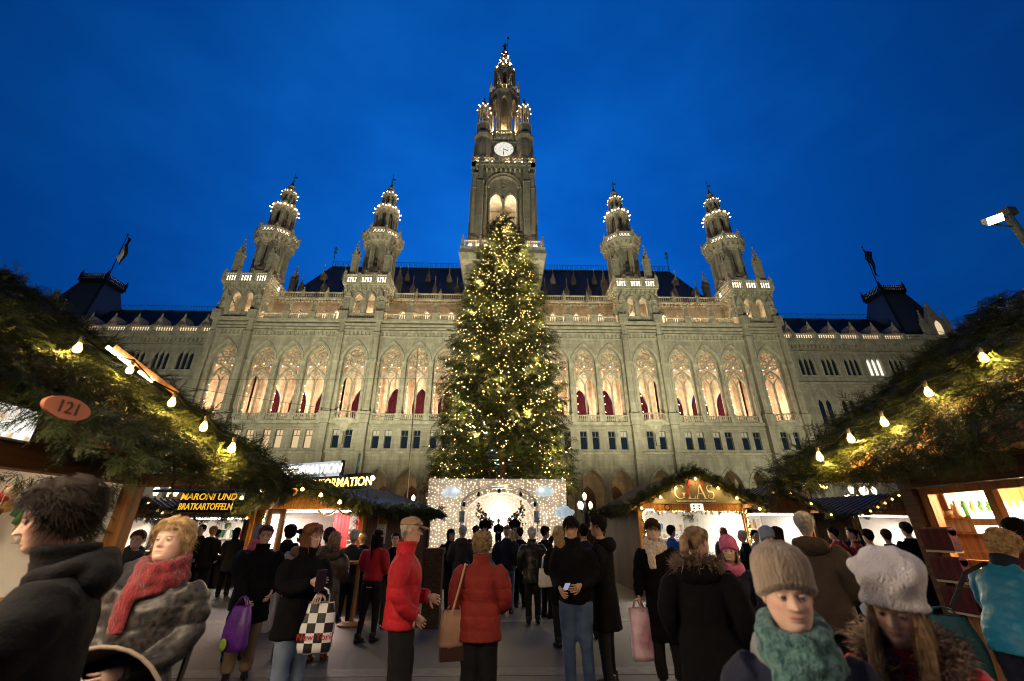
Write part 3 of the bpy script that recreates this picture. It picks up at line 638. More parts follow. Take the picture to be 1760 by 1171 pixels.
# upper gallery and turrets
g = MB(); g.lathe([(3.9, 65.9), (4.1, 66.4), (4.4, 67.1), (4.4, 67.3)], 8, ph=PI / 8); 
for k in range(32): g.cbox((0, -4.05, 66.7), (.24, .7, .7), T=Matrix.Rotation(2 * PI * k / 32, 4, 'Z'))
pierced(g, 4.0, 67.3, 68.5, 6); mp_('upper_gallery', g, M['trim'])
mp_('lamp_ring', ring(3.55, 67.6, .09, 24), M['lampstrip'])
for sx in (-1, 1):
    for sy in (-1, 1):
        t = MB(); t.lathe([(1.3, 66.6), (1.3, 69.3), (1.45, 69.5), (1.1, 69.7)], 8, ph=PI / 8)
        for k in range(8): a = PI / 8 + k * PI / 4; t.lathe([(.15, 69.6), (.13, 73.0), (.2, 73.3)], 6, (1.02 * math.cos(a), 1.02 * math.sin(a)))
        t.lathe([(.25, 69.6), (.22, 73.3)], 6); t.lathe([(1.1, 73.2), (1.3, 73.5), (1.3, 73.65)], 8, ph=PI / 8); crown(t, 1.05, 73.6, 8, .8, .36); t.lathe([(.95, 73.6), (.6, 75.2), (.28, 76.4), (.35, 76.6), (.05, 77.6)], 8)
        o = part('turret', t, M['trim'], mt, loc=(sx * 3.75, sy * 3.75, 0)); part('lamp_ring', ring(1.3, 73.7, .08, 16, .7), M['lampwarm'], o); part('lamp_ring', ring(.62, 69.9, .08, 8), M['lampwarm'], o)
# lantern, upper octagon, spire
g = MB(); octa(g, 2.75, 67, 81.4, .55, 69.2, 78.6, 80.0, .5, cyl=.36); g.lathe([(1.6, 67), (1.6, 82)], 8, ph=PI / 8); g.lathe([(2.95, 80.9), (3.3, 81.6), (3.3, 81.9)], 8, ph=PI / 8)
mp_('lantern', g, M['stone']); mp_('lamp_ring', ring(3.35, 69.2, .16, 24), M['lampwarm'])
for k in range(8): a = PI / 8 + k * PI / 4; point('lantern_lamp', (2.2 * math.sin(k * PI / 4), AX - 2.2 * math.cos(k * PI / 4), 71.5), 420, (1, .6, .28), .2)
g = MB()
for k in range(8):
    a = PI / 8 + k * PI / 4; pinnacle(g, 3.05 * math.cos(a), 3.05 * math.sin(a), 81, 83.6, 86.4, .24)
    g.beam((3.0 * math.cos(a), 3.0 * math.sin(a), 84), (2.1 * math.cos(a), 2.1 * math.sin(a), 86), .2, .3)
pierced(g, 2.7, 81.9, 82.8, 3); mp_('parapet', g, M['trim'])
f = MB()
for k in range(8):
    a = k * PI / 4
    for d in (-.4, .4): f.ball((2.55 * math.sin(a) + d * math.cos(a), -2.55 * math.cos(a) + d * math.sin(a), 82.9), .2, 6, 5)
mp_('lamp', f, M['lampwarm'])
g = MB(); octa(g, 2.0, 81.9, 90, .38, 84.6, 88.2, 89.0, .4, cyl=.26); g.lathe([(1.1, 82), (1.1, 90)], 8, ph=PI / 8); g.lathe([(2.1, 89.6), (2.35, 90.1), (2.3, 90.4)], 8, ph=PI / 8); crown(g, 2.0, 90.2, 8, 1.3, .5); mp_('belvedere', g, M['stone'])
g = MB()
for k in range(8):
    a = PI / 8 + k * PI / 4
    g.beam((1.7 * math.cos(a), 1.7 * math.sin(a), 90.4), (.55 * math.cos(a), .55 * math.sin(a), 97.2), .2, .25)
    for j in range(6):
        q = j / 6 + .1; r_ = 1.7 + (.55 - 1.7) * q; z = 90.4 + 6.8 * q; g.cbox((r_ * 1.12 * math.cos(a), r_ * 1.12 * math.sin(a), z), (.28, .28, .3))
for z, r_ in ((92, 1.42), (93.6, 1.15), (95.2, .88)): g.tube([(r_ * math.cos(PI / 8 + k * PI / 4), r_ * math.sin(PI / 8 + k * PI / 4), z) for k in range(8)], .12, 4, closed=True)
g.lathe([(1.45, 90.4), (.45, 97.3), (.75, 97.6), (.7, 97.9), (.3, 98.2)], 8, ph=PI / 8); crown(g, .78, 95.3, 8, 1.3, .26); mp_('spire', g, M['trim'])
mp_('lamp_ring', ring(.95, 95.6, .08, 12, .8), M['lampwarm']); mp_('lamp_ring', ring(2.2, 90.5, .11, 20, .8), M['lampwarm']); mp_('lamp_ring', ring(1.35, 93.0, .09, 16, .9), M['lampwarm'])
g = MB(); g.ball((0, 0, 98.4), .3); g.tube([(-.2, 0, 98.6), (-.18, 0, 99.4)], .13, 6); g.tube([(.22, 0, 98.6), (.18, 0, 99.4)], .13, 6); g.lathe([(.3, 99.3), (.26, 99.7), (.36, 100.2), (.2, 100.5), (.1, 100.6)], 8, sy=.7); g.ball((0, 0, 100.8), .2)
g.tube([(.3, 0, 100.3), (.55, -.1, 100.0), (.5, -.1, 100.7)], .09, 5); g.tube([(-.3, 0, 100.3), (-.5, 0, 99.9), (-.35, -.2, 99.6)], .09, 5); g.tube([(.5, -.1, 98.4), (.5, -.1, 103.4)], .035, 5); g.prism([(.5, 102.3), (1.0, 102.6), (.9, 103.2), (.5, 103.3)], -.12, -.09)
mp_('knight_figure', g, M['copper'])
# belfry interior
g = MB(); g.beam((-2.4, 0, 49.5), (2.4, 0, 49.5), .4, .4); g.beam((-2, -.5, 49), (0, -.5, 52.4), .25, .25); g.beam((2, -.5, 49), (0, -.5, 52.4), .25, .25); g.lathe([(.9, 47.6), (.7, 48.4), (.5, 49.3), (.1, 49.5)], 12)
mp_('bell_frame', g, M['iron']); point('belfry_lamp', (0, AX - 1.6, 51.0), 2200, (1, .82, .55), .3)
mp_('belfry_wall', MB().box(-2.8, 2.8, 3.0, 3.2, 51.5, 55.5).box(-3.5, 3.5, -3.55, 3.55, 55.6, 55.9), M['inner'])

# ---- roofs
def roof_gable(): pass
g = MB(); e = [(-34.8, 60.2, 36), (34.8, 60.2, 36), (34.8, 76, 36), (-34.8, 76, 36), (-32.4, 68, 47.2), (32.4, 68, 47.2)]
g.add(e, [(0, 1, 5, 4), (1, 2, 5), (2, 3, 4, 5), (3, 0, 4)]); g.box(-39, 39, 57.3, 60.3, 33.5, 34.0)
hp('main_roof', g, M['slate'])
g = MB(); g.tube([(-32.4, 68, 47.25), (32.4, 68, 47.25)], .18, 6); g.tube([(-32.4, 68, 48.5), (32.4, 68, 48.5)], .05, 4)
for i in range(130):
    x = -32.4 + i * .5; g.tube([(x, 68, 47.3), (x, 68, 48.6)], .04, 4, caps=False)
    if i % 2: g.tube([(x, 68, 47.6), (x + .25, 68, 48.2), (x + .5, 68, 47.6)], .035, 4, caps=False)
for s in (-1, 1):
    g.tube([(s * 32.4, 68, 47.2), (s * 32.4, 68, 51.6)], .07, 5); g.ball((s * 32.4, 68, 50.6), .3); g.lathe([(.1, 51.2), (.35, 51.4), (.02, 52)], 6, (s * 32.4, 68))
    g.tube([(s * 32.4, 68, 47.2), (s * 34.8, 60.2, 36)], .16, 5)
hp('roof_cresting', g, M['copper'])
lu = MB(); lu.prism([(-.45, 0), (.45, 0), (.32, .9), (0, 2.3), (-.32, .9)], -.5, -.35); lu.box(-.34, .34, -.4, 1.2, 0, .8); lu.prism([(-.5, .75), (.5, .75), (0, 1.9)], -.45, 1.4); lu.tube([(0, -.42, 2.2), (0, -.42, 3.3)], .05, 5); lu.ball((0, -.42, 2.7), .12, 6, 4)
LU = lu.mesh('lucarne', M['trim'])
for row, (z, st, off) in enumerate(((37.6, 3.7, 0), (41.6, 3.7, 1.85))):
    y = 60.2 + (z - 36) / 11.2 * 7.8
    for i in range(20):
        x = -33.5 + off + i * st
        if abs(x) < 33.6 - row * 1.2 and abs(x) > 5.8 and all(abs(x - t) > 2.6 for t in (-19.95, 19.9)): part('lucarne', LU, None, hall, loc=(x, y - OY, z))

# ---- wings and corner pavilions
tri = [(d, pointed(.33, 24.3, 25.1, 4), 22.3) for d in (-.77, 0, .77)]
g = MB()
for d, ol, zb in tri: g.tube([(d - .36, -.02, zb)] + path3(pointed(.37, 24.3, 25.2, 4), -.02, d) + [(d + .36, -.02, zb)], .06, 4)
g.tube([(-1.25, -.05, 22.3), (-1.25, -.05, 24.3), (-.77, -.05, 25.35), (-.385, -.05, 24.7), (0, -.05, 25.4), (.385, -.05, 24.7), (.77, -.05, 25.35), (1.25, -.05, 24.3), (1.25, -.05, 22.3)], .08, 4); g.box(-1.35, 1.35, -.2, -.003, 22.05, 22.28)
TRI = g.mesh('window', M['trim']); 
g = MB(); [g.add([(d - .33, .22, 22.3), (d + .33, .22, 22.3), (d + .33, .22, 25.1), (d - .33, .22, 25.1)], [(0, 1, 2, 3)]) for d in (-.77, 0, .77)]
TRD, TRL = g.mesh('pane', M['darkglass']), g.mesh('pane', M['whiteglass'])
g = MB(); g.tube([(-1.2, -.04, 15.1), (-1.2, -.04, 18.3)] + path3(pointed(1.2, 18.3, 20.4, 8), -.04) + [(1.2, -.04, 18.3), (1.2, -.04, 15.1)], .1, 5); g.tube(path3(pointed(.95, 18.3, 20.0, 8), .02), .07, 4); g.box(-1.3, 1.3, -.2, -.003, 14.8, 15.05)
for d in (-.55, .55): g.tube([(d - .4, .05, 15.1)] + path3(pointed(.4, 17.9, 18.7, 5), .05, d) + [(d + .4, .05, 15.1)], .06, 4)
g.tube(circ(0, 19.2, .36, .05, 10), .05, 4, closed=True); TWO = g.mesh('window', M['trim'])
g = MB(); [g.prism([(d - .38, 15.1)] + [(d + a, z) for a, z in pointed(.38, 17.9, 18.65, 5)] + [(d + .38, 15.1)], .12, .14) for d in (-.55, .55)]; TWP = g.mesh('pane', M['darkglass'])
g = MB(); g.box(-.62, .62, 0, 2.2, 0, 1.5); g.prism([(-.8, 1.45), (.8, 1.45), (0, 3.0)], -.15, 2.4); g.lathe([(.1, 2.9), (.14, 3.1), (.01, 3.6)], 5, (0, 0)); g.box(-.75, -.6, -.1, .1, 0, 1.5); g.box(.6, .75, -.1, .1, 0, 1.5)
DOR = g.mesh('dormer', M['trim']); g = MB().prism([(-.36, .1), (-.36, 1.2), (0, 1.65), (.36, 1.2), (.36, .1)], -.03, -.01); DPN = g.mesh('pane', emit('dim_warm_pane', (1, .55, .28), .45))
for sd in (-1, 1):
    xs3 = [45.2 + 3.43 * i for i in range(6)]; xs2 = [46.1 + 3.43 * i for i in range(6)]
    X = lambda a: sd * a
    lo, hi = min(X(40.3), X(72)), max(X(40.3), X(72))
    g = MB(); ops = [(X(x) + d, ol, zb) for x in xs3 for d, ol, zb in tri]
    arch_wall(g, lo, hi, 21.2, 28.1, 57, ops, .25); arch_wall(g, lo, hi, 10.5, 21.2, 57, [(X(x) + d, pointed(.38, 17.9, 18.65, 5), 15.1) for x in xs2 for d in (-.55, .55)], .2)
    arch_wall(g, lo, hi, 0, 10.5, 57, [(X(x) + d, rect_ol(.4, 5.5), 3) for x in xs2 for d in (-.6, .6)], .3); g.box(lo, hi, 57.9, 58.1, 0, 27.9); hp('wing_wall', g, M['stone'])
    for x in xs3:
        wn = part('window', TRI, None, hall, loc=(X(x), 57 - OY, 0)); lit = sd > 0 and abs(x - xs3[3]) < .1
        if lit: wn['label'] = 'white lit triple window'
        part('pane', TRL if lit else TRD, None, wn)
    for x in xs2: wn = part('window', TWO, None, hall, loc=(X(x), 57 - OY, 0)); part('pane', TWP, None, wn)
    g = MB(); g.box(lo, hi, 56.7, 56.997, 20.9, 21.2); g.box(lo, hi, 56.7, 56.997, 10.3, 10.6); g.box(lo, hi, 56.5, 56.996, 27.1, 27.4); g.box(lo, hi, 56.25, 56.995, 27.4, 27.95); g.box(lo, hi, 56.8, 56.994, 25.9, 26.1)
    k = lo + .2
    while k < hi: g.box(k, k + .3, 56.6, 56.993, 26.5, 27.1); k += .62
    hp('cornice', g, M['trim'], kind='stuff')
    g = MB(); k = 40.9
    while k < 71:
        a, b = sorted((X(k), X(k + 2.9))); baluster_row(g, a, b, 56.5, 28.05, 28.85, .36); g.box(X(k + 3.16) - .22, X(k + 3.16) + .22, 56.3, 56.7, 27.95, 29.0); k += 3.43
    hp('wing_balustrade', g, M['trim'], kind='stuff')
    hp('lamp_strip', MB().box(min(X(41), X(62)), max(X(41), X(62)), 56.7, 56.74, 28.1, 28.7), emit('dim_lamp_strip', (1, .72, .45), 1.6))
    g = MB(); g.add([(X(39), 58, 28.0), (X(63.5), 58, 28.0), (X(63.5), 62, 34.2), (X(39), 62, 34.2), (X(39), 68, 28), (X(63.5), 68, 28)], [(0, 1, 2, 3), (3, 2, 5, 4)]); g.box(min(X(39), X(63.5)), max(X(39), X(63.5)), 56.6, 58.1, 27.8, 28.0); hp('wing_roof', g, M['slate'])
    g = MB(); g.tube([(X(40), 62, 34.25), (X(63), 62, 34.25)], .12, 5); g.tube([(X(40), 62, 35.2), (X(63), 62, 35.2)], .04, 4)
    for i in range(52): x = X(40 + i * .44); g.tube([(x, 62, 34.2), (x, 62, 35.3)], .035, 4, caps=False)
    hp('roof_cresting', g, M['copper'])
    for x in xs3[:6]:
        d = part('dormer', DOR, None, hall, loc=(X(x - .5), 58.0 - OY, 28.2)); part('pane', DPN, None, d)
    # corner pavilion roof with its own little gallery
    g = MB(); a0, a1, p0, p1 = X(62.6), X(71), X(64.6), X(68.2)
    g.add([(a0, 57.2, 28.3), (a1, 57.2, 28.3), (a1, 66, 28.3), (a0, 66, 28.3), (p0, 60, 38.3), (p1, 60, 38.3), (p1, 63.2, 38.3), (p0, 63.2, 38.3)], [(0, 1, 5, 4), (1, 2, 6, 5), (2, 3, 7, 6), (3, 0, 4, 7), (4, 5, 6, 7)]); hp('pavilion_roof', g, M['slate'])
    g = MB(); l_, h_ = sorted((p0, p1)); g.box(l_ - .25, h_ + .25, 59.75, 63.45, 38.2, 38.5); g.box(l_ - .4, h_ + .4, 59.6, 63.6, 38.5, 38.75)
    for y_ in (59.75, 63.45): baluster_row(g, l_ - .1, h_ + .1, y_, 38.85, 39.7, .3)
    for xx in (l_ - .25, h_ + .25): baluster_row(g, 59.9, 63.3, 0, 38.85, 39.7, .3, Matrix.Translation((xx, 0, 0)) @ Matrix.Rotation(PI / 2, 4, 'Z'))
    for xx in (l_ - .25, h_ + .25):
        for y_ in (59.75, 63.45): g.box(xx - .14, xx + .14, y_ - .14, y_ + .14, 38.7, 40.0); g.lathe([(.1, 40), (.14, 40.15), (.01, 40.6)], 5, (xx, y_))
    for q in ((a0, p0), (a1, p1)): g.tube([(q[0], 57.2, 28.3), (q[1], 60, 38.3)], .2, 5)
    hp('pavilion_gallery', g, M['iron']); hp('lamp_strip', MB().box(l_ + .1, h_ - .1, 60.2, 60.3, 38.85, 38.95).box((l_ if sd > 0 else h_) - .05 + sd * .3, (l_ if sd > 0 else h_) + .05 + sd * .3, 60.4, 63, 38.85, 38.95), M['lampstrip'])
    g = MB(); c = X(67.6); g.prism([(c - 1.9, 28.2), (c + 1.9, 28.2), (c + 1.5, 30.6), (c, 34.2), (c - 1.5, 30.6)], 56.6, 57.4)
    for q in (-1.9, 1.9): pinnacle(g, c + q, 56.9, 28.2, 31, 33.4, .3)
    g.lathe([(.15, 34.1), (.25, 34.5), (.02, 35.2)], 6, (c, 57)); hp('gable', g, M['stone'])
    hp('gable_window', MB().prism([(c - .5, 29)] + [(c + a, z) for a, z in pointed(.5, 30.4, 31.4, 5)] + [(c + .5, 29)], 56.55, 56.58), emit('gable_pane', (1, .75, .42), .8) if sd > 0 else M['darkglass'])
# flags on the pavilions
def flag(x, lab, cols):
    r_ = thing('flag', lab, 'flag', (x, 60.2, 38.75)); part('pole', MB().tube([(0, 0, 0), (0, 0, 9.2)], [.09, .05], 6).ball((0, 0, 9.25), .14), M['iron'], r_)
    g = MB(); n = 12
    for i in range(n + 1):
        for j in range(4): g.v.append((.06 + .38 * j * (1 - .25 * i / n) + .18 * math.sin(i * .8 + j), .25 * math.sin(j * 1.7 + i * .35), 8.9 - i * .36 - .5 * j * (.6 + .04 * i)))
    for i in range(n):
        for j in range(3): g.f.append((i * 4 + j, i * 4 + j + 1, i * 4 + j + 5, i * 4 + j + 4)); g.m.append(0 if j < 2 and i > 3 else 1)
    part('cloth', g, cols, r_, True)
flag(-64.6, 'drooping flag with a white half on the roof of the left corner pavilion', [mat('white_flag_cloth', (.75, .75, .78), .8), mat('dark_red_flag_cloth', (.05, .02, .03), .8)])
flag(64.6, 'dark blue flag on the roof of the right corner pavilion', [mat('blue_flag_cloth', (.02, .03, .09), .8), mat('dark_blue_flag_cloth', (.015, .02, .07), .8)])
# floodlights standing on the square that wash the facade
fh = MB().box(-.35, .35, -.25, .2, 0.9, 1.5); fh.box(-.03, .03, -.05, .05, .0, .9); fh.box(-.4, .4, -.3, .3, 0, .05)
FH = fh.mesh('housing', M['iron']); FL = MB().box(-.3, .3, .2, .22, .95, 1.45).mesh('lens', emit('floodlight_lens', (.8, 1, .75), 20, False))
for i, (x, y) in enumerate(((-31, 25), (-13.5, 31), (13.5, 31), (31, 25))):
    o = thing('floodlight', 'squat floodlight standing on the square behind the huts, aimed at the town hall', 'floodlight', (x, y, 0), 0, 'floodlights aimed at the town hall')
    part('housing', FH, None, o); part('lens', FL, None, o)
    tz = 46 if abs(x) < 20 else 30
    spot('facade_flood', (x, y + .35, 1.3), (x * .9 if abs(x) < 20 else x * 1.2, 55, tz), 50000 if abs(x) < 20 else 28000, (1, .95, .63), 100, .8, .3)
# ------------------------------------------------------------------ fir sprays and everything made of them
M['fir'] = leaf_mat('fir_needles', (.042, .056, .014), .4)
M['firdark'] = leaf_mat('spruce_needles', (.035, .052, .014), .4)
M['bark'] = mat('spruce_bark', (.055, .038, .025), .9, .3, 5, .5, 20)
M['bulb'] = emit('yellow_bulb', (1, .62, .17), 6)
M['treebulb'] = emit('tree_bulb', (1, .66, .22), 8, False)
M['garbulb'] = emit('garland_bulb', (1, .66, .2), 18, True)
def np_mesh(name, V, F, m, smooth=False):
    """V (n,3), F (k,3) triangles"""
    me = bpy.data.meshes.new(name); me.vertices.add(len(V)); me.vertices.foreach_set('co', np.ascontiguousarray(V, np.float32).ravel())
    k = len(F); me.loops.add(3 * k); me.loops.foreach_set('vertex_index', np.ascontiguousarray(F, np.int32).ravel()); me.polygons.add(k)
    me.polygons.foreach_set('loop_start', np.arange(0, 3 * k, 3, dtype=np.int32))
    if smooth: me.polygons.foreach_set('use_smooth', np.ones(k, bool))
    for x in (m if isinstance(m, (list, tuple)) else [m]): me.materials.append(x)
    me.update(calc_edges=True); me.validate(); return me
def spray(nm, ns, shoots, nl, nw, seed):
    """a fir twig along +x, length 1: needles both sides of a stem with side shoots"""
    g = np.random.default_rng(seed); V = []; F = []
    def needles(p, d, ln, cnt, l):
        d = d / np.linalg.norm(d); s = np.cross([0, 0, 1.], d); s /= np.linalg.norm(s)
        for i in range(cnt):
            t = (i + g.random() * .6) / cnt
            for sg in (-1, 1):
                b = p + d * ln * t; out = sg * s * (.8 + .2 * g.random()) + d * .65 + np.array([0, 0, g.normal(0, .35)]); out /= np.linalg.norm(out)
                o = len(V); V.extend([b - d * nw, b + d * nw, b + out * l * (.75 + .4 * g.random())]); F.append((o, o + 1, o + 2))
        o = len(V); u = np.array([0, 0, .012]); V.extend([p - u, p + u, p + d * ln]); F.append((o, o + 1, o + 2))
        o = len(V); V.extend([p - s * .012, p + s * .012, p + d * ln]); F.append((o, o + 1, o + 2))
    needles(np.zeros(3), np.array([1., 0, 0]), 1., nm, nl)
    for k in range(shoots):
        t = .15 + .65 * k / max(1, shoots - 1); sg = 1 if k % 2 else -1
        needles(np.array([t, 0, 0]), np.array([.75, sg * .65, -.12 + g.normal(0, .12)]), .5 - .28 * t, ns, nl * .9)
    return np.array(V), np.array(F)
SP_HI = [spray(24, 10, 8, .085, .009, s) for s in (1, 2, 3)]
SP_LO = [spray(9, 5, 6, .15, .02, s) for s in (4, 5, 6)]
SP_TREE = [spray(7, 4, 6, .17, .028, s) for s in (7, 8, 9)]
def scatter(name, sprays, P, D, S, m, roll=None):
    """P positions, D directions, S sizes -> one mesh of sprays"""
    P, D, S = np.asarray(P, float), np.asarray(D, float), np.asarray(S, float); D = D / np.linalg.norm(D, axis=1)[:, None]
    up = nrng.normal(0, .5, D.shape) + [0, 0, 1]; Y = np.cross(up, D); Y /= np.linalg.norm(Y, axis=1)[:, None]; Z = np.cross(D, Y)
    VV, FF, o = [], [], 0
    which = nrng.integers(0, len(sprays), len(P))
    for q, (tv, tf) in enumerate(sprays):
        i = np.where(which == q)[0]
        if not len(i): continue
        sag = tv.copy(); sag[:, 2] -= .12 * sag[:, 0] ** 2
        W = P[i][:, None, :] + S[i][:, None, None] * (sag[None, :, 0:1] * D[i][:, None, :] + sag[None, :, 1:2] * Y[i][:, None, :] + sag[None, :, 2:3] * Z[i][:, None, :])
        VV.append(W.reshape(-1, 3)); FF.append((tf[None] + o + (np.arange(len(i)) * len(tv))[:, None, None]).reshape(-1, 3)); o += len(i) * len(tv)
    return np_mesh(name, np.concatenate(VV), np.concatenate(FF), m)
def balls(P, r_, m, name='bulbs'):
    V0 = np.array([(1, 0, 0), (-1, 0, 0), (0, 1, 0), (0, -1, 0), (0, 0, 1), (0, 0, -1)], float)
    F0 = np.array([(0, 2, 4), (2, 1, 4), (1, 3, 4), (3, 0, 4), (2, 0, 5), (1, 2, 5), (3, 1, 5), (0, 3, 5)])
    P = np.asarray(P, float); rr = (r_ * np.ones(len(P)))[:, None, None]
    return np_mesh(name, (P[:, None] + V0[None] * rr).reshape(-1, 3), (F0[None] + (np.arange(len(P)) * 6)[:, None, None]).reshape(-1, 3), m, True)

# ------------------------------------------------------------------ the Christmas tree
TY = 28.6
tree = thing('christmas_tree', 'towering Christmas tree hung with hundreds of warm lights in front of the town hall', 'christmas tree', (0.05, TY, 0))
part('trunk', MB().tube([(0, 0, 0), (.05, 0, 8), (-.03, 0, 17), (0, 0, 26.3)], [.36, .27, .14, .02], 10), M['bark'], tree, True)
prof = [(26.3, .05), (24.1, 1.25), (21.7, 2.0), (18.4, 2.95), (13.6, 3.95), (11.3, 4.2), (9.2, 4.45), (6.9, 4.75), (4.9, 4.9), (3.2, 4.7)]
def rad(z):
    for (za, ra), (zb, rb) in zip(prof[:-1], prof[1:]):
        if zb <= z <= za: return ra + (rb - ra) * (za - z) / (za - zb)
    return .1
tg = np.random.default_rng(5); P, D, S = [], [], []; LB = []; wood = MB()
z = 4.3; tips = []
while z < 26.0:
    Rz = rad(z); nb = int(7 + Rz * 2.3)
    for k in range(nb):
        ph = 2 * PI * (k + tg.random() * .9) / nb
        if z < 6.2 and math.sin(ph) < -.55: continue    # clear of the stage wall
        ln = Rz * (.76 + .25 * tg.random() ** .8); zz = z + tg.normal(0, .18)
        drop = .10 + .05 * tg.random(); rise = .32 if z < 22 else .9
        pt = lambda t, ph=ph, ln=ln, zz=zz, rise=rise, drop=drop: np.array([math.cos(ph) * ln * t, math.sin(ph) * ln * t, zz + rise * ln * t * (1 - t) * .8 - drop * ln * t ** 2 * 1.9 + (.25 * ln * t ** 4)])
        a = np.array([math.cos(ph), math.sin(ph), 0]); sd = np.array([-a[1], a[0], 0])
        if k % 2 == 0: wood.tube([pt(0), pt(.5), pt(.95)], [.05, .03, .01], 4, caps=False)
        nsp = int(5 + ln * 3.6)
        for j in range(nsp):
            t = .22 + .78 * (j + tg.random()) / nsp; p = pt(min(t, 1.0)); sg = 1 if j % 2 else -1
            d = a * (.55 + .5 * tg.random()) + sd * sg * (.75 * tg.random()) + np.array([0, 0, -.25 - .75 * tg.random()])
            P.append(p); D.append(d); S.append(.48 + .42 * tg.random() * (1 - .3 * t) + .10 * (Rz > 2))
        P.append(pt(.97)); D.append(a + np.array([0, 0, .1])); S.append(.75)
        tips.append((pt, ln))
    z += .36 + .16 * (Rz > 3)
for k in range(30): P.append(np.array([0, 0, 25 + .05 * k])); D.append(np.array([math.cos(k * 2.4), math.sin(k * 2.4), .9])); S.append(.5 - .008 * k)
o = part('crown', scatter('crown', SP_TREE, P, D, S, M['firdark']), None, tree); o['kind'] = 'stuff'
part('limbs', wood, M['bark'], tree, kind='stuff')
for pt, ln in tips:
    n_ = tg.poisson(3.3)
    for _ in range(n_):
        p = pt(.35 + .68 * tg.random() ** .6) + np.array([tg.normal(0, .12), tg.normal(0, .12), .1 + tg.normal(0, .1)]); LB.append(p)
for k in range(150):   # the light chain that climbs the trunk
    zz = 4 + 21 * k / 150; LB.append(np.array([tg.normal(0, .3), -.35 - tg.random() * rad(zz) * .75, zz + tg.normal(0, .15)]))
part('light_chain', balls(LB, .026 + .024 * tg.random(len(LB)), M['treebulb'], 'light_chain'), None, tree, kind='stuff')
for k in range(46):
    zz = 4.2 + 20.5 * (k / 46) ** 1.05; ph = k * 2.4; rr = rad(zz) * (.62 + .3 * tg.random())
    point('tree_light', (.05 + rr * math.cos(ph), TY + rr * math.sin(ph), zz), 230 if k % 3 else 340, (1, .70, .25), .12)
# tree stand hidden behind the stage
part('stand', MB().lathe([(1.0, 0), (.9, .5), (.5, .6), (.45, 1.1)], 12), M['iron'], tree)

# banner on the facade seen through the lower branches
b = solo('banner', MB().box(-1.55, 1.55, 0, .04, 3.2, 11.4), mat('cyan_banner_cloth', (.05, .36, .50), .7, .5, 1.2, col2=(.10, .5, .62)), 'blue banner with pale lettering hanging behind the Christmas tree', 'banner', (0, 52.6, 0))
text('lettering', 'we', 1.5, mat('banner_white', (.7, .8, .85)), b, (-.55, -.03, 7.6), ext=.01)
spot('banner_spot', (0, 49.5, 1.5), (0, 52.6, 8), 2500, (.75, .95, 1), 70)

# ------------------------------------------------------------------ stage wall of lights
SY = 24.0
M['netwhite'] = mat('white_fabric_wall', (.72, .67, .62), .8, .1, 1.5, .15, 6)
st = thing('light_stage', 'white stage wall covered with a net of tiny lights below the tree', 'stage', (0, SY, 0))
wl = MB()
arc = [(1.92 * math.cos(PI * i / 16), 2.1 + 1.42 * math.sin(PI * i / 16)) for i in range(17)]
arch_wall(wl, -3.87, 3.58, .3, 4.17, 0, [(0, [(-x_, z_) for x_, z_ in arc], .9)], 1.6)
wl.box(-3.87, 3.58, .02, 1.62, 4.12, 4.165); wl.box(-3.87, -3.82, .02, 1.6, .3, 4.1); wl.box(3.53, 3.58, .02, 1.6, .3, 4.1); wl.box(-2.2, 2.2, 1.62, 1.68, .8, 3.6)
part('wall', wl, M['netwhite'], st)
sg_ = np.random.default_rng(3); Pn = []
for i in range(44):
    x_ = -3.8 + i * .17
    for j in range(25):
        z_ = .4 + j * .152 + .07 * (i % 2); q = (x_ + sg_.normal(0, .035), z_ + sg_.normal(0, .04))
        inside = abs(q[0]) < 1.9 and q[1] < 2.1 + 1.4 * math.sqrt(max(0, 1 - (q[0] / 1.92) ** 2)) and q[1] > .9
        Pn.append((q[0], 1.56 if inside else -.06, q[1]))
part('light_net', balls(Pn, .017 + .016 * sg_.random(len(Pn)), emit('net_bulb', (1, .76, .45), 5, False), 'light_net'), None, st, kind='stuff')
for x_ in (-3.1, -2.3, 2.2, 3.0):
    for z_ in (1.2, 2.4, 3.6): point('net_glow', (x_, SY - .55, z_), 4.5, (1, .80, .62), .25)
for x_ in (-.9, .0, .9): point('net_glow', (x_, SY - .6, 3.85), 4, (1, .8, .62), .25)
for z_ in (1.4, 2.2): point('wing_glow', (0, SY + 1.05, z_ + .4), 40, (1, .9, .78), .25)
plat = MB().box(-2.3, 2.1, -2.2, -.05, .55, .66).box(-2.3, 2.1, -2.18, -2.14, .02, .55).box(-.9, .7, -2.6, -2.2, .0, .25)
part('platform', plat, mat('stage_boards', (.3, .28, .26), .6), st)
tr = MB()
for off in (0, .16): tr.tube([(2.0 * math.cos(PI * i / 24) * 1.0 - .02, -.35, 2.68 + (1.0 + off) * math.sin(PI * i / 24)) for i in range(25)], .03, 5)
tr.tube([(2.0 * math.cos(PI * i / 24) - .02, -.48, 2.75 + 1.02 * math.sin(PI * i / 24)) for i in range(25)], .03, 5)
for i in range(24):
    a, c_ = PI * i / 24, PI * (i + .5) / 24
    tr.tube([(2.0 * math.cos(a) - .02, -.35, 2.68 + math.sin(a)), (2.0 * math.cos(c_) - .02, -.48, 2.75 + 1.02 * math.sin(c_))], .012, 4, caps=False)
for s in (-1, 1): tr.tube([(s * 1.98 - .02, -.38, .0), (s * 1.98 - .02, -.38, 2.75)], .035, 6)
part('truss', tr, mat('aluminium_truss', (.5, .5, .52), .35, metal=.8), st)
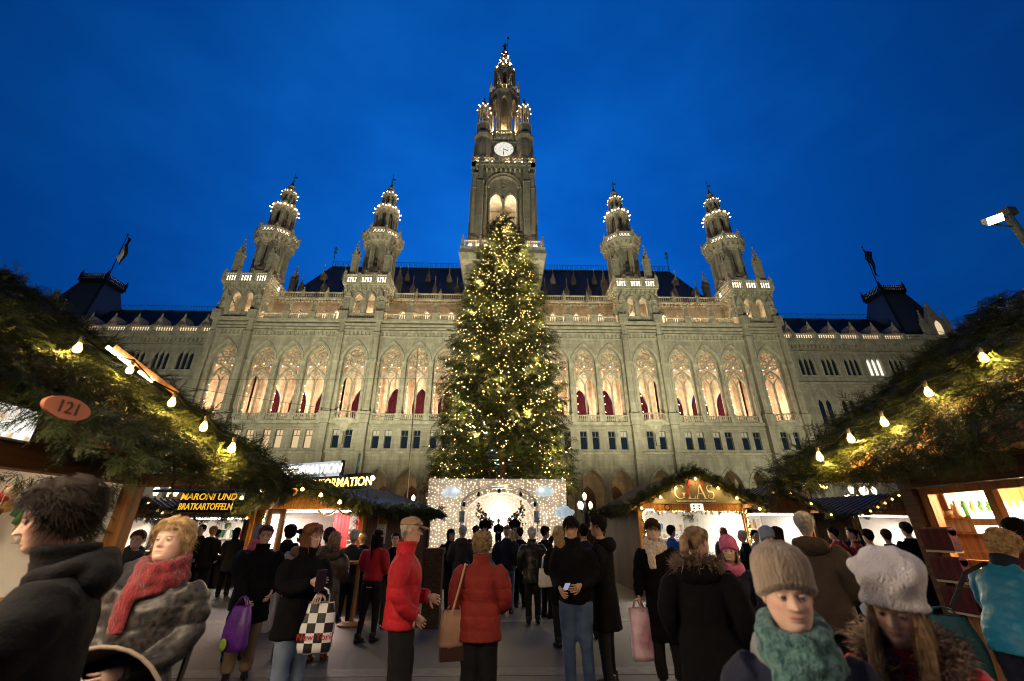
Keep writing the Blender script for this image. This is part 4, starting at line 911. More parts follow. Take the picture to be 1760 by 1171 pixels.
for a in (20, 56, 90, 124, 160):
    x_, z_ = 1.95 * math.cos(R(a)) - .02, 2.66 + 1.0 * math.sin(R(a)); c_ = MB().lathe([(.05, .0), (.07, -.03), (.085, -.2), (.075, -.21)], 8); c_.box(-.012, .012, -.012, .012, 0, .12)
    m_ = MB().join(c_, T3(x_, -.45, z_ - .05, 0, R(-18), R(12 if x_ < 0 else -12))); part('spotlight', m_, M['iron'], st, True)
for s in (-1, 1):
    sp = MB().box(-.14, .14, -.1, .1, -.28, .28); sp.tube(circ(0, -.08, .1, -.11, 12), .02, 4, closed=True); sp.tube(circ(0, .14, .06, -.11, 10), .015, 4, closed=True); sp.box(-.01, .01, -.02, .02, .28, .5)
    part('loudspeaker', sp, mat('pale_speaker_grey', (.36, .44, .5), .5), st, loc=(s * 1.94 - .02, -.42, 2.25))
wing_m = [mat('gold_bauble', (.5, .38, .12), .25, metal=.8), mat('dark_bauble', (.05, .05, .06), .2, metal=.6), mat('silver_bauble', (.6, .6, .62), .2, metal=.9)]
for s in (-1, 1):
    wm = MB()
    for k in range(95):
        t = sg_.random(); u = sg_.random()
        bx, bz = 1.12 - .82 * t, 3.05 - 1.25 * t - .15 * math.sin(t * 5)       # leading edge of the wing
        x_ = bx + .28 * u * (1 - t * .4); z_ = bz - u * (.55 + .55 * (1 - t)) * (.5 + .5 * (int(u * 6) % 2))
        wm.ball((s * x_ , .12 + sg_.random() * .1, z_ + sg_.normal(0, .04)), .05 + .03 * sg_.random(), 6, 4, m=int(sg_.integers(0, 3)))
    part('bauble_wing', wm, wing_m, st, True, kind='stuff')
# lit clouds and the ball
cloud_m = newmat('cloud_skin')[0]; b_ = cloud_m.node_tree.nodes['Principled BSDF']; b_.inputs['Base Color'].default_value = (.62, .78, .88, 1); b_.inputs['Emission Color'].default_value = (.70, .88, 1, 1); b_.inputs['Emission Strength'].default_value = .42; b_.inputs['Roughness'].default_value = .5
for (x_, y_, z_, k_, lab) in ((-2.62, -.22, 3.45, 1, 'pale blue cloud lantern at the upper left of the light wall'), (2.35, -.22, 3.5, 1, 'pale blue cloud lantern at the upper right of the light wall'), (-3.75, -.5, 2.5, .8, 'pale blue cloud lantern at the left edge of the light wall'), (3.35, -.5, 2.45, 1, 'pale blue cloud lantern at the right edge of the light wall')):
    c_ = MB()
    for q in ((0, 0, .26), (-.26, -.03, .2), (.27, -.02, .21), (.1, .13, .2), (-.12, .12, .18), (.42, .03, .12)): c_.ball((q[0] * k_, 0, q[1] * k_), q[2] * k_, 12, 8, sc_=(1, .7, 1))
    solo('cloud_lantern', c_, cloud_m, lab, 'lantern', (x_, SY + y_, z_), 0, 'cloud lanterns on the light wall', True)
solo('ball_lantern', MB().ball((0, 0, .3), .3, 16, 10), cloud_m, 'round pale blue ball lantern on the ground beside the light wall', 'lantern', (-3.3, SY - 1.2, 0), 0, smooth=True)

# ------------------------------------------------------------------ street lamps, floodlight mast, poles, wires
def candelabra(x, y, h, lab, n=4):
    r_ = thing('street_lamp', lab, 'street lamp', (x, y, 0), 0, 'old street lamps with several globes')
    p = MB().lathe([(.22, 0), (.2, .3), (.1, .5), (.075, 1.0), (.06, h - .6), (.1, h - .55), (.05, h - .4), (.05, h + .1)], 10); part('post', p, M['iron'], r_, True)
    for k in range(n):
        a = 2 * PI * k / n + .4; top = (k == n - 1) if n == 4 else False
        ex, ey, ez = (0, 0, h + .35) if top else (.36 * math.cos(a), .36 * math.sin(a), h - .12)
        arm = MB().tube([(0, 0, h - .5), (ex * .6, ey * .6, h - .5), (ex, ey, ez - .2)], .02, 5)
        ar = part('arm', arm, M['iron'], r_)
        part('globe', MB().lathe([(.06, ez - .2), (.11, ez - .05), (.12, ez + .08), (.06, ez + .17), (.02, ez + .22)], 8, (ex, ey)), M['globe'], ar, True)
    point('street_lamp_light', (x, y, h + .1), 40, (1, .86, .66), .3)
M['globe'] = emit('lamp_globe', (1, .80, .52), 2.5, False)
candelabra(18.7, 22, 3.55, 'tall iron street lamp with white globes above the far right huts, the higher one')
candelabra(17.75, 22, 3.15, 'tall iron street lamp with white globes above the far right huts, the lower one')
candelabra(-14.7, 20, 3.3, 'iron street lamp with globes behind the chestnut sign')
candelabra(4.75, 25, 3.0, 'iron street lamp with globes standing between the stage and the glass hut')
candelabra(-5.2, 27, 3.0, 'iron street lamp with globes left of the stage under the town hall arches')
def swirl(x, y, z, lab, k=1.):
    P_ = []; g = np.random.default_rng(int(abs(x) * 10))
    for i in range(70):
        t = i / 70; P_.append((-1.0 + 2 * t, g.normal(0, .05), .16 * math.sin(t * 12) + .25 * math.exp(-((t - .5) / .18) ** 2) + g.normal(0, .03)))
    r_ = thing('light_swag', lab, 'lights', (x, y, z)); part('bulbs', balls(np.array(P_) * k, .032 * k, emit('swag_bulb', (1, .66, .22), 14, False)), None, r_, kind='stuff'); part('wire', MB().tube([tuple(np.array(p) * k) for p in P_[::3]], .008, 4), M['iron'], r_)
    r2 = MB().tube([(0, 0, -z), (0, 0, 0)], .035, 6); part('pole', r2, M['iron'], r_)
swirl(15.6, 22, 3.72, 'yellow swirling light ornament on a pole above the far right huts')
swirl(-12.9, 20, 3.25, 'yellow light ornament on a pole above the chestnut sign', .8)
swirl(-9.6, 14.6, 2.95, 'small yellow light ornament beside the white information sign', .45)
# floodlight on its mast at the right
fm = thing('mast_floodlight', 'white floodlight burning on a tall mast at the right edge', 'floodlight', (16.6, 10, 0))
part('mast', MB().tube([(0, 0, 0), (-.75, 0, 10.9)], [.14, .10], 8).tube([(-.72, 0, 10.6), (-1.33, 0, 10.42)], .035, 6).tube([(-.72, 0, 10.2), (-1.33, 0, 10.28)], .03, 6).cbox((-.68, 0, 10.75), (.3, .3, .25)), mat('galvanised_mast', (.10, .12, .09), .6, .3, 5), fm)
T_ = T3(-1.5, -.1, 10.36, R(-20), R(30), R(-14)) @ Matrix.Diagonal((.52, .6, .56, 1))
hb_ = MB().add([(-.42, -.2, -.22), (.42, -.2, -.22), (.42, -.2, .22), (-.42, -.2, .22), (-.2, .35, -.12), (.3, .35, -.12), (.3, .35, .16), (-.2, .35, .16)], [(0, 1, 5, 4), (1, 2, 6, 5), (2, 3, 7, 6), (3, 0, 4, 7), (4, 5, 6, 7)])
part('housing', MB().join(hb_, T_), mat('aluminium_housing', (.75, .75, .72), .5), fm)
part('lens', MB().join(MB().box(-.40, .40, -.23, -.2, -.2, .2), T_), emit('floodlight_glass', (1, .97, .92), 12), fm)
point('mast_spill', (14.75, 9.2, 10.15), 14, (1, .97, .9), .05); spot('mast_flood', (14.9, 9.7, 10.2), (1, 7.5, 0), 900, (.92, .96, 1), 105, .6, .3)
fm2 = thing('mast_floodlight', 'white floodlight on a tall mast beyond the left edge of the picture', 'floodlight', (-17.4, 9.0, 0))
part('mast', MB().tube([(0, 0, 0), (.6, 0, 10.9)], [.14, .10], 8), mat('galvanised_mast', (.10, .12, .09), .6, .3, 5), fm2)
part('housing', MB().join(MB().box(-.42, .42, -.2, .3, -.22, .22), T3(.9, 0, 10.8, R(20), R(30))), M['iron'], fm2)
spot('mast_flood', (-16.2, 8.8, 10.4), (-1, 6.0, 0), 700, (.92, .96, 1), 105, .6, .3)
solo('flagpole', MB().tube([(0, 0, 0), (-.35, 0, 14.2)], [.06, .04], 6), mat('pale_pole', (.3, .28, .26), .6), 'thin bare pole standing before the arches left of the tree', 'pole', (-6.0, 29.5, 0))
solo('overhead_wire', MB().tube([(-36, 40, 15.1), (-22, 40, 13.0), (-9.5, 40, 11.3), (2, 40, 10.8)], .02, 4).tube([(-36, 40, 15.1), (-20, 40, 15.2), (0, 40, 15.6)], .016, 4), M['iron'], 'thin wires stretched across in front of the arcade', 'wire')
# ------------------------------------------------------------------ market huts
M['wood'] = wood_mat('brown_boards', (.16, .075, .03)); M['woodl'] = wood_mat('honey_pine', (.36, .17, .055)); M['wooddk'] = wood_mat('dark_stained_beam', (.075, .034, .015), axis=1)
M['woody'] = wood_mat('beam_along', (.20, .088, .03), axis=1); M['woodx'] = wood_mat('beam_across', (.22, .10, .034), axis=0); M['woodh'] = wood_mat('hut_boards', (.12, .062, .03))
M['metalroof'] = mat('ribbed_metal_roof', (.07, .085, .105), .32, .2, 3, metal=.5); M['blueroof'] = mat('blue_metal_roof', (.03, .075, .16), .4, .2, 3, metal=.3)
M['hutwhite'] = mat('white_painted_inside', (.8, .77, .72), .7, .08, 4); M['cable'] = mat('black_cable', (.012, .012, .012), .5)
M['socket'] = mat('lamp_socket', (.02, .02, .02), .4)
M['tube'] = emit('fluorescent_tube', (1, .95, .86), 18); M['tubewarm'] = emit('warm_tube', (1, .80, .55), 16)
BULB = MB().lathe([(.006, -.075), (.028, -.066), (.036, -.04), (.033, -.015), (.02, .012), (.015, .03)], 10).mesh('bulb', M['bulb'], True)
BULBS = MB().lathe([(.01, -.08), (.045, -.06), (.05, -.03), (.03, .0), (.018, .02)], 8).mesh('bulb', M['bulb'], True)
SOCK = MB().lathe([(.017, .028), (.019, .03), (.019, .085), (.008, .1)], 8).mesh('socket', M['socket'], True)
def light_string(name, label, pts, small=False, scale=1.0, glow=0):
    """cable through the points, a bulb with its socket hanging at each"""
    r_ = thing(name, label, 'light string', pts[0]); o = Vector(pts[0]); pth = []
    for i, p in enumerate(pts):
        q = Vector(p) - o + Vector((0, 0, .09 * scale)); pth.append(q)
        if i < len(pts) - 1: q2 = (q + Vector(pts[i + 1]) - o + Vector((0, 0, .09 * scale))) / 2; pth.append(q2 - Vector((0, 0, .05)))
        b = part('bulb', BULBS if small else BULB, None, r_, loc=tuple(Vector(p) - o)); b.scale = (scale,) * 3
        if not small: part('socket', SOCK, None, b)
        if glow: point('string_bulb_light', (p[0], p[1] - .09, p[2] - .06), glow, (1, .60, .15), .03)
    part('cable', MB().tube(pth, .007, 5), mat('string_cable', (.004, .004, .004), .9, spec=0.) if 'string_cable' not in bpy.data.materials else bpy.data.materials['string_cable'], r_)
def garland_plane(name, label, P, D, S, sprays=None, m=None):
    return solo(name, scatter(name, sprays or SP_HI, P, D, S, m or M['fir']), None, label, 'garland')
gg = np.random.default_rng(21)
def along(a, b, n, rad_, down=.6, out=(0, -1, 0), s0=.28, s1=.42):
    """sprays bunched round the line a-b, hanging"""
    a, b = np.array(a, float), np.array(b, float); t = gg.random(n)[:, None]
    P = a + (b - a) * t + gg.normal(0, rad_ * .45, (n, 3)); ax = (b - a) / np.linalg.norm(b - a)
    D = gg.normal(0, .55, (n, 3)) + ax * gg.choice([-1, 1], (n, 1)) * .5 + np.array(out) * .7 + np.array([0, 0, -down]); return P, D, s0 + (s1 - s0) * gg.random(n)
def cat3(*L_): return [np.concatenate([l[i] for l in L_]) for i in range(3)]

# ---- big hut on the left (number 121): roof falling towards the aisle
zl = lambda x: 2.12 + .595 * (-2.5 - x)
hA = thing('market_hut', 'large fir covered market hut at the left edge with the oval number plate', 'market hut', (-4.0, 3.0, 0))
A = lambda nm, mb, m, smooth=False, kind=None, label=None: part(nm, mb, m, hA, smooth, (4.0, -3.0, 0), 0, kind, label)
YN, YF = 2.75, 5.1
ZP = 1.0
g = MB().add([(-2.45, YN, zl(-2.45)), (-2.45, YF, zl(-2.45)), (-7.0, YF, zl(-7)), (-7.0, YN, zl(-7)), (-2.45, YN, zl(-2.45) - .04), (-2.45, YF, zl(-2.45) - .04), (-7.0, YF, zl(-7) - .04), (-7.0, YN, zl(-7) - .04)], [(0, 1, 2, 3), (7, 6, 5, 4), (0, 4, 5, 1), (1, 5, 6, 2), (3, 2, 6, 7), (0, 3, 7, 4)])
g.add([(-7.0, YN, zl(-7)), (-7.0, YF, zl(-7)), (-10.5, YF, 2.7), (-10.5, YN, 2.7)], [(0, 1, 2, 3)]); A('roof', g, M['wooddk'])
A('beam', MB().box(-4.13, -3.95, -3.5, 5.08, 2.08, 2.26), M['woody']); A('beam', MB().box(-3.949, -2.5, 4.95, 5.07, 2.06, 2.19), M['woodx'])
A('rake_board', MB().beam((-2.46, 5.13, zl(-2.46) + .02), (-6.8, 5.13, zl(-6.8) + .02), .05, .14), M['woodx'])
A('post', MB().box(-4.12, -3.98, 4.94, 5.08, 0, 2.078), M['woodl']); A('post', MB().box(-4.12, -3.98, .6, .74, 0, 2.078), M['woodl'])
PL1 = MB().box(-.012, .012, -.072, .072, 0, .8).mesh('plank', M['wood'])
for i in range(29):
    y = .75 + i * .149; o = part('plank', PL1, None, hA, loc=(-4.08 + 4.0 + .004 * (i % 3), y - 3.0, 2.262))
A('counter', MB().box(-4.7, -3.85, -3.4, 4.93, .98, 1.04), M['woodl'])
for i in range(28):
    part('plank', MB().box(-.012, .012, -.072, .072, 0, .97).mesh('plank', M['wood']) if i == 0 else LASTP, None, hA, loc=(-.04 + .004 * (i % 3), .82 + i * .149 - 3.0, 0)); LASTP = bpy.data.objects[-1].data if False else hA and [x for x in bpy.data.meshes if x.name.startswith('plank')][-1]
A('wall', MB().box(-6.9, -6.85, -3.5, 5.0, 0, 3.5).box(-6.84, -4.13, 4.96, 5.0, 0, 2.9).box(-6.84, -4.15, -3.5, -3.46, 0, 2.9), M['hutwhite'])
A('ceiling', MB().box(-6.84, -4.15, -3.45, 4.95, 2.4, 2.43), M['hutwhite'])
for y in (-2.4, -.4, 1.6, 2.9, 4.2): A('lamp', MB().tube([(-4.9, y - .45, 2.3), (-4.9, y + .45, 2.3)], .025, 6), M['tubewarm'])
area('hut_and_fill_light', (-4.75, 1.2, 2.3), (-4.5, 1.2, 0), 420, (1, .78, .52), .3, 7.4)
area('hut_and_fill_light', (-4.3, .2, 2.0), (0, .2, .9), 190, (1, .72, .45), .25, 7.6)  # aisle fill without a fixture, added to brighten the people
# fir cover
n = 2300
u, v = gg.random(n), gg.random(n); x_ = -2.5 - 4.4 * u; y_ = YN + (YF - YN) * v
P = np.stack([x_, y_, zl(x_) + .04 + .12 * gg.random(n)], 1); D = np.stack([.9 + gg.normal(0, .35, n), gg.normal(0, .6, n), -.55 + gg.normal(0, .28, n)], 1); S = .20 + .14 * gg.random(n)
e1 = along((-2.42, YN, zl(-2.42)), (-2.42, YF, zl(-2.42)), 420, .07, .2, (.5, 0, .1), .13, .22); e2 = along((-2.4, YF, zl(-2.4) + .06), (-6.9, YF, zl(-6.9) + .06), 480, .09, .15, (.1, .1, .3), .2, .3)
e3 = along((-2.6, YN, zl(-2.6) + .05), (-6.9, YN, zl(-6.9) + .05), 750, .12, .35, (.2, -.5, 0), .2, .3)
garland_plane('fir_garland', 'thick dark fir branches covering the roof of the large left hut', *cat3((P, D, S), e1, e2, e3))
e1 = along((-3.9, 4.5, 1.1), (-3.9, 4.93, 2.05), 1, .02); 
e1 = along((-4.16, 4.86, 1.0), (-4.16, 4.86, 2.05), 150, .06, .5, (0, -.5, 0), .12, .2); e2 = along((-4.14, .8, 2.04), (-4.14, 4.9, 2.04), 260, .04, .8, (.2, 0, 0), .1, .18)
garland_plane('fir_garland', 'narrow fir garland framing the counter opening of the left hut', *cat3(e1, e2))
e1 = along((-3.9, 3.98, 2.33), (-3.9, 4.56, 2.22), 120, .05, .5, (.3, 0, 0), .1, .18)
garland_plane('fir_garland', 'small dark fir garland under the white sign with the orange disc', *e1)
light_string('light_string', 'string of five big yellow bulbs along the left hut roof', [(-3.52, 3.30, 3.02), (-3.55, 3.87, 3.04), (-2.99, 3.79, 2.70), (-2.64, 3.79, 2.48), (-2.33, 3.77, 2.29)], scale=.85, glow=17)
# wooden batten with warm light strip on the roof edge
r_ = thing('light_batten', 'wooden batten with white light strips along the left hut roof', 'lamp', (-4.25, 4.36, 3.46))
part('batten', MB().beam((0, 0, 0), (.87, -.05, -.54), .03, .05), M['woodl'], r_); part('strip', MB().beam((-.05, -.04, -.02), (.32, -.06, -.25), .02, .035).beam((.42, -.07, -.31), (.60, -.075, -.42), .02, .03), M['tubewarm'], r_)
# signs of the left hut
s = solo('number_sign', MB().prism([(.125 * math.cos(2 * PI * i / 32), .055 * math.sin(2 * PI * i / 32)) for i in range(32)], -.01, .01), mat('terracotta_plate', (.24, .075, .038), .6, .15, 12), 'oval reddish brown number plate 121 on the fir garland', 'sign', (-2.23, 2.17, 2.19), R(90))
text('lettering', '121', .088, mat('sign_black', (.02, .012, .01), .6), s, (0, -.012, 0), ext=.002)
s = solo('poster', MB().box(-.2, .2, -.015, .015, -.135, .135), mat('poster_frame', (.3, .28, .24)), 'bright white lit picture sign above the counter of the left hut', 'sign', (-3.93, 3.44, 2.41), R(90))
pm_, t_, b_ = newmat('lit_poster'); nz = t_.nodes.new('ShaderNodeTexNoise'); nz.inputs['Scale'].default_value = 9; rp = t_.nodes.new('ShaderNodeValToRGB'); rp.color_ramp.elements[0].position = .36; rp.color_ramp.elements[0].color = (.55, .38, .2, 1); rp.color_ramp.elements[1].position = .5; rp.color_ramp.elements[1].color = (1, .97, .9, 1)
tcn = t_.nodes.new('ShaderNodeTexCoord'); t_.links.new(tcn.outputs['Object'], nz.inputs['Vector']); t_.links.new(nz.outputs['Fac'], rp.inputs[0]); t_.links.new(rp.outputs[0], b_.inputs['Emission Color']); b_.inputs['Emission Strength'].default_value = 1.3
part('print', MB().box(-.185, .185, -.019, -.016, -.12, .12), pm_, s)
s = solo('shop_sign', MB().box(-.27, .27, -.01, .01, -.075, .075), mat('cream_board', (.62, .56, .44), .6), 'cream sign board with an orange disc above the left counter', 'sign', (-3.9, 4.27, 2.33), R(90))
part('disc', MB().prism([(.19 + .055 * math.cos(2 * PI * i / 20), .0 + .055 * math.sin(2 * PI * i / 20)) for i in range(20)], -.014, -.011), mat('orange_print', (.55, .2, .05)), s)
for k in range(9): part('print', MB().box(-.03 + k * .012, -.022 + k * .012, -.013, -.011, -.01, .02 + .01 * (k % 2)), mat('red_print', (.4, .08, .06)) if k == 0 else bpy.data.materials['red_print'], s)
# goods in the left hut
def cm(nm, c, rough=.35, metal=0.): return bpy.data.materials.get(nm) or mat(nm, c, rough, .15, 8, metal=metal)
gcol = [('red_glaze', (.42, .03, .03)), ('white_glaze', (.75, .72, .68)), ('gold_foil', (.6, .4, .12)), ('green_glaze', (.05, .16, .05)), ('cream_felt', (.6, .5, .35)), ('brown_felt', (.2, .1, .05))]
ghk = ['red', 'white', 'gold', 'green', 'cream', 'brown']
for i in range(90):
    y = (4.4 + .5 * gg.random()) if i % 3 else 3.1 + .7 * gg.random(); z = 1.42 + .58 * gg.random(); x = -4.25 - (1.5 if i % 3 else .35) * gg.random(); c = int(gg.integers(0, 6)); k = i % 4
    g = MB()
    if k == 0: g.ball((0, 0, 0), .05, 10, 7); g.lathe([(.012, .045), (.012, .065)], 6)
    elif k == 1: g.prism([(-.05, -.06), (.05, -.06), (.05, .02), (0, .07), (-.05, .02)], -.03, .03, T=Matrix.Rotation(PI / 2, 4, 'Z'))
    elif k == 2: g.prism([((.07 if j % 2 == 0 else .03) * math.sin(j * PI / 5), (.07 if j % 2 == 0 else .03) * math.cos(j * PI / 5)) for j in range(10)], -.012, .012, T=Matrix.Rotation(PI / 2, 4, 'Z'))
    else: g.lathe([(.01, -.09), (.05, -.07), (.03, .0), (.012, .05), (.02, .07)], 8)
    g.tube([(0, 0, .06), (0, 0, 2.05 - z)], .002, 4)
    kind_ = ['ball', 'little house', 'star', 'bell'][k]
    solo('ornament', g, cm(*gcol[c]), f'{ghk[c]} {kind_} ornament hanging in the left hut opening', 'ornament', (x, y, z), 0, f'{ghk[c]} {kind_} ornaments in the left hut', True)
g = MB().tube([(0, -.16, -.1), (0, -.16, .08), (0, 0, .2), (0, .16, .08), (0, .16, -.1), (0, -.16, -.1)], .016, 6); solo('wooden_house_frame', g, M['hutwhite'], 'white outlined toy house hanging at the left edge behind the man', 'ornament', (-4.2, 3.45, 1.82), smooth=False)
for i, (y, z) in enumerate(((3.62, 1.96), (3.64, 1.86), (4.45, 1.93), (4.82, 1.78))):
    lo_ = thing('globe_lamp', ['upper white globe lamp beside the toy house', 'lower white globe lamp beside the toy house', 'white globe lamp among the red stars in the left hut', 'white globe lamp next to the post of the left hut'][i], 'lamp', (-4.22, y, z), 0, 'globe lamps in the left hut')
    part('globe', MB().ball((0, 0, 0), .045, 10, 7), emit('globe_glow', (1, .84, .6), 7) if i == 0 else bpy.data.materials['globe_glow'], lo_, True); part('cord', MB().tube([(0, 0, .04), (0, 0, 2.08 - z)], .004, 4), M['cable'], lo_)

# ---- big hut on the right
zr = lambda x: 2.17 + .615 * (x - 3.47)
hB = thing('market_hut', 'large fir covered market hut at the right edge with a glazed front', 'market hut', (5.0, 3.0, 0))
B = lambda nm, mb, m, smooth=False, kind=None, label=None: part(nm, mb, m, hB, smooth, (-5.0, -3.0, 0), 0, kind, label)
YN, YF = 2.5, 5.4
g = MB().add([(3.44, YN, zr(3.44)), (3.44, YF, zr(3.44)), (7.8, YF, zr(7.8)), (7.8, YN, zr(7.8)), (3.44, YN, zr(3.44) - .04), (3.44, YF, zr(3.44) - .04), (7.8, YF, zr(7.8) - .04), (7.8, YN, zr(7.8) - .04)], [(3, 2, 1, 0), (4, 5, 6, 7), (1, 5, 4, 0), (2, 6, 5, 1), (7, 6, 2, 3), (4, 7, 3, 0)])
g.add([(7.8, YN, zr(7.8)), (7.8, YF, zr(7.8)), (11.2, YF, 2.7), (11.2, YN, 2.7)], [(3, 2, 1, 0)]); B('roof', g, M['woodl'])
B('beam', MB().box(4.92, 5.10, -3.5, 5.36, 2.08, 2.28), M['wooddk']); B('beam', MB().box(3.5, 4.918, 5.2, 5.33, 2.15, 2.28), M['woodx'])
B('post', MB().box(4.93, 5.09, 5.2, 5.36, 0, 2.078), M['wooddk'])
B('fascia', MB().box(4.95, 4.98, -3.5, 5.36, 2.282, 2.75), M['woody'])
for i in range(30): part('plank', PL1, None, hB, loc=(.02 + .004 * (i % 3), 1.0 + i * .149 - 3.0, 2.4))
B('window_frame', MB().box(5.0, 5.09, 5.09, 5.19, 1.12, 2.075).box(5.0, 5.09, -3.5, 5.088, 1.24, 1.33).box(5.0, 5.09, -3.5, 5.088, 2.0, 2.075), M['woodl'])
B('mullion', MB().box(5.01, 5.08, 4.40, 4.48, 1.332, 1.998), M['woodl']); B('mullion', MB().box(5.01, 5.08, 3.2, 3.28, 1.332, 1.998), M['woodl'])
gl_, gt, gb = newmat('window_glass'); gt.nodes.remove(gb); o_ = gt.nodes['Material Output']
f_ = gt.nodes.new('ShaderNodeFresnel'); f_.inputs['IOR'].default_value = 1.5; tb = gt.nodes.new('ShaderNodeBsdfTransparent'); gb = gt.nodes.new('ShaderNodeBsdfGlossy'); gb.inputs['Roughness'].default_value = .01; mx_ = gt.nodes.new('ShaderNodeMixShader')
mx_.inputs[0].default_value = .09; gt.links.new(tb.outputs[0], mx_.inputs[1]); gt.links.new(gb.outputs[0], mx_.inputs[2]); gt.links.new(mx_.outputs[0], o_.inputs[0]); M['glass'] = gl_
for ya, yb in ((4.482, 5.088), (3.282, 4.398)): B('window_pane', MB().add([(5.04, ya, 1.332), (5.04, yb, 1.332), (5.04, yb, 1.998), (5.04, ya, 1.998)], [(0, 1, 2, 3)]), M['glass'])
B('wall', MB().box(5.02, 5.06, -3.5, 5.19, 0, 1.238).box(7.4, 7.45, -3.5, 5.3, 0, 3).box(5.1, 7.39, 5.3, 5.34, 0, 2.9), M['woodl'])
B('ceiling', MB().box(5.1, 7.39, -3.5, 5.28, 2.3, 2.33), M['woodl'])
for i, (x, y, r0) in enumerate(((5.62, 4.55, .17), (6.0, 4.75, .13), (6.5, 4.9, .11))):
    lp = thing('ceiling_lamp', ['large glowing saucer lamp nearest the glazed front', 'middle glowing saucer lamp inside the right hut', 'farthest glowing saucer lamp inside the right hut'][i], 'lamp', (x, y, 2.12), 0, 'saucer lamps in the right hut')
    part('shade', MB().lathe([(r0, 0), (r0 * .95, .03), (r0 * .4, .07), (.02, .09)], 18), M['hutwhite'], lp, True); part('diffuser', MB().lathe([(.001, -.03), (r0 * .7, -.02), (r0 * .97, -.002)], 18), emit('saucer_glow', (1, .82, .6), 9) if i == 0 else bpy.data.materials['saucer_glow'], lp, True); part('stem', MB().tube([(0, 0, .08), (0, 0, .18)], .01, 6), M['iron'], lp)
point('saucer_and_room_light', (5.62, 4.55, 2.03), 150, (1, .74, .46), .08); point('saucer_and_room_light', (6.0, 4.75, 2.03), 100, (1, .74, .46), .08); point('saucer_and_room_light', (6.2, 1.5, 2.1), 80, (1, .74, .46), .15); area('hut_and_fill_light', (5.2, .0, 1.97), (0, .0, 1.0), 180, (1, .74, .48), .25, 7.6)  # third point has no saucer; area light is unhoused fill added for people
for i, z in enumerate((1.75, 1.60)):
    sh = thing('lit_shelf', ['upper glowing shelf with cakes behind the glass', 'lower glowing shelf with cakes behind the glass'][i], 'shelf', (6.1, 5.1, z), 0, 'glowing shelves in the right hut')
    part('board', MB().box(-.85, 1.1, -.16, .19, -.02, 0), M['woodl'], sh); part('light_box', MB().box(-.85, 1.1, -.18, -.161, -.012, .065), emit('shelf_glow', (1, .84, .6), 3.2) if i == 0 else bpy.data.materials['shelf_glow'], sh)
for i in range(16):
    c = int(gg.integers(0, 6)); g = MB().lathe([(.03, 0), (.05, .02), (.045, .1), (.02, .14), (.02, .18)], 8); solo('jar', g, cm(*gcol[c]), f'{ghk[c]} jar standing on the shelf behind the glass', 'jar', (5.32 + .1 * i, 5.12, 1.752), 0, f'{ghk[c]} jars on the shelf in the right hut', True)
sn = solo('hanging_sign', MB().prism([(-.28, -.14), (.28, -.14), (.28, .06), (.15, .13), (0, .16), (-.15, .13), (-.28, .06)], -.01, .01), mat('cream_board', (.62, .56, .44), .6), 'cream arched board wreathed in yellow tinsel inside the right hut', 'sign', (5.62, 5.24, 1.99))
part('tinsel', balls([(-.3 + .6 * t, -.03, .17 + .0 - .25 * abs(t - .5) ** 2 + gg.normal(0, .015)) for t in gg.random(60)], .02, emit('tinsel_glow', (1, .62, .06), 3, False), 'tinsel'), None, sn, kind='stuff')
for i, z in enumerate((1.42, 1.13, .84)):
    bl = thing('folded_blanket', ['top one of the dark red folded blankets by the right post', 'middle one of the dark red folded blankets by the right post', 'lowest dark red folded blanket by the right post'][i], 'blanket', (4.86, 5.0, z), 0, 'folded blankets hung beside the right post')
    part('cloth', MB().box(-.045, .045, -.17, .17, 0, .2).tube([(0, -.17, .185), (0, .17, .185)], .045, 8), mat('maroon_wool', (.07, .012, .018), .9, .5, 3, .3, 60, stretch=(1, 14, 1)) if i == 0 else bpy.data.materials['maroon_wool'], bl); part('trim', MB().box(-.05, .05, -.165, .165, -.022, -.002), cm('cream_fringe', (.5, .42, .3), .9), bl)
n = 2600
u, v = gg.random(n), gg.random(n); x_ = 3.5 + 4.2 * u; y_ = YN + (YF - YN) * v
P = np.stack([x_, y_, zr(x_) + .04 + .12 * gg.random(n)], 1); D = np.stack([-.9 + gg.normal(0, .35, n), gg.normal(0, .6, n), -.55 + gg.normal(0, .28, n)], 1); S = .20 + .14 * gg.random(n)
e1 = along((3.42, YN + .3, zr(3.42)), (3.42, YF, zr(3.42)), 420, .07, .2, (-.5, 0, .1), .13, .22); e2 = along((3.4, YF, zr(3.4) + .06), (7.6, YF, zr(7.6) + .06), 480, .09, .15, (-.1, .1, .3), .2, .3)
e3 = along((3.6, YN, zr(3.6) + .05), (7.6, YN, zr(7.6) + .05), 750, .12, .35, (.2, -.5, 0), .2, .3)
garland_plane('fir_garland', 'thick fir branches covering the roof of the large right hut', *cat3((P, D, S), e1, e2, e3))
light_string('light_string', 'string of five big yellow bulbs along the right hut roof', [(4.50, 3.52, 3.11), (4.10, 3.77, 2.85), (3.68, 3.90, 2.59), (3.51, 4.15, 2.48), (3.28, 4.34, 2.33)], scale=.9, glow=20)

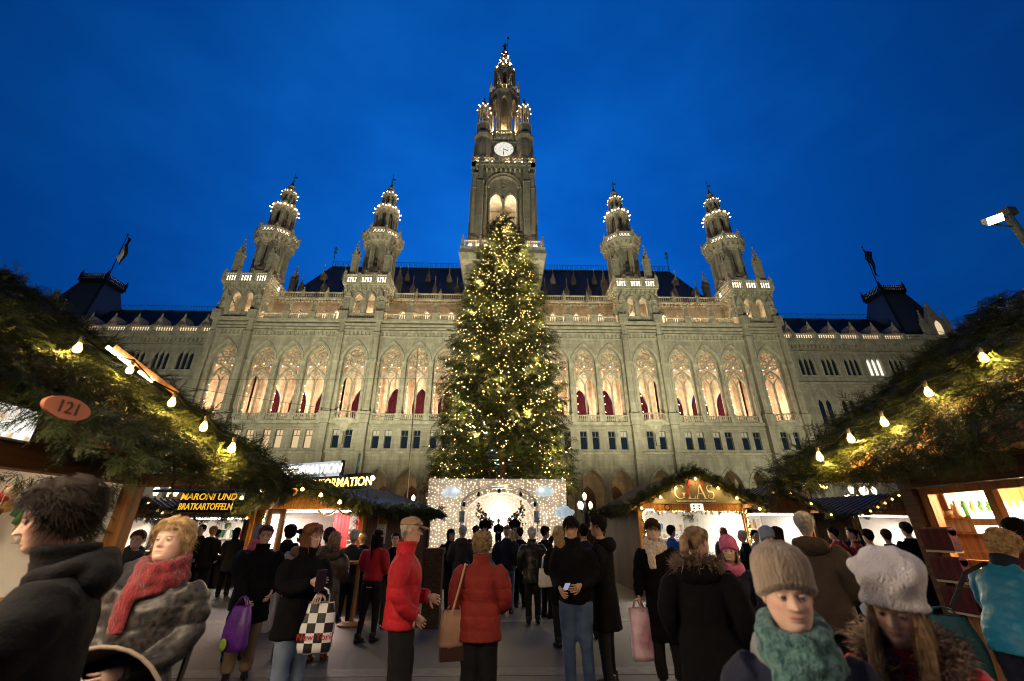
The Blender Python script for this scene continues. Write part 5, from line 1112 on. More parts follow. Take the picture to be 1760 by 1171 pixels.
# ---- smaller huts, built in their own frame: front at y = 0 facing -y
def hut(label, x, y, rz, w_, d, he, hr, ov=.45, oside=.35, roofm='metalroof', open_=(0.1, .95), inside=60, incol=(1, .9, .75), sill=.85, gable='gable'):
    r_ = thing('market_hut', label, 'market hut', (x, y, 0), rz, 'market huts on the square'); h = w_ / 2; hx = h + oside
    q = lambda nm, mb, m, smooth=False, kind=None: part(nm, mb, m, r_, smooth, kind=kind)
    sl = (hr - he) / hx
    for s in (-1, 1):
        rf = q('roof', MB().add([(s * hx, -ov, he), (0, -ov, hr), (0, d + .2, hr), (s * hx, d + .2, he), (s * hx, -ov, he - .05), (0, -ov, hr - .05), (0, d + .2, hr - .05), (s * hx, d + .2, he - .05)], [(0, 1, 2, 3), (4, 7, 6, 5), (0, 4, 5, 1), (3, 2, 6, 7), (0, 3, 7, 4)]), M[roofm])
        rb = MB(); n = int((d + .2 + ov) / .22)
        for i in range(n + 1): yy = -ov + .03 + i * (d + .14 + ov) / n; rb.beam((s * hx, yy, he + .015), (0, yy, hr + .015), .025, .03)
        part('roof_rib', rb, M[roofm], rf, kind='stuff')
        q('rake_board', MB().beam((s * hx, -ov - .02, he - .05), (0, -ov - .02, hr - .05), .03, .12), M['woodl'])
        q('post', MB().box(s * h - .06, s * h + .06, -.06, .06, 0, he + .1), M['woodl']); q('post', MB().box(s * h - .06, s * h + .06, d - .06, d + .06, 0, he + .1), M['woodh'])
        sd = MB(); n = int(d / .16)
        for i in range(n): yy = .065 + i * (d - .13) / n; sd.box(s * h - .015, s * h + .015, yy, yy + (d - .13) / n - .008, 0, he + sl * oside - .08)
        q('side_wall', sd, M['woodh'], kind='stuff')
        q('eave_beam', MB().box(s * h - .05, s * h + .05, -ov, -.062, he - .02, he + .08), M['woodl'])
    a, b = -h + open_[0] * w_, -h + open_[1] * w_
    fw = MB(); k = -h + .06
    for x0, x1, z0, z1 in ((-h + .06, h - .06, 0, sill), (-h + .06, a, sill, he), (b, h - .06, sill, he)):
        xx = x0
        while xx < x1 - .02: fw.box(xx, min(xx + .14, x1), -.015, .015, z0, z1 - .002); xx += .147
    q('front_wall', fw, M['woodh'], kind='stuff')
    q('counter', MB().box(a - .05, b + .05, -.32, .25, sill, sill + .05), M['woodl'])
    q('lintel', MB().box(-h + .062, h - .062, -.05, .05, he - .02, he + .12), M['woodl'])
    if gable: q('gable', MB().prism([(-h, he + .125), (h, he + .125), (0, hr - .12)], -.03, -.005), M['woodl'])
    q('inner_wall', MB().box(-h + .06, h - .06, d - .3, d - .27, 0, he + .1).box(-h + .03, -h + .05, .1, d - .3, 0, he).box(h - .05, h - .03, .1, d - .3, 0, he).box(-h, h, .1, d, he + .05, he + .08), M['hutwhite'])
    q('lamp', MB().tube([(a + .2, .35, he - .06), (b - .2, .35, he - .06)], .025, 6), M['tube'])
    if inside:
        T_ = r_.matrix_basis if False else Matrix.Translation((x, y, 0)) @ Matrix.Rotation(rz, 4, 'Z')
        p0, p1 = T_ @ Vector((0, .5, he - .1)), T_ @ Vector((0, 1.0, 0)); area('hut_and_fill_light', p0, p1, inside, incol, w_ * .7, .3).rotation_euler[2] += rz
        p0, p1 = T_ @ Vector((0, .15, he - .15)), T_ @ Vector((0, -3, 0.4)); area('hut_and_fill_light', p0, p1, inside * .35, incol, w_ * .6, .2)
    # shelves with goods against the back wall
    for zz in (1.0, 1.32, 1.64): q('shelf', MB().box(-h + .1, h - .1, d - .6, d - .31, zz, zz + .025), M['hutwhite'])
    return r_, (lambda *p: tuple(Matrix.Translation((x, y, 0)) @ Matrix.Rotation(rz, 4, 'Z') @ Vector(p)))
def hut_garland(label, W, w_, d, he, hr, ov, oside, n=260, side=0, sag=.12, down=.7, m=None):
    hx = w_ / 2 + oside; L_ = []
    for s in (-1, 1): L_.append(along(W(s * hx, -ov - .03, he), W(0, -ov - .03, hr), n, .07 + sag * .4, down, tuple(Vector(W(0, -1, 0)) - Vector(W(0, 0, 0))), .14, .26))
    for s in ((-1, 1) if side == 0 else (side,)): L_.append(along(W(s * hx, -ov, he), W(s * hx, d, he), int(n * d / 2.6), .07, .7, tuple((Vector(W(s, 0, 0)) - Vector(W(0, 0, 0)))), .16, .28))
    return garland_plane('fir_garland', label, *cat3(*L_), sprays=SP_LO, m=m)

# glass hut
GW, GD, GE, GR = 3.05, 4.6, 2.22, 3.17
hG, WG = hut('market hut with a ribbed metal roof and the large glass sign in its gable', 5.52, 12.9, 0, GW, GD, GE, GR, .4, .38, open_=(.04, .97), inside=330, sill=.9)
hut_garland('fir garland edging the gable and eaves of the glass hut', WG, GW, GD, GE + .03, GR + .03, .4, .38, 620, -1, .10, .0)
M['signgrey'] = mat('grey_gable_board', (.16, .155, .14), .6, .1, 4); M['signwhite'] = mat('white_letters', (.85, .85, .82), .5); M['signred'] = mat('red_brush', (.55, .05, .05), .6)
gs = solo('shop_sign', MB().prism([(-1.28, -.22), (1.28, -.22), (1.16, -.08), (.1, .50), (-.1, .50), (-1.16, -.08)], -.015, .015), M['signgrey'], 'grey gable sign with big white letters GLAS and red brush script', 'sign', (5.52, 12.47, 2.52))
def stroke(mb, pts, ws, y0=-.028, y1=-.017):
    for (p, wa), (q, wb) in zip(list(zip(pts, ws))[:-1], list(zip(pts, ws))[1:]):
        d = Vector((q[0] - p[0], q[1] - p[1])); n = Vector((-d.y, d.x)).normalized()
        mb.prism([(p[0] + n.x * wa, p[1] + n.y * wa), (p[0] - n.x * wa, p[1] - n.y * wa), (q[0] - n.x * wb, q[1] - n.y * wb), (q[0] + n.x * wb, q[1] + n.y * wb)], y0, y1)
def serif(ch):
    m = MB(); e = lambda a0, a1, rx, rz, cx, cz, n=14: [(cx + rx * math.cos(R(a0 + (a1 - a0) * i / n)), cz + rz * math.sin(R(a0 + (a1 - a0) * i / n))) for i in range(n + 1)]
    if ch == 'G': P_ = e(48, 320, .42, .48, .45, .5, 20); stroke(m, P_, [.012 + .045 * abs(math.cos(R(48 + 272 * i / 20))) ** 1.5 for i in range(21)]); m.prism([(.68, .06), (.80, .06), (.80, .40), (.68, .40)], -.028, -.017); m.prism([(.58, .38), (.90, .38), (.90, .42), (.58, .42)], -.03, -.019); m.prism([(.70, .75), (.77, .75), (.77, .95), (.74, .95)], -.028, -.017)
    if ch == 'L': m.prism([(.10, .03), (.22, .03), (.22, .97), (.10, .97)], -.028, -.017); m.prism([(0, .0), (.62, .0), (.62, .035), (0, .035)], -.03, -.019); m.prism([(0, .965), (.33, .965), (.33, 1.0), (0, 1.0)], -.03, -.019); m.prism([(.56, .03), (.62, .03), (.64, .24)], -.028, -.017)
    if ch == 'A': stroke(m, [(.10, .03), (.43, .98)], [.018, .018]); stroke(m, [(.43, 1.0), (.76, .03)], [.06, .06]); m.prism([(.2, .33), (.62, .33), (.62, .37), (.2, .37)], -.03, -.019); m.prism([(0, 0), (.22, 0), (.22, .035), (0, .035)], -.031, -.02); m.prism([(.60, 0), (.92, 0), (.92, .035), (.60, .035)], -.031, -.02)
    if ch == 'S': P_ = e(40, 265, .22, .24, .30, .74, 12) + e(85, -150, .25, .26, .30, .27, 14); stroke(m, P_, [.015 + .045 * math.exp(-((i - 12.5) / 5.5) ** 2) for i in range(len(P_))]); m.prism([(.46, .76), (.51, .76), (.52, .97), (.48, .95)], -.03, -.019); m.prism([(.06, .05), (.1, .03), (.1, .28), (.06, .28)], -.03, -.019)
    return m
lx = -.60
for ch, adv in (('G', .36), ('L', .235), ('A', .325), ('S', .24)):
    part('letter', MB().join(serif(ch), Matrix.Translation((lx, -.003, -.10)) @ Matrix.Diagonal((.36, 1, .38, 1))), M['signwhite'], gs); lx += adv
part('rule', MB().box(-.58, .56, -.027, -.017, -.142, -.132), M['signwhite'], gs)
lt = MB()
for k in range(52):
    if k % 8 != 5: lt.box(-.56 + k * .0213, -.547 + k * .0213, -.027, -.018, -.18, -.162 + .006 * (k % 3 == 0))
part('small_print', lt, M['signwhite'], gs, kind='stuff')
rb = MB(); stroke(rb, [(-.26, -.12), (-.2, .12), (-.12, .34)], [0.0165, 0.0143, 0.0066], -.04, -.031); stroke(rb, [(-.12, .34), (-.17, .05), (-.2, -.14)], [0.0055, 0.0187, 0.0110], -.043, -.034); stroke(rb, [(-.3, .12), (-.05, .2)], [0.0044, 0.0110], -.046, -.037); stroke(rb, [(.02, .02), (.06, .28), (.15, .35)], [0.0066, 0.0099, 0.0044], -.04, -.031); stroke(rb, [(.2, .06), (.3, .44)], [0.0066, 0.0110], -.04, -.031); stroke(rb, [(.14, .25), (.38, .32)], [0.0055, 0.0088], -.043, -.034)
part('brush_script', rb, M['signred'], gs, loc=(0, 0, .1))
light_string('light_string', 'string of warm bulbs under the gable of the glass hut', [WG(x, -.56, z) for x, z in ((-1.62, 2.20), (-1.05, 2.48), (-.58, 2.72), (0.02, 2.97), (.62, 2.72), (1.1, 2.46), (1.68, 2.18))], True, .8, 8)
fb = solo('name_board', MB().box(-1.2, 1.25, -.012, .012, -.09, .09), M['woodl'], 'wooden board with a lit white toy house below the glass sign', 'sign', (5.5, 12.52, 2.2)); part('lit_house', MB().prism([(-.16, -.085), (.2, -.085), (.2, .09), (.02, .13), (-.16, .09)], -.03, -.014), M['whiteglass'], fb)
for i in range(4): part('house_window', MB().box(-.09 + .15 * (i % 2), -.05 + .15 * (i % 2), -.034, -.031, -.05 + .07 * (i // 2), -.01 + .07 * (i // 2)), M['iron'], fb)
part('medallion', MB().tube(circ(-.82, 0, .075, -.02, 14), .012, 4, closed=True), M['iron'], fb)
e1 = along((4.0, 12.78, 2.12), (7.05, 12.78, 2.12), 160, .03, .4, (0, -.5, 0), .08, .13); e2 = along((7.0, 12.78, .95), (7.0, 12.78, 2.1), 60, .03, .4, (0, -.5, 0), .08, .13); e3 = along((4.05, 12.78, .95), (4.05, 12.78, 2.1), 60, .03, .4, (0, -.5, 0), .08, .13)
ga_ = garland_plane('fir_garland', 'thin lit garland framing the opening of the glass hut', *cat3(e1, e2, e3), sprays=SP_LO)
part('bulbs', balls([(4.0 + 3.05 * t, 12.72 + gg.normal(0, .02), 2.12 + gg.normal(0, .03)) for t in gg.random(90)] + [(7.0 + gg.normal(0, .02), 12.72, .95 + 1.15 * t) for t in gg.random(45)] + [(4.05 + gg.normal(0, .02), 12.72, .95 + 1.15 * t) for t in gg.random(45)], .013, M['garbulb']), None, ga_, kind='stuff')
for i in range(34):
    g = MB().lathe([[(.03, 0), (.045, .05), (.02, .1), (.03, .14)], [(.04, 0), (.06, .08), (.05, .16), (.02, .18)], [(.02, 0), (.02, .05), (.06, .12), (.06, .13)]][i % 3], 8)
    c = [('clear_glassware', (.7, .75, .75)), ('blue_glassware', (.08, .2, .5)), ('red_glassware', (.5, .06, .05)), ('amber_glassware', (.6, .35, .08))][int(gg.integers(0, 4))]
    kk = ['slim vase', 'round vase', 'goblet'][i % 3]; solo('glass_vessel', g, cm(*c, .1), f"{c[0].split('_')[0]} glass {kk} on a shelf in the glass hut", 'vase', WG(-1.3 + 2.6 * gg.random(), GD - .45, 1.03 + .32 * int(gg.integers(0, 3))), 0, f"{c[0].split('_')[0]} glass {kk}s in the glass hut", True)

# information hut, turned a little
IW, ID, IE, IR_ = 3.3, 3.4, 2.12, 2.78
IX, IY, IRZ = -4.86, 11.6, R(-18)
hI, WI = hut('market hut with a red curtain and the round number plate under the information sign', IX, IY, IRZ, IW, ID, IE, IR_, .35, .4, roofm='blueroof', open_=(.1, .97), inside=230, incol=(1, .76, .66), sill=.8)
hut_garland('bushy fir garland along the gable of the hut with the red curtain', WI, IW, ID, IE + .02, IR_ + .02, .35, .4, 1000, 1, .34, .8)
light_string('light_string', 'string of seven yellow bulbs on the gable of the red curtain hut', [WI(x, -.98, z - .14) for x, z in ((-1.72, 2.32), (-1.15, 2.5), (-.58, 2.66), (0.02, 2.78), (.58, 2.66), (1.12, 2.52), (1.66, 2.36))], True, .9, 18)
s = solo('number_sign', MB().prism([(.12 * math.cos(2 * PI * i / 24), .10 * math.sin(2 * PI * i / 24)) for i in range(24)], -.01, .01), mat('pale_wood_disc', (.5, .3, .16), .6), 'small round number plate 122 on the fir garland', 'sign', WI(.02, -.62, 2.48), IRZ)
text('lettering', '122', .085, bpy.data.materials['red_print'], s, (0, -.012, 0), ext=.002)
cu_ = mat('red_velvet_curtain', (.30, .012, .015), .8, .35, 3, stretch=(6, 6, .5)); 
for k, (xa, xb) in enumerate(((.25, .72), (.95, 1.5))):
    c_ = MB(); n = 16
    for zz in (1.0, 1.6, 2.05): c_.v += [(xa + (xb - xa) * i / n, .75 + .035 * math.sin(i * 1.6), zz) for i in range(n + 1)]
    for j in range(2):
        for i in range(n): c_.f.append((j * (n + 1) + i, j * (n + 1) + i + 1, (j + 1) * (n + 1) + i + 1, (j + 1) * (n + 1) + i)); c_.m.append(0)
    solo('curtain', c_, cu_, ['red velvet curtain hanging at the middle of the hut opening', 'red velvet curtain hanging at the right of the hut opening'][k], 'curtain', WI(0, 0, 0), IRZ, 'red curtains', True)
tin = MB(); 
for k in range(2): tin.tube([(.35 + .6 * k + .5 * i / 10, -.04, 2.06 - .1 * math.sin(PI * i / 10)) for i in range(11)], .03, 6)
solo('tinsel_swag', tin, mat('silver_tinsel', (.6, .55, .5), .3, .4, 30, .6, 60, metal=.6), 'silver tinsel looped above the red curtain', 'tinsel', WI(0, 0, 0), IRZ)
e1 = along(WI(-1.22, -.05, .85), WI(-1.22, -.05, 2.05), 90, .04, .4, (0, -.5, 0), .08, .14); e2 = along(WI(1.52, -.05, .85), WI(1.52, -.05, 2.05), 90, .04, .4, (0, -.5, 0), .08, .14)
ga_ = garland_plane('fir_garland', 'narrow lit garland down the sides of the red curtain hut opening', *cat3(e1, e2), sprays=SP_LO)
part('bulbs', balls([tuple(np.array(WI(-1.2, -.12, .85 + 1.15 * t)) + gg.normal(0, .02, 3)) for t in gg.random(50)], .012, M['garbulb']), None, ga_, kind='stuff')
for i, yy in enumerate((.5, 2.2)):
    p_ = solo('notice', MB().box(-.01, .01, -.21, .21, -.32, .32), mat('notice_paper', (.6, .58, .5), .6), ['paper notice on the side wall of the red curtain hut, nearer one', 'paper notice on the side wall of the red curtain hut, farther one'][i], 'notice', WI(IW / 2 + .03, yy + .3, 1.62), IRZ, 'paper notices on the hut wall')
    part('print', MB().box(.011, .013, -.19, .19, .14, .3), mat('notice_photo', (.4, .2, .05)) if i == 0 else bpy.data.materials['notice_photo'], p_)
    pr = MB()
    for k in range(6): pr.box(.011, .013, -.17, .15 - .03 * (k % 3), -.25 + k * .055, -.235 + k * .055)
    part('text_lines', pr, mat('notice_ink', (.12, .16, .25)) if i == 0 else bpy.data.materials['notice_ink'], p_, kind='stuff')
for i in range(18):
    c = int(gg.integers(0, 6)); g = MB().lathe([(.04, 0), (.05, .05), (.035, .15), (.015, .17)], 8); solo('gift', g, cm(*gcol[c]), f'{ghk[c]} trinket on a shelf in the red curtain hut', 'trinket', WI(-1.2 + 1.4 * gg.random(), ID - .45, 1.03 + .32 * int(gg.integers(0, 3))), 0, f'{ghk[c]} trinkets in the red curtain hut', True)
lb_ = thing('leaning_light_board', 'tall narrow lit display leaning at the left of the red curtain hut', 'display', (-4.35, 9.0, 0), R(10)); part('frame', MB().box(-.16, .16, -.04, .04, .1, 2.0), M['woodl'], lb_); part('tube', MB().box(-.06, .06, -.06, -.041, .95, 1.9), emit('display_tube', (1, .9, .8), 5), lb_); part('skirt', MB().box(-.3, .3, -.25, .2, 0, .92), mat('white_board_side', (.55, .5, .48), .6), lb_)
# information signs above the hut
M['neon'] = emit('yellow_neon', (1, .62, .10), 7, False)
sg1 = thing('information_sign', 'long white illuminated sign reading INFORMATION above the fir garland', 'sign', (-5.15, 12.25, 3.14), R(-24))
part('panel', MB().box(-1.25, .95, -.03, .03, -.185, .2), emit('white_acrylic', (.86, .92, 1), .62), sg1); text('lettering', 'INFORMATION', .33, emit('white_tube_letters', (1, .92, .72), 3.2, False), sg1, (-.12, -.05, 0), shear=.08, bold=.006)
part('end_cap', MB().box(.951, 1.0, -.05, .05, -.2, .21), M['iron'], sg1)
sg2 = thing('information_sign', 'black sign with yellow neon letters INFORMATION on the hut roof', 'sign', (-4.3, 12.05, 2.80), R(-26))
part('panel', MB().box(-.95, .98, -.03, .03, -.2, .2), mat('black_acrylic', (.012, .012, .014), .3), sg2); text('lettering', 'INFORMATION', .32, M['neon'], sg2, (.03, -.05, -.02), shear=.05, bold=.002)
part('pole', MB().tube([(.35, .12, -.5), (.42, .1, .75)], .035, 6), mat('green_pole', (.10, .16, .11), .6), sg2); 
sp_ = thing('small_spotlight', 'small glaring white spotlight at the end of the neon sign', 'lamp', (-3.28, 11.45, 2.78)); part('housing', MB().lathe([(.03, 0), (.06, .04), (.07, .12)], 10), M['iron'], sp_); part('lens', MB().ball((0, -.06, .06), .055, 10, 7), emit('spot_glare', (.85, .95, 1), 60, False), sp_, True); point('spot_light', (-3.28, 11.25, 2.8), 25, (.85, .95, 1), .05)
# chestnut stall sign and frame
cs_ = thing('chestnut_sign', 'brown board with yellow letters MARONI UND BRATKARTOFFELN', 'sign', (-5.76, 9.0, 2.12), 0)
part('board', MB().box(-.5, .5, -.02, .02, -.185, .2), mat('sign_brown', (.035, .014, .007), .6, .2, 4), cs_)
yl = mat('yellow_letters_glow', (.75, .42, .03), .5, .08); yb = yl.node_tree.nodes['Principled BSDF']; yb.inputs['Emission Color'].default_value = (1, .55, .04, 1); yb.inputs['Emission Strength'].default_value = .9  # painted letters with emission added for contrast, not lamps
text('lettering', 'MARONI UND', .17, yl, cs_, (.02, -.026, .095), shear=.15, bold=.002); text('lettering', 'BRATKARTOFFELN', .165, yl, cs_, (.0, -.026, -.085), shear=.1, bold=.002).scale = (.74, 1, 1)
for s in (-1, 1): part('hanger', MB().tube([(s * .42, 0, .2), (s * .42, 0, .52)], .012, 5), M['iron'], cs_)
fr_ = thing('chestnut_stall', 'dark timber chestnut stall frame with blue roof behind the left hut', 'market hut', (-7.9, 13.2, 0)); part('post', MB().box(-1.15, -1.03, -.06, .06, 0, 2.5), M['woodh'], fr_); part('post', MB().box(1.05, 1.17, -.06, .06, 0, 2.5), M['woodh'], fr_); part('beam', MB().box(-1.2, 1.2, -.68, -.56, 2.60, 2.72), M['woodh'], fr_); part('roof', MB().add([(-1.5, -.9, 2.55), (1.4, -.9, 2.55), (1.4, 2.2, 3.0), (-1.5, 2.2, 3.0), (-1.5, -.9, 2.62), (1.4, -.9, 2.62), (1.4, 2.2, 3.07), (-1.5, 2.2, 3.07)], [(3, 2, 1, 0), (4, 5, 6, 7), (0, 1, 5, 4), (1, 2, 6, 5), (3, 0, 4, 7)]), M['blueroof'], fr_)
hut_dim = dict(ov=.4, oside=.3)
e1 = along((-7.3, 8.98, 1.88), (-5.2, 8.98, 1.88), 130, .05, .5, (0, -.4, 0), .12, .22); garland_plane('fir_garland', 'dark fir garland along the lower edge of the chestnut sign', *e1, sprays=SP_LO)

# far rows of huts
def far_hut(label, glabel, x, y, rz, w_, d, he, hr, inside, col, roofm, nb=8, dark=False):
    h_, W_ = hut(label, x, y, rz, w_, d, he, hr, .4, .35, roofm=roofm, open_=(.06, .94), inside=inside, incol=col, sill=.85)
    hut_garland(glabel, W_, w_, d, he, hr, .4, .35, 150, 0)
    hx = w_ / 2 + .3; pts = [W_(hx * (2 * i / (nb - 1) - 1), -.5, he + (hr - he) * (1 - abs(2 * i / (nb - 1) - 1)) - .05) for i in range(nb)]
    light_string('light_string', 'string of small yellow bulbs on the ' + glabel.split(' of the ')[-1], pts, True, .8)
    for i in range(26):
        c = int(gg.integers(0, 6)); g = MB().box(-.07, .07, -.05, .05, 0, .12 + .1 * (i % 3)); solo('goods_box', g, cm(*gcol[c]), f'{ghk[c]} goods box on a shelf of the ' + glabel.split(' of the ')[-1], 'box', W_(-w_ / 2 + .2 + (w_ - .4) * gg.random(), d - .45, 1.03 + .32 * int(gg.integers(0, 3))), rz, f'{ghk[c]} boxes in the ' + glabel.split(' of the ')[-1])
far_hut('market hut with a dark blue metal roof just right of the glass hut', 'fir garland of the hut next to the glass hut', 9.0, 14.6, R(8), 2.6, 2.6, 2.15, 2.95, 95, (1, .93, .82), 'metalroof', 6)
far_hut('wide market hut with a low dark roof far right behind the bald man', 'fir garland of the wide hut at the far right', 14.4, 16.4, R(20), 4.2, 3.0, 2.15, 2.85, 150, (1, .90, .80), 'slate', 11)
far_hut('market hut with a dark roof and bright shelves beyond the chestnut sign', 'fir garland of the hut beyond the chestnut sign', -10.1, 16.0, R(-12), 3.4, 2.8, 2.05, 2.6, 120, (1, .88, .72), 'blueroof', 7)
far_hut('brightly lit market hut deep in the row at the far left', 'fir garland of the deep left hut', -13.9, 18.6, R(-25), 3.2, 2.6, 2.1, 2.8, 110, (1, .88, .72), 'slate', 6)
# crates and bins
solo('wicker_bin', MB().box(-.16, .16, -.16, .16, 0, 1.28).box(-.18, .18, -.18, .18, 1.2, 1.3), mat('dark_wicker', (.06, .035, .025), .8, .5, 12, .8, 60, stretch=(1, 1, 3)), 'tall dark wicker bin standing beside the red curtain hut', 'bin', (-1.25, 9.2, 0))
solo('high_table', MB().lathe([(.25, 0), (.25, .03), (.04, .06), (.04, 1.02), (.35, 1.03), (.35, 1.07)], 16), M['woodl'], 'round wooden high table in front of the red curtain hut', 'table', (-2.75, 9.4, 0))
# ------------------------------------------------------------------ people
def skin_mat(name, col):
    m, t, b = newmat(name); a = t.nodes.new('ShaderNodeVertexColor'); a.layer_name = 'tint'; mx = t.nodes.new('ShaderNodeMix'); mx.data_type = 'RGBA'; mx.blend_type = 'MULTIPLY'; mx.inputs[0].default_value = 1
    z = t.nodes.new('ShaderNodeTexNoise'); z.inputs['Scale'].default_value = 28; z.inputs['Detail'].default_value = 5; r = t.nodes.new('ShaderNodeValToRGB'); c = t.nodes.new('ShaderNodeTexCoord'); t.links.new(c.outputs['Object'], z.inputs['Vector'])
    r.color_ramp.elements[0].position = .3; r.color_ramp.elements[0].color = (*[x * k for x, k in zip(col, (.88, .82, .80))], 1); r.color_ramp.elements[1].position = .7; r.color_ramp.elements[1].color = (*[min(1, x * 1.08) for x in col], 1)
    t.links.new(z.outputs['Fac'], r.inputs[0]); t.links.new(r.outputs[0], mx.inputs[6]); t.links.new(a.outputs['Color'], mx.inputs[7]); t.links.new(mx.outputs[2], b.inputs['Base Color'])
    b.inputs['Roughness'].default_value = .52; b.inputs['Specular IOR Level'].default_value = .35; b.inputs['Subsurface Weight'].default_value = .12; b.inputs['Subsurface Radius'].default_value = (.012, .005, .003); b.inputs['Subsurface Scale'].default_value = 1
    bp = t.nodes.new('ShaderNodeBump'); bp.inputs['Strength'].default_value = .12; bp.inputs['Distance'].default_value = .004; z2 = t.nodes.new('ShaderNodeTexNoise'); z2.inputs['Scale'].default_value = 160; t.links.new(c.outputs['Object'], z2.inputs['Vector']); t.links.new(z2.outputs['Fac'], bp.inputs['Height']); t.links.new(bp.outputs[0], b.inputs['Normal'])
    return m
M['skin'] = skin_mat('skin_fair', (.60, .41, .34)); M['skin2'] = skin_mat('skin_warm', (.50, .31, .20)); M['skin3'] = skin_mat('skin_ruddy', (.54, .34, .27))
M['eyew'] = mat('eye_white', (.40, .37, .34), .15, .05); M['iris'] = mat('eye_iris', (.05, .06, .06), .1, .3, 60)
def hairm(n, c): return mat(n, c, .65, .35, 30, spec=.22 if max(c) > .05 else .06, island=.3)
HR = {k: hairm('hair_' + k, c) for k, c in dict(black=(.010, .008, .007), brown=(.035, .018, .010), auburn=(.16, .065, .025), blond=(.40, .27, .13), grey=(.34, .33, .32), dark=(.007, .0045, .0035), darkred=(.07, .018, .014), white=(.6, .6, .58), sand=(.24, .16, .085)).items()}
CL = {}
def cloth(n, c, rough=.85, bump=.3, bs=90, var=.18, spec=.2, sheen=0., sc_=6):
    if n not in CL: CL[n] = mat(n, c, rough, var, sc_, bump, bs, spec=spec, sheen=sheen)
    return CL[n]
black = cloth('black_wool', (.0055, .0055, .007), .95, spec=.1); navy = cloth('navy_cloth', (.012, .016, .034)); redp = cloth('red_nylon', (.40, .012, .022), .7, .3, 60, .16, .25); redd = cloth('brick_red_nylon', (.22, .022, .017), .7, .3, 60, .2, .25)
dkbrown = cloth('dark_brown_cloth', (.045, .032, .025)); greyc = cloth('charcoal_cloth', (.035, .037, .042)); jeans = cloth('blue_denim', (.06, .10, .19), .85, .3, 140, .35); jeansl = cloth('faded_denim', (.15, .20, .29), .85, .3, 140, .4, sc_=3); jblack = cloth('black_trousers', (.010, .010, .012)); beige = cloth('tan_trousers', (.21, .145, .085)); leather = cloth('black_leather', (.012, .011, .012), .35, .2, 25, .2, .5)
camo = mat('dark_mottled_nylon', (.006, .006, .008), .46, .4, 40, .10, 60, spec=.35, col2=(.030, .027, .027)); brnq = cloth('brown_down_nylon', (.045, .028, .022), .45, .12, 40, .15, .4); turq = cloth('turquoise_shell', (.012, .20, .36), .5, .15, 30, .15, .4); whitec = cloth('pale_grey_wool', (.42, .42, .45)); magenta = cloth('magenta_coat', (.22, .02, .13)); cream = cloth('cream_wool', (.55, .50, .42)); bluej = cloth('bright_blue_jacket', (.02, .10, .42), .5); lilac = cloth('lilac_fleece', (.25, .25, .42)); brownj = cloth('taupe_jacket', (.075, .058, .046)); pinkw = cloth('pink_wool', (.50, .12, .24)); rustb = cloth('oxblood_leather', (.10, .018, .02), .5)
knitg = mat('taupe_knit', (.24, .19, .15), .95, .25, 30, .6, 120, stretch=(1, 1, .35), sheen=.3); knitw = mat('white_knit', (.66, .64, .68), .95, .08, 40, .9, 150, stretch=(1, 1, .5), sheen=.3); knitr = mat('red_knit', (.17, .012, .017), .95, .4, 40, 1.0, 130, stretch=(1, 1, .4), sheen=.2)
tealk = mat('teal_knit', (.015, .11, .14), .95, .55, 38, 1.0, 110, col2=(.09, .19, .19), sheen=.1); purplek = cloth('dark_purple_knit', (.03, .014, .03), .95); furm = mat('coyote_fur', (.21, .15, .11), .8, .3, 20, island=.5); shoeb = cloth('black_shoe', (.012, .012, .012), .4); shoer = cloth('red_brown_boot', (.08, .018, .014), .45); capm = cloth('beige_cap', (.33, .23, .14), .85, .3, 120)
scarfb = mat('beige_scarf', (.50, .42, .35), .95, .3, 40, .6, 100, col2=(.62, .55, .5)); greyhood = cloth('grey_jersey', (.20, .21, .24), .95)

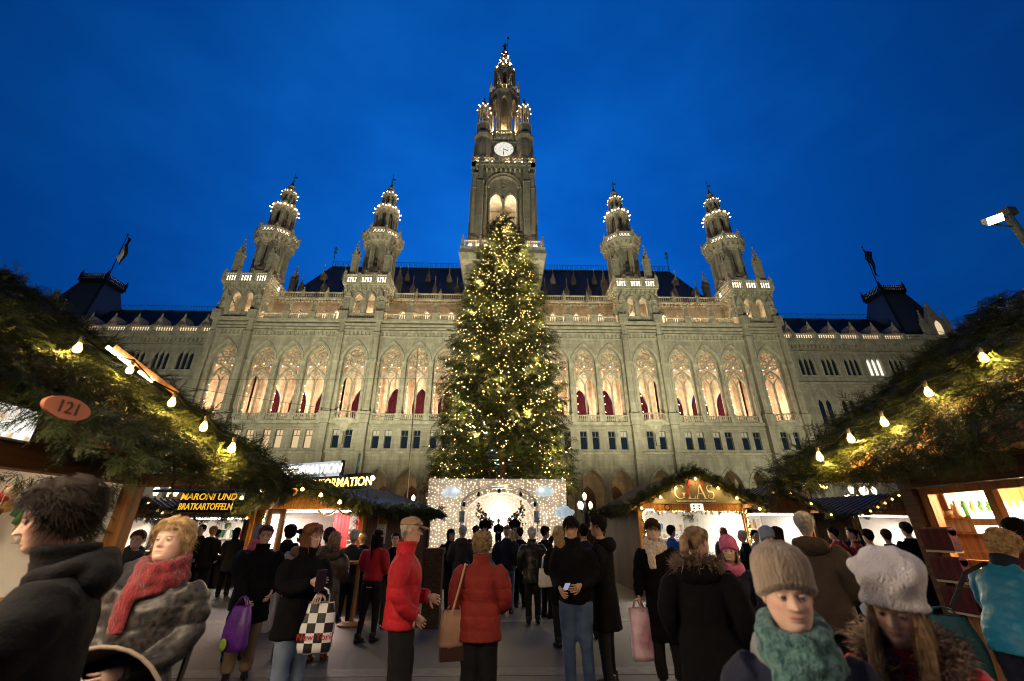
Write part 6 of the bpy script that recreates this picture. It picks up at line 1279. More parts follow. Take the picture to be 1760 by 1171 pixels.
HT = np.array([0, .06, .14, .24, .36, .50, .60, .75, .86, .94, 1.0]); HW = np.array([.038, .048, .055, .061, .067, .073, .075, .074, .064, .044, .010]); HF = np.array([.058, .078, .086, .088, .088, .085, .089, .085, .068, .043, .010]); HB = np.array([.046, .052, .06, .072, .088, .100, .105, .105, .09, .062, .014])
HH, HZ, HY = .228, 1.524, .016        # head height, chin level, centre for a 1.75 m person
def head_pt(a, t, off=0., feat=True, fem=0.):
    """a: angle from the front, t: 0 chin .. 1 crown -> point and its distance outward"""
    w_ = np.interp(t, HT, HW) * (1 + .045 * fem * np.exp(-((t - .3) / .18) ** 2)); f = np.interp(t, HT, HF); b = np.interp(t, HT, HB); c, s = np.cos(a), np.sin(a)
    x = w_ * np.sign(s) * np.abs(s) ** .92; y = np.where(c > 0, f, b) * np.sign(c) * np.abs(c) ** .92
    if feat:
        fr = (c > .25) * 1.; ax = np.abs(x)
        pr = np.clip((.62 - t) / .24, 0, 1) * np.clip((t - .325) / .035, 0, 1)
        d = .027 * pr ** 1.3 * np.exp(-(x / (.008 + .007 * pr)) ** 2) - .012 * np.exp(-((ax - .031) / .014) ** 2 - ((t - .52) / .045) ** 2) + .004 * np.exp(-((t - .60) / .03) ** 2 - ((ax - .03) / .02) ** 2)
        d = d + .005 * np.exp(-((t - .262) / .014) ** 2 - (x / .019) ** 2) + .0065 * np.exp(-((t - .218) / .018) ** 2 - (x / .017) ** 2) - .003 * np.exp(-((t - .242) / .006) ** 2 - (x / .022) ** 2) - .003 * np.exp(-((t - .175) / .018) ** 2 - (x / .02) ** 2) + .006 * np.exp(-((t - .11) / .045) ** 2 - (x / .02) ** 2) + .004 * np.exp(-((ax - .045) / .018) ** 2 - ((t - .40) / .07) ** 2)
        y = y + d * fr
    n_ = np.stack([x / np.maximum(w_, .02) ** 1, y / np.maximum(np.where(c > 0, f, b), .02), (t - .5) * 1.7 * np.clip((t - .35) * 3, -.3, 1)], -1); n_ = n_ / np.maximum(np.linalg.norm(n_, axis=-1, keepdims=True), 1e-6)
    p = np.stack([x, y + HY, HZ + HH * t], -1)
    return p + n_ * np.asarray(off)[..., None] if np.ndim(off) or off else p
def warp(n, k=.42): th = -PI + 2 * PI * np.arange(n) / n; return th - k * np.sin(th)
PEND = []
def smoothstep(x, a, b): q = np.clip((x - a) / (b - a), 0, 1); return q * q * (3 - 2 * q)
def rotm(yaw, pitch, roll):
    return np.array(Matrix.Rotation(R(-yaw), 3, 'Z') @ Matrix.Rotation(R(-pitch), 3, 'X') @ Matrix.Rotation(R(roll), 3, 'Y'))
POSE = {'down': ((.245, -.03, 1.13), (.255, .04, .88)), 'belly': ((.255, -.02, 1.12), (.10, .235, 1.06)), 'chest': ((.25, .04, 1.15), (.08, .26, 1.22)), 'pocket': ((.285, -.08, 1.14), (.215, .11, .96)), 'phone': ((.235, .02, 1.14), (.06, .29, 1.13)), 'up': ((.25, .17, 1.26), (.07, .25, 1.55)), 'back': ((.26, -.12, 1.14), (.17, -.16, .95)), 'carry': ((.25, 0, 1.13), (.26, .10, .90)), 'fwd': ((.23, .08, 1.14), (.2, .34, 1.02))}
def hand(mb, W, d, n, curl=.5, side=1, s=1.0):
    W, d, n = Vector(W), Vector(d).normalized(), Vector(n); n = (n - d * n.dot(d)).normalized(); u = d.cross(n) * side; o = len(mb.v); K = 8; rings = []
    for t, ru, rn in ((-.02, .024, .02), (.0, .026, .018), (.03, .036, .016), (.065, .042, .015), (.088, .040, .012)):
        c = W + d * t * s
        rings.append([len(mb.v) + j for j in range(K)]); mb.v += [tuple(c + u * math.cos(2 * PI * j / K) * ru * s + n * math.sin(2 * PI * j / K) * rn * s) for j in range(K)]
    for a, b in zip(rings[:-1], rings[1:]):
        for j in range(K): mb.f.append((a[j], a[(j + 1) % K], b[(j + 1) % K], b[j])); mb.m.append(0)
    mb.f.append(tuple(rings[-1])); mb.m.append(0)
    for k, (off, ln) in enumerate(((-.031, .92), (-.0105, 1.05), (.0105, 1.0), (.031, .78))):
        p = W + d * (.078 + .006 * (k in (1, 2))) * s + u * off * s; dd = (d + u * off * 2).normalized(); path = [p - dd * .01]; path.append(p)
        for seg, ang in ((.042, .55), (.027, .8), (.021, .6)):
            an = ang * curl * (1 + .12 * k); dd = (dd * math.cos(an) + n * math.sin(an)).normalized(); p = p + dd * seg * ln * s; path.append(p)
        mb.tube(path, [.0095 * s, .0095 * s, .0088 * s, .0078 * s, .006 * s], 6)
    p = W + d * .022 * s - u * .026 * s; dd = (d * .7 - u * .75 + n * .25).normalized(); path = [p, p + dd * .038 * s]; dd = (dd + n * .5 * curl + d * .35).normalized(); path += [path[-1] + dd * .03 * s]; dd = (dd + n * .4 * curl + u * .25).normalized(); path += [path[-1] + dd * .024 * s]
    mb.tube(path, [.013 * s, .0115 * s, .010 * s, .007 * s], 6)
def loft(mb, rings, n=20, m=0, cap=True):
    """rings (z, rx, ry, yc[, xc]) -> closed tube"""
    o = len(mb.v); k = len(rings)
    for rg in rings:
        z, rx, ry, yc = rg[:4]; xc = rg[4] if len(rg) > 4 else 0
        for j in range(n): a = 2 * PI * j / n; mb.v.append((xc + rx * math.sin(a), yc + ry * math.cos(a), z))
    for i in range(k - 1):
        for j in range(n): mb.f.append((o + i * n + j, o + i * n + (j + 1) % n, o + (i + 1) * n + (j + 1) % n, o + (i + 1) * n + j)); mb.m.append(m)
    if cap: mb.f.append(tuple(o + j for j in reversed(range(n)))); mb.f.append(tuple(o + (k - 1) * n + j for j in range(n))); mb.m += [m, m]
    return mb
def bez(a, b, c, n=9):
    a, b, c = Vector(a), Vector(b), Vector(c); b2 = b + (b - (a + c) / 2) * .55
    return [a * (1 - t) ** 2 + b2 * 2 * t * (1 - t) + c * t * t for t in [i / (n - 1) for i in range(n)]]
def person(label, x, y, face, h=1.72, det=1, skin='skin', hair=('short', 'dark'), coat=None, hem=.8, flare=.02, puff=1.0, quilt=None, trousers=None, tr=1.0, shoes=None, arms=('down', 'down'), hd=(0, 0, 0), lean=0, legs=None, hat=None, scarf=None, hood=None, fur=False, glasses=False, z0=0, width=1.0, group=None, curl=(.6, .6), fem=0., headk=1.0, collar=None, belt=False, hairlen=.0, beard=False, wrinkle=1.0, scarf_up=False, locks=False):
    s = h / 1.75; g = np.random.default_rng(abs(hash((round(x, 2), round(y, 2)))) % 9999 + 3); coat = coat or black; trousers = trousers or jblack; shoes = shoes or shoeb
    RH = rotm(*hd); piv = np.array([0, -.012, 1.50])
    def finish(V, head=False, wt=None):
        """head turn, forward lean, size"""
        V = np.asarray(V, float).copy()
        if head or wt is not None:
            ww = np.ones(len(V)) if wt is None else wt
            Q = (V - piv) * headk @ RH.T + piv; V = V + (Q - V) * ww[:, None]
        if lean:
            ww = smoothstep(V[:, 2], .80, 1.15); a = R(lean) * ww; yy, zz = V[:, 1], V[:, 2] - .9
            V[:, 1], V[:, 2] = yy * np.cos(a) + zz * np.sin(a), .9 + zz * np.cos(a) - yy * np.sin(a)
        return V * s
    # ---- body: one skin from crown to hips, arms, legs, hands
    N = (76, 44, 22)[2 - det] if det else 22; rows = (48, 30, 16)[2 - det]
    a = warp(N); ts = np.concatenate([np.linspace(0, .66, int(rows * .72)), np.linspace(.69, 1, rows - int(rows * .72))])
    body = MB(); TI = []
    tors = [(.82, .15, .105, 0), (.95, .158, .11, 0), (1.08, .135, .095, 0), (1.22, .15, .105, 0), (1.34, .165, .10, -.005), (1.405, .15, .085, -.012), (1.44, .10, .07, -.014), (1.465, .064, .062, -.012), (1.49, .055, .058, -.008), (1.515, .052, .058, 0)]
    for z, rx, ry, yc in tors:
        for q in a: body.v.append((rx * width * math.sin(q), yc + ry * math.cos(q), z)); TI.append((1, 1, 1))
    hc = {'black': .25, 'dark': .3, 'brown': .4, 'darkred': .35}.get(hair[1] if hair else 'brown', .62)
    for t in ts:
        P = head_pt(a, np.full(N, t), 0., True, fem)
        for p, q in zip(P, a):
            body.v.append(tuple(p)); ax = abs(p[0]); front = math.cos(q) > .3
            lip = math.exp(-((t - .24) / .026) ** 2 - (p[0] / .021) ** 4) * front; chk = math.exp(-((ax - .045) / .02) ** 2 - ((t - .38) / .08) ** 2) * front; brow = math.exp(-((t - .592 - .010 * math.sin(min(ax, .05) * 50)) / .013) ** 2) * (.012 < ax < .05) * front * .95; line = math.exp(-((t - .242) / .0065) ** 2 - (p[0] / .023) ** 4) * front  # line: shade of the lip crease put into the tint
            b_ = .45 if beard and t < .3 and front and math.exp(-((t - .24) / .03) ** 2 - (p[0] / .02) ** 4) < .5 else 1.
            c = np.array([1., 1., 1.]); c *= 1 - lip * np.array([.10, .50, .46]); c *= 1 - chk * np.array([0, .14, .14]); c *= 1 - brow * (1 - hc * .7); c *= (1 - .6 * line); c *= b_; TI.append(tuple(c))
    nr = len(tors) + len(ts)
    for i in range(nr - 1):
        for j in range(N): body.f.append((i * N + j, (i + 1) * N + j, (i + 1) * N + (j + 1) % N, i * N + (j + 1) % N)); body.m.append(0)
    body.f.append(tuple((nr - 1) * N + j for j in reversed(range(N)))); body.m.append(0)
    nhead0 = len(tors) * N
    hv = np.zeros(len(body.v)); hv[nhead0:] = 1; hv[(len(tors) - 1) * N:nhead0] = .75; hv[(len(tors) - 2) * N:(len(tors) - 1) * N] = .35; hv[(len(tors) - 3) * N:(len(tors) - 2) * N] = .1
    def headadd(fn):
        o = len(body.v); fn(); k = len(body.v) - o; TI.extend([(1, 1, 1)] * k); return np.ones(k)
    def ears():
        for sx in (-1, 1): body.ball((sx * .0755, HY - .006, HZ + HH * .50), 1, 8, 6, sc_=(.009, .019, .030))
    ex = [headadd(ears)]
    if det:
        def eyes():
            for sx in (-1, 1):
                c = (sx * .0305, HY + .0715, HZ + HH * .522); r_ = .0122 + .0009 * fem; o = len(body.v); b = MB(); b.lathe([(max(1e-4, math.sin(PI * i / 10)) * r_, -math.cos(PI * i / 10) * r_) for i in range(11)], 12)
                T = Matrix.Translation(c) @ Matrix.Rotation(R(-90 + 4), 4, 'X'); m0 = len(body.m); body.join(b, T)
                for q in range(len(b.f)): body.m[m0 + q] = 1
                for i in range(10):
                    for j in range(12):
                        if i >= 8: body.m[m0 + i * 12 + j] = 2
                body.m[-1] = 2; body.m[-2] = 1
                for lo, up in ((15, 100), (-100, -24)):    # lids
                    L_ = MB(); nn = 5
                    for i in range(nn + 1):
                        el = R(lo + (up - lo) * i / nn)
                        for j in range(11): az = R(-80 + 16 * j); rr = r_ * 1.13; L_.v.append((rr * math.cos(el) * math.sin(az), rr * math.cos(el) * math.cos(az), rr * math.sin(el)))
                    for i in range(nn):
                        for j in range(10): L_.f.append((i * 11 + j, i * 11 + j + 1, (i + 1) * 11 + j + 1, (i + 1) * 11 + j)); L_.m.append(0)
                    body.join(L_, Matrix.Translation(c))
        ex.append(headadd(eyes))
    wt = np.concatenate([hv] + ex)
    # arms and legs in the same skin
    o = len(body.v); SH = []
    for i, sx in enumerate((-1, 1)):           # left, right
        E_, W_ = POSE[arms[i]] if isinstance(arms[i], str) else arms[i]; S_ = (sx * .178 * width, -.01, 1.395); E_ = (sx * E_[0], E_[1], E_[2]); W_ = (sx * W_[0], W_[1], W_[2])
        pth = bez(S_, E_, W_); SH.append((pth, sx)); body.tube(pth, [.05, .048, .046, .044, .042, .04, .037, .033, .028], 8)
        d = (Vector(W_) - Vector(E_)).normalized(); inn = Vector((-sx, 0, 0)) if abs(d.x) < .6 else Vector((0, 0, -1)); hand(body, Vector(W_) + d * .01, d, inn, curl[i], sx, .98)
    lg = legs or ((-.10, -.01), (.10, .03)); LP = []
    for sx, (fx, fy) in zip((-1, 1), lg):
        H_, K_, F_ = (sx * .085, 0, .88), ((sx * .09 + fx) / 2, .03 + max(fy, -.05) * .5, .48), (fx, fy, .085); pl = bez(H_, K_, F_, 9); LP.append((pl, fx, fy)); body.tube(pl, [.085, .082, .075, .066, .056, .052, .048, .042, .036], 8)
    TI.extend([(1, 1, 1)] * (len(body.v) - o)); wt = np.concatenate([wt, np.zeros(len(body.v) - o)])
    body.v = finish(body.v, wt=wt).tolist(); me = body.mesh('person', [M[skin], M['eyew'], M['iris']], True)
    at = me.color_attributes.new('tint', 'FLOAT_COLOR', 'POINT'); at.data.foreach_set('color', np.concatenate([np.array(TI), np.ones((len(TI), 1))], 1).astype(np.float32).ravel())
    root = link('person', me, None, (x, y, z0), R(-face)); tag(root, label, 'person', group)
    def child(nm, mb, m, head=False, smooth=True, kind=None):
        if isinstance(mb, MB): mb.v = finish(mb.v, head).tolist(); me = mb.mesh(nm, m, smooth)
        else: me = mb
        o = link(nm, me, root)
        if kind: o['kind'] = kind
        return o
    def soft(o, vox, amp, q=None, it=5): PEND.append((o, vox, amp * wrinkle, q, it, int(g.integers(1, 999))))
    vox = (.024, .017, .0115)[det]
    # ---- trousers
    t_ = MB(); zt = min(hem + .12, .98); loft(t_, [(.80, .13, .10, 0), (.86, .155, .115, 0), (.95, .16, .112, 0), (1.02, .15, .105, 0)], 16)
    for pl, fx, fy in LP:
        t_.tube([p for p in pl[:-1]] + [pl[-1] + Vector((0, 0, -.015))], [k * (1 + (tr - 1) * (i / 8)) for i, k in enumerate((.112, .108, .099, .088, .078, .073, .069, .066, .064))], 12)
    o = child('trousers', t_, trousers)
    if det: soft(o, vox * 1.15, .006 if tr >= 1 else .003)
    for pl, fx, fy in LP:
        sh = MB(); K = 10; prof_ = [(-.085, .022, .03), (-.075, .033, .045), (-.03, .038, .055), (.05, .046, .042), (.11, .048, .032), (.155, .038, .026), (.178, .012, .016)]
        ro = len(sh.v)
        for yy, rx, hz in prof_: sh.v += [(fx + rx * math.cos(2 * PI * j / K), fy + yy, max(.004, hz + hz * .98 * math.sin(2 * PI * j / K))) for j in range(K)]
        for i in range(len(prof_) - 1):
            for j in range(K): sh.f.append((i * K + j, i * K + (j + 1) % K, (i + 1) * K + (j + 1) % K, (i + 1) * K + j)); sh.m.append(0)
        sh.f += [tuple(range(K)), tuple((len(prof_) - 1) * K + j for j in reversed(range(K)))]; sh.m += [0, 0]; sh.tube([(fx, fy - .03, .05), (fx, fy - .03, .15)], [.045, .048], 10); child('shoe', sh, shoes)
    # ---- coat: torso and both sleeves grown into one garment
    c_ = MB(); p_ = puff; B_ = width
    rg = []
    for z in np.linspace(hem, .98, max(2, int((.98 - hem) / .07) + 1)): q = (.98 - z); rg.append((z, (.182 + flare * q * 2.2) * B_ * p_, (.135 + flare * q * 2.4) * p_, 0))
    rg = [r_ for r_ in rg if r_[0] < .97] + [(1.0, .178 * B_ * p_, .132 * p_, 0), (1.08, (.160 if fem or belt else .172) * B_ * p_, (.122 if fem or belt else .130) * p_, 0), (1.2, .178 * B_ * p_, .136 * p_, .004), (1.32, .196 * B_ * p_, .132 * p_, 0), (1.39, .190 * B_, .108, -.008), (1.43, .140 * B_, .088, -.012), (1.455, .10, .08, -.012), (1.49, .088, .082, -.008)]
    loft(c_, rg, 28)
    for pth, sx in SH:
        pts = [pth[0] + Vector((-sx * .03, 0, 0))] + pth[1:]; pts[-1] = pts[-1] + (pts[-1] - pts[-2]) * .1
        c_.tube(pts, [k * (p_ if i else 1) for i, k in enumerate((.085, .082, .077, .073, .070, .067, .062, .057, .052))], 14)
    o = child('coat', c_, coat)
    if det: soft(o, vox, .007, quilt, 6)
    if collar:
        k_ = loft(MB(), [(1.42, .105, .088, -.012), (1.46, .094, .088, -.01), (1.50, .092, .092, -.006), (1.525, .100, .100, -.004), (1.54, .098, .098, -.004), (1.54, .080, .082, -.004)], 24)
        o = child('collar', k_, coat if collar is True else collar); soft(o, vox * .8, .003) if det else None
    if hood is not None:
        k_ = MB(); k_.ball((0, -.105, 1.43), 1, 16, 10, sc_=(.155, .075, .095)); k_.tube([(.118 * math.sin(q), -.03 + .098 * math.cos(q), 1.455 + .035 * math.cos(q + PI)) for q in np.linspace(.6, 2 * PI - .6, 18)], .036, 10)
        o = child('hood', k_, hood); soft(o, vox * .9, .006) if det else None
        if fur:
            V, F = [], []; n = (700, 1600, 5200)[det]
            for i in range(n):
                q = g.uniform(.35, 2 * PI - .35); b = np.array([.135 * math.sin(q), -.035 + .118 * math.cos(q), 1.475 + .05 * math.cos(q + PI)]) + g.normal(0, .024, 3); d = np.array([math.sin(q), math.cos(q) - .2, .35]) * .6 + g.normal(0, .55, 3); d /= np.linalg.norm(d); sd = np.cross(d, g.normal(0, 1, 3)); sd /= np.linalg.norm(sd); l_ = g.uniform(.035, .075); w_ = (.005, .004, .0028)[det]
                V += [b - sd * w_, b + sd * w_, b + d * l_ + np.array([0, 0, -.008])]; F.append((3 * i, 3 * i + 1, 3 * i + 2))
            child('fur_trim', np_mesh('fur_trim', finish(V), np.array(F), furm), None, kind='stuff')
    if scarf is not None:
        k_ = MB(); sg = 26
        for q, (rr, zz, th, ti) in enumerate(((.098, 1.445, .046, .02), (.092, 1.495, .042, -.025), (.105, 1.415, .036, .03)) + (((.094, 1.535, .036, .015),) if scarf_up else ())):
            k_.tube([((rr + .008 * math.sin(3 * i + q)) * math.sin(2 * PI * i / sg), .006 + (rr + .012) * math.cos(2 * PI * i / sg), zz + ti * math.cos(2 * PI * i / sg + q) - .02 * math.cos(2 * PI * i / sg)) for i in range(sg)], [th * (1 + .16 * math.sin(i * 2.3 + q * 2)) for i in range(sg)], 10, closed=True)
        k_.tube([(.05, .135, 1.43), (.06, .155, 1.36), (.055, .16, 1.28), (.05, .158, 1.2)], [.045, .05, .05, .04], 10, flat=.5)
        o = child('scarf', k_, scarf); soft(o, vox * .8, .005) if det else None
    # ---- hair
    def shell(mask_t, th, mat_, nm, head=True, m=0, rib=None, n=None, lift=0., swell=None):
        """cap over the skull: everything above the hairline mask_t(angle), th thick"""
        n = n or (26, 44, 72)[det]; aa = warp(n, .2); rws = (12, 20, 30)[det]; k_ = MB()
        for i in range(rws + 1):
            u = i / rws
            tt = np.array([mask_t(q) + (1.0 - mask_t(q)) * u for q in aa]); edge = np.clip(u * (7 if nm == 'hat' else 3.5), .12 if nm == 'hat' else .04, 1); of = th * edge * (1 + (.25 * np.sin(aa * 5 + u * 9) if rib is None else rib * np.sin(aa * 34)))
            if swell is not None: of = of + swell(aa, tt) * edge
            P = head_pt(aa, tt, of * np.ones(n), False); P[:, 2] += lift * smoothstep(tt, .62, 1.0); k_.v += P.tolist()
        for i in range(rws):
            for j in range(n): k_.f.append((i * n + j, (i + 1) * n + j, (i + 1) * n + (j + 1) % n, i * n + (j + 1) % n)); k_.m.append(0)
        k_.f.append(tuple(rws * n + j for j in range(n))); k_.m.append(0)
        return k_
    def strands(nm, roots, dirs, L_, w_, m, head=True, cv=.5):
        """ribbons of three segments each"""
        V, F = [], []
        for r0, d0 in zip(roots, dirs):
            l_ = g.uniform(*L_); d = d0 / max(np.linalg.norm(d0), 1e-6); sd = np.cross(d, r0 - np.array([0, HY, HZ + .12])); sd = sd / max(np.linalg.norm(sd), 1e-6); p = r0.copy(); o = len(V)
            for q in range(4):
                ww = w_ * (1 - q / 3.3); V += [p - sd * ww, p + sd * ww]; d = d + np.array([g.normal(0, .12), g.normal(0, .12), -.22 * cv]); d /= np.linalg.norm(d); p = p + d * l_ / 3
            for q in range(3): F += [(o + 2 * q, o + 2 * q + 1, o + 2 * q + 3), (o + 2 * q, o + 2 * q + 3, o + 2 * q + 2)]
        return np_mesh(nm, finish(V, head), np.array(F), m, True)
    if hair:
        st_, hcx = hair; hm = HR[hcx]; front, side_, back = dict(short=(.80, .52, .20), wavy=(.79, .40, .14), bob=(.82, .46, .12), long=(.82, .46, .10), ponytail=(.83, .55, .26), curly=(.80, .46, .14), crop=(.84, .56, .22), bowl=(.69, .50, .22), bald=(.97, .60, .25))[st_]
        def mk(q):
            c = math.cos(q); ab = abs(q)
            if ab < .75: return front
            if ab < 1.35: return front + (side_ - front) * ((ab - .75) / .6)
            if ab < 1.9: return side_ + (.44 - side_) * ((ab - 1.35) / .55) if st_ in ('short', 'crop', 'ponytail', 'bowl', 'bald') else side_ + (back - side_) * ((ab - 1.35) / .55)
            b0 = .44 if st_ in ('short', 'crop', 'ponytail', 'bowl', 'bald') else back
            return b0 + (back - b0) * min(1, (ab - 1.9) / .5)
        capped = hat is not None
        th = dict(short=.016, wavy=.027, bob=.022, long=.020, ponytail=.010, curly=.026, crop=.007, bowl=.022, bald=.003)[st_]
        if capped: th = min(th, .007)
        sh_ = shell(mk, th, hm, 'hair', lift=0 if capped or st_ in ('crop', 'bald', 'ponytail') else .012, swell=(lambda q, t: .004 * (np.sin(t * 19 + 3 * np.sin(q * 2)) + np.sin(q * 7 + t * 9)) * (st_ != 'crop')) if det and not capped else None)
        if st_ in ('bob', 'long') or hairlen:
            ln = hairlen or (.06 if st_ == 'bob' else .26); n = 30; a0 = 1.08 if st_ == 'bob' else 1.0
            for lay in range(2):
                o = len(sh_.v); 
                for i in range(9):
                    u = i / 8
                    for j in range(n):
                        q = a0 + (2 * PI - 2 * a0) * j / (n - 1); p = head_pt(np.array([q]), np.array([.5]), np.array([(.010 if capped else .022) - .006 * lay]), False)[0]; zz = p[2] - u * (.10 + ln) * (1 - .12 * math.cos(q)); w2 = 1 + .06 * math.sin(u * 3.0) + .02 * math.sin(j * 1.7 + u * 3)
                        bk = .03 * u * (st_ == 'long'); sh_.v.append((p[0] * w2 * (1 - .25 * u * (st_ == 'bob')), HY + (p[1] - HY) * (1 - .1 * u) - bk, zz))
                for i in range(8):
                    for j in range(n - 1): sh_.f.append((o + i * n + j, o + i * n + j + 1, o + (i + 1) * n + j + 1, o + (i + 1) * n + j)); sh_.m.append(0)
        if locks:
            for sx in (-1, 1): sh_.tube([(sx * .066, HY + .05, HZ + .13), (sx * .078, HY + .075, HZ + .03), (sx * .074, HY + .115, HZ - .10), (sx * .06, HY + .15, HZ - .27), (sx * .055, HY + .16, HZ - .40)], [.012, .026, .03, .026, .006], 12, flat=.6)
        if st_ == 'ponytail':
            sh_.ball((0, HY - .115, HZ + .165), .03, 8, 6); sh_.tube([(0, HY - .11, HZ + .165), (0, HY - .16, HZ + .13), (0, HY - .165, HZ + .03), (0, HY - .15, HZ - .07), (0, HY - .14, HZ - .16 - hairlen)], [.022, .034, .036, .028, .006], 10)
        if st_ == 'curly':
            for i in range((40, 160, 520)[det]):
                q = g.uniform(-PI, PI); t = g.uniform(mk(q), .99)
                if capped and t > .5: continue
                p = head_pt(np.array([q]), np.array([t]), np.array([.03]), False)[0]; sh_.ball(tuple(p), g.uniform(.008, .018) * (1.15, 1, .72)[det], 6, 4)
        hair_o = child('hair', sh_, hm, True)
        if det and st_ != 'bald':
            n = (0, 600, 3200)[det]; rs, ds = [], []
            for i in range(n):
                q = g.uniform(-PI, PI); t = mk(q) + (1 - mk(q)) * g.random() ** .8
                if capped and t > .52: continue
                p = head_pt(np.array([q]), np.array([t]), np.array([th * .95]), False)[0]; p2 = head_pt(np.array([q + (.25 if st_ in ('bob', 'short', 'bowl', 'wavy') else .08) * g.normal()]), np.array([t - .14]), np.array([th * 1.0 + .004]), False)[0]
                if st_ == 'ponytail': p2 = np.array([0, HY - .12, HZ + .16])
                rs.append(p); ds.append(p2 - p + (g.normal(0, .03, 3) if st_ == 'curly' else g.normal(0, .014 if st_ == 'wavy' else .006, 3)) + (p - np.array([0, HY, HZ + .13])) * (.12 if st_ in ('wavy', 'short') else 0))
            if locks:
                for i in range(700):
                    sx = g.choice([-1, 1]); u = g.random(); rs.append(np.array([sx * (.07 - .012 * u) + g.normal(0, .013), HY + .06 + .11 * u + abs(g.normal(0, .014)), HZ + .1 - .42 * u])); ds.append(np.array([g.normal(0, .08), .12 + g.normal(0, .06), -1]))
            if st_ in ('long',) or hairlen:
                for i in range(n // 2):
                    q = g.uniform(1.0, 2 * PI - 1.0); p = head_pt(np.array([q]), np.array([.5]), np.array([.024]), False)[0]; p[2] -= g.random() * (hairlen or .26); rs.append(p); ds.append(np.array([g.normal(0, .1), g.normal(0, .1) - .05, -1]))
            child('hair_strands', strands('hair_strands', rs, ds, (.03, .065) if st_ in ('short', 'curly', 'crop', 'wavy') else (.05, .11), (.0035, .0028, .0016)[det], hm, cv=.1 if st_ == 'curly' else .4), None, kind='stuff')
    if hat:
        kind_, hm = hat
        if kind_ == 'beanie':
            k_ = shell(lambda q: .625 - .36 * (1 - math.cos(q)) / 2, .026, hm, 'hat', rib=.05, lift=.045, swell=lambda q, t: .010 * smoothstep(t, .68, .85), n=(26, 68, 102)[det]); o = child('hat', k_, hm, True)
        if kind_ == 'slouch':   # loose knitted hat that falls to the back and one side
            k_ = shell(lambda q: .675 - .22 * (1 - math.cos(q)) / 2, .028, hm, 'hat', lift=.03, swell=lambda q, t: .05 * smoothstep(t, .72, .9) * (1 - .4 * np.cos(q)) , n=(26, 60, 90)[det]); k_.f.append(tuple(reversed(range((26, 60, 90)[det])))); k_.m.append(0); k_.ball((-.055, HY - .02, HZ + HH + .02), .045, 12, 8); k_.ball((.05, HY - .085, HZ + .20), .085, 14, 10)
            for q in (.665, .70): k_.tube([tuple(head_pt(np.array([aq]), np.array([q - .21 * (1 - math.cos(aq)) / 2]), np.array([.031]), False)[0]) for aq in np.linspace(-PI, PI, 40)[:-1]], .011, 6, closed=True)
            o = child('hat', k_, hm, True); soft(o, vox * .75, .006)
        if kind_ == 'cap':
            k_ = shell(lambda q: .70 - .05 * (1 - math.cos(q)) / 2, .017, hm, 'hat'); v_ = MB()
            for i in range(9):
                q = R(-52 + 13 * i)
                for r_, dz in ((.0, 0), (.045, -.006), (.082, -.022)): p = head_pt(np.array([q]), np.array([.69]), np.array([.012]), False)[0]; v_.v.append((p[0] * (1 + r_ * 1.5), p[1] + r_ * math.cos(q) ** .6, p[2] + dz))
            for i in range(8):
                for j in range(2): v_.f.append((i * 3 + j, i * 3 + j + 1, i * 3 + j + 4, i * 3 + j + 3)); v_.m.append(0)
            k_.join(v_); k_.join(v_, Matrix.Translation((0, 0, -.006))); k_.ball((0, HY - .01, HZ + HH + .012), .009, 6, 4); child('hat', k_, hm, True)
        if kind_ == 'beret': k_ = MB().lathe([(.085, 0), (.135, .02), (.14, .045), (.10, .075), (.01, .085)], 20); k_.v = [(vx * .95, vy + HY - .02, vz + HZ + HH * .72 + .12 * (-vy) * .9) for vx, vy, vz in k_.v]; child('hat', k_, hm, True)
        if kind_ == 'hoodup': k_ = shell(lambda q: .60 if abs(q) < .7 else (-.05 if abs(q) > 1.1 else .60 - .65 * (abs(q) - .7) / .4), .032, hm, 'hat'); child('hood', k_, hm, True)
    if glasses:
        k_ = MB(); zz = HZ + HH * .52
        for sx in (-1, 1): k_.tube([(sx * .032 + .022 * math.cos(q), HY + .094 - .1 * (sx * .032 + .022 * math.cos(q)) ** 2 * 8, zz + .015 * math.sin(q)) for q in np.linspace(0, 2 * PI, 15)[:-1]], .0018, 5, closed=True); k_.tube([(sx * .054, HY + .085, zz + .004), (sx * .074, HY - .01, zz + .004)], .0016, 5)
        k_.tube([(-.01, HY + .096, zz + .004), (.01, HY + .096, zz + .004)], .0016, 5); child('glasses', k_, M['iron'], True)
    root['_s'] = s; return root
def pw(o, p):
    """point given in a person's own frame (1.75 m tall figure) -> world"""
    s = o['_s']; return o.location + Matrix.Rotation(o.rotation_euler[2], 3, 'Z') @ (Vector(p) * s)
def wave(V, sd, f, k=7):
    g = np.random.default_rng(sd); r_ = np.zeros(len(V))
    for i in range(k):
        d = g.normal(0, 1, 3) * [1, 1, 1.35]; ff = f * (1 + .55 * i); w2 = V + .35 / ff * np.sin(V[:, [1, 2, 0]] * ff * .7 + g.uniform(0, 6, 3)); r_ += np.sin(w2 @ d * ff + g.uniform(0, 6)) / (1 + .6 * i)
    return r_ / 2.2
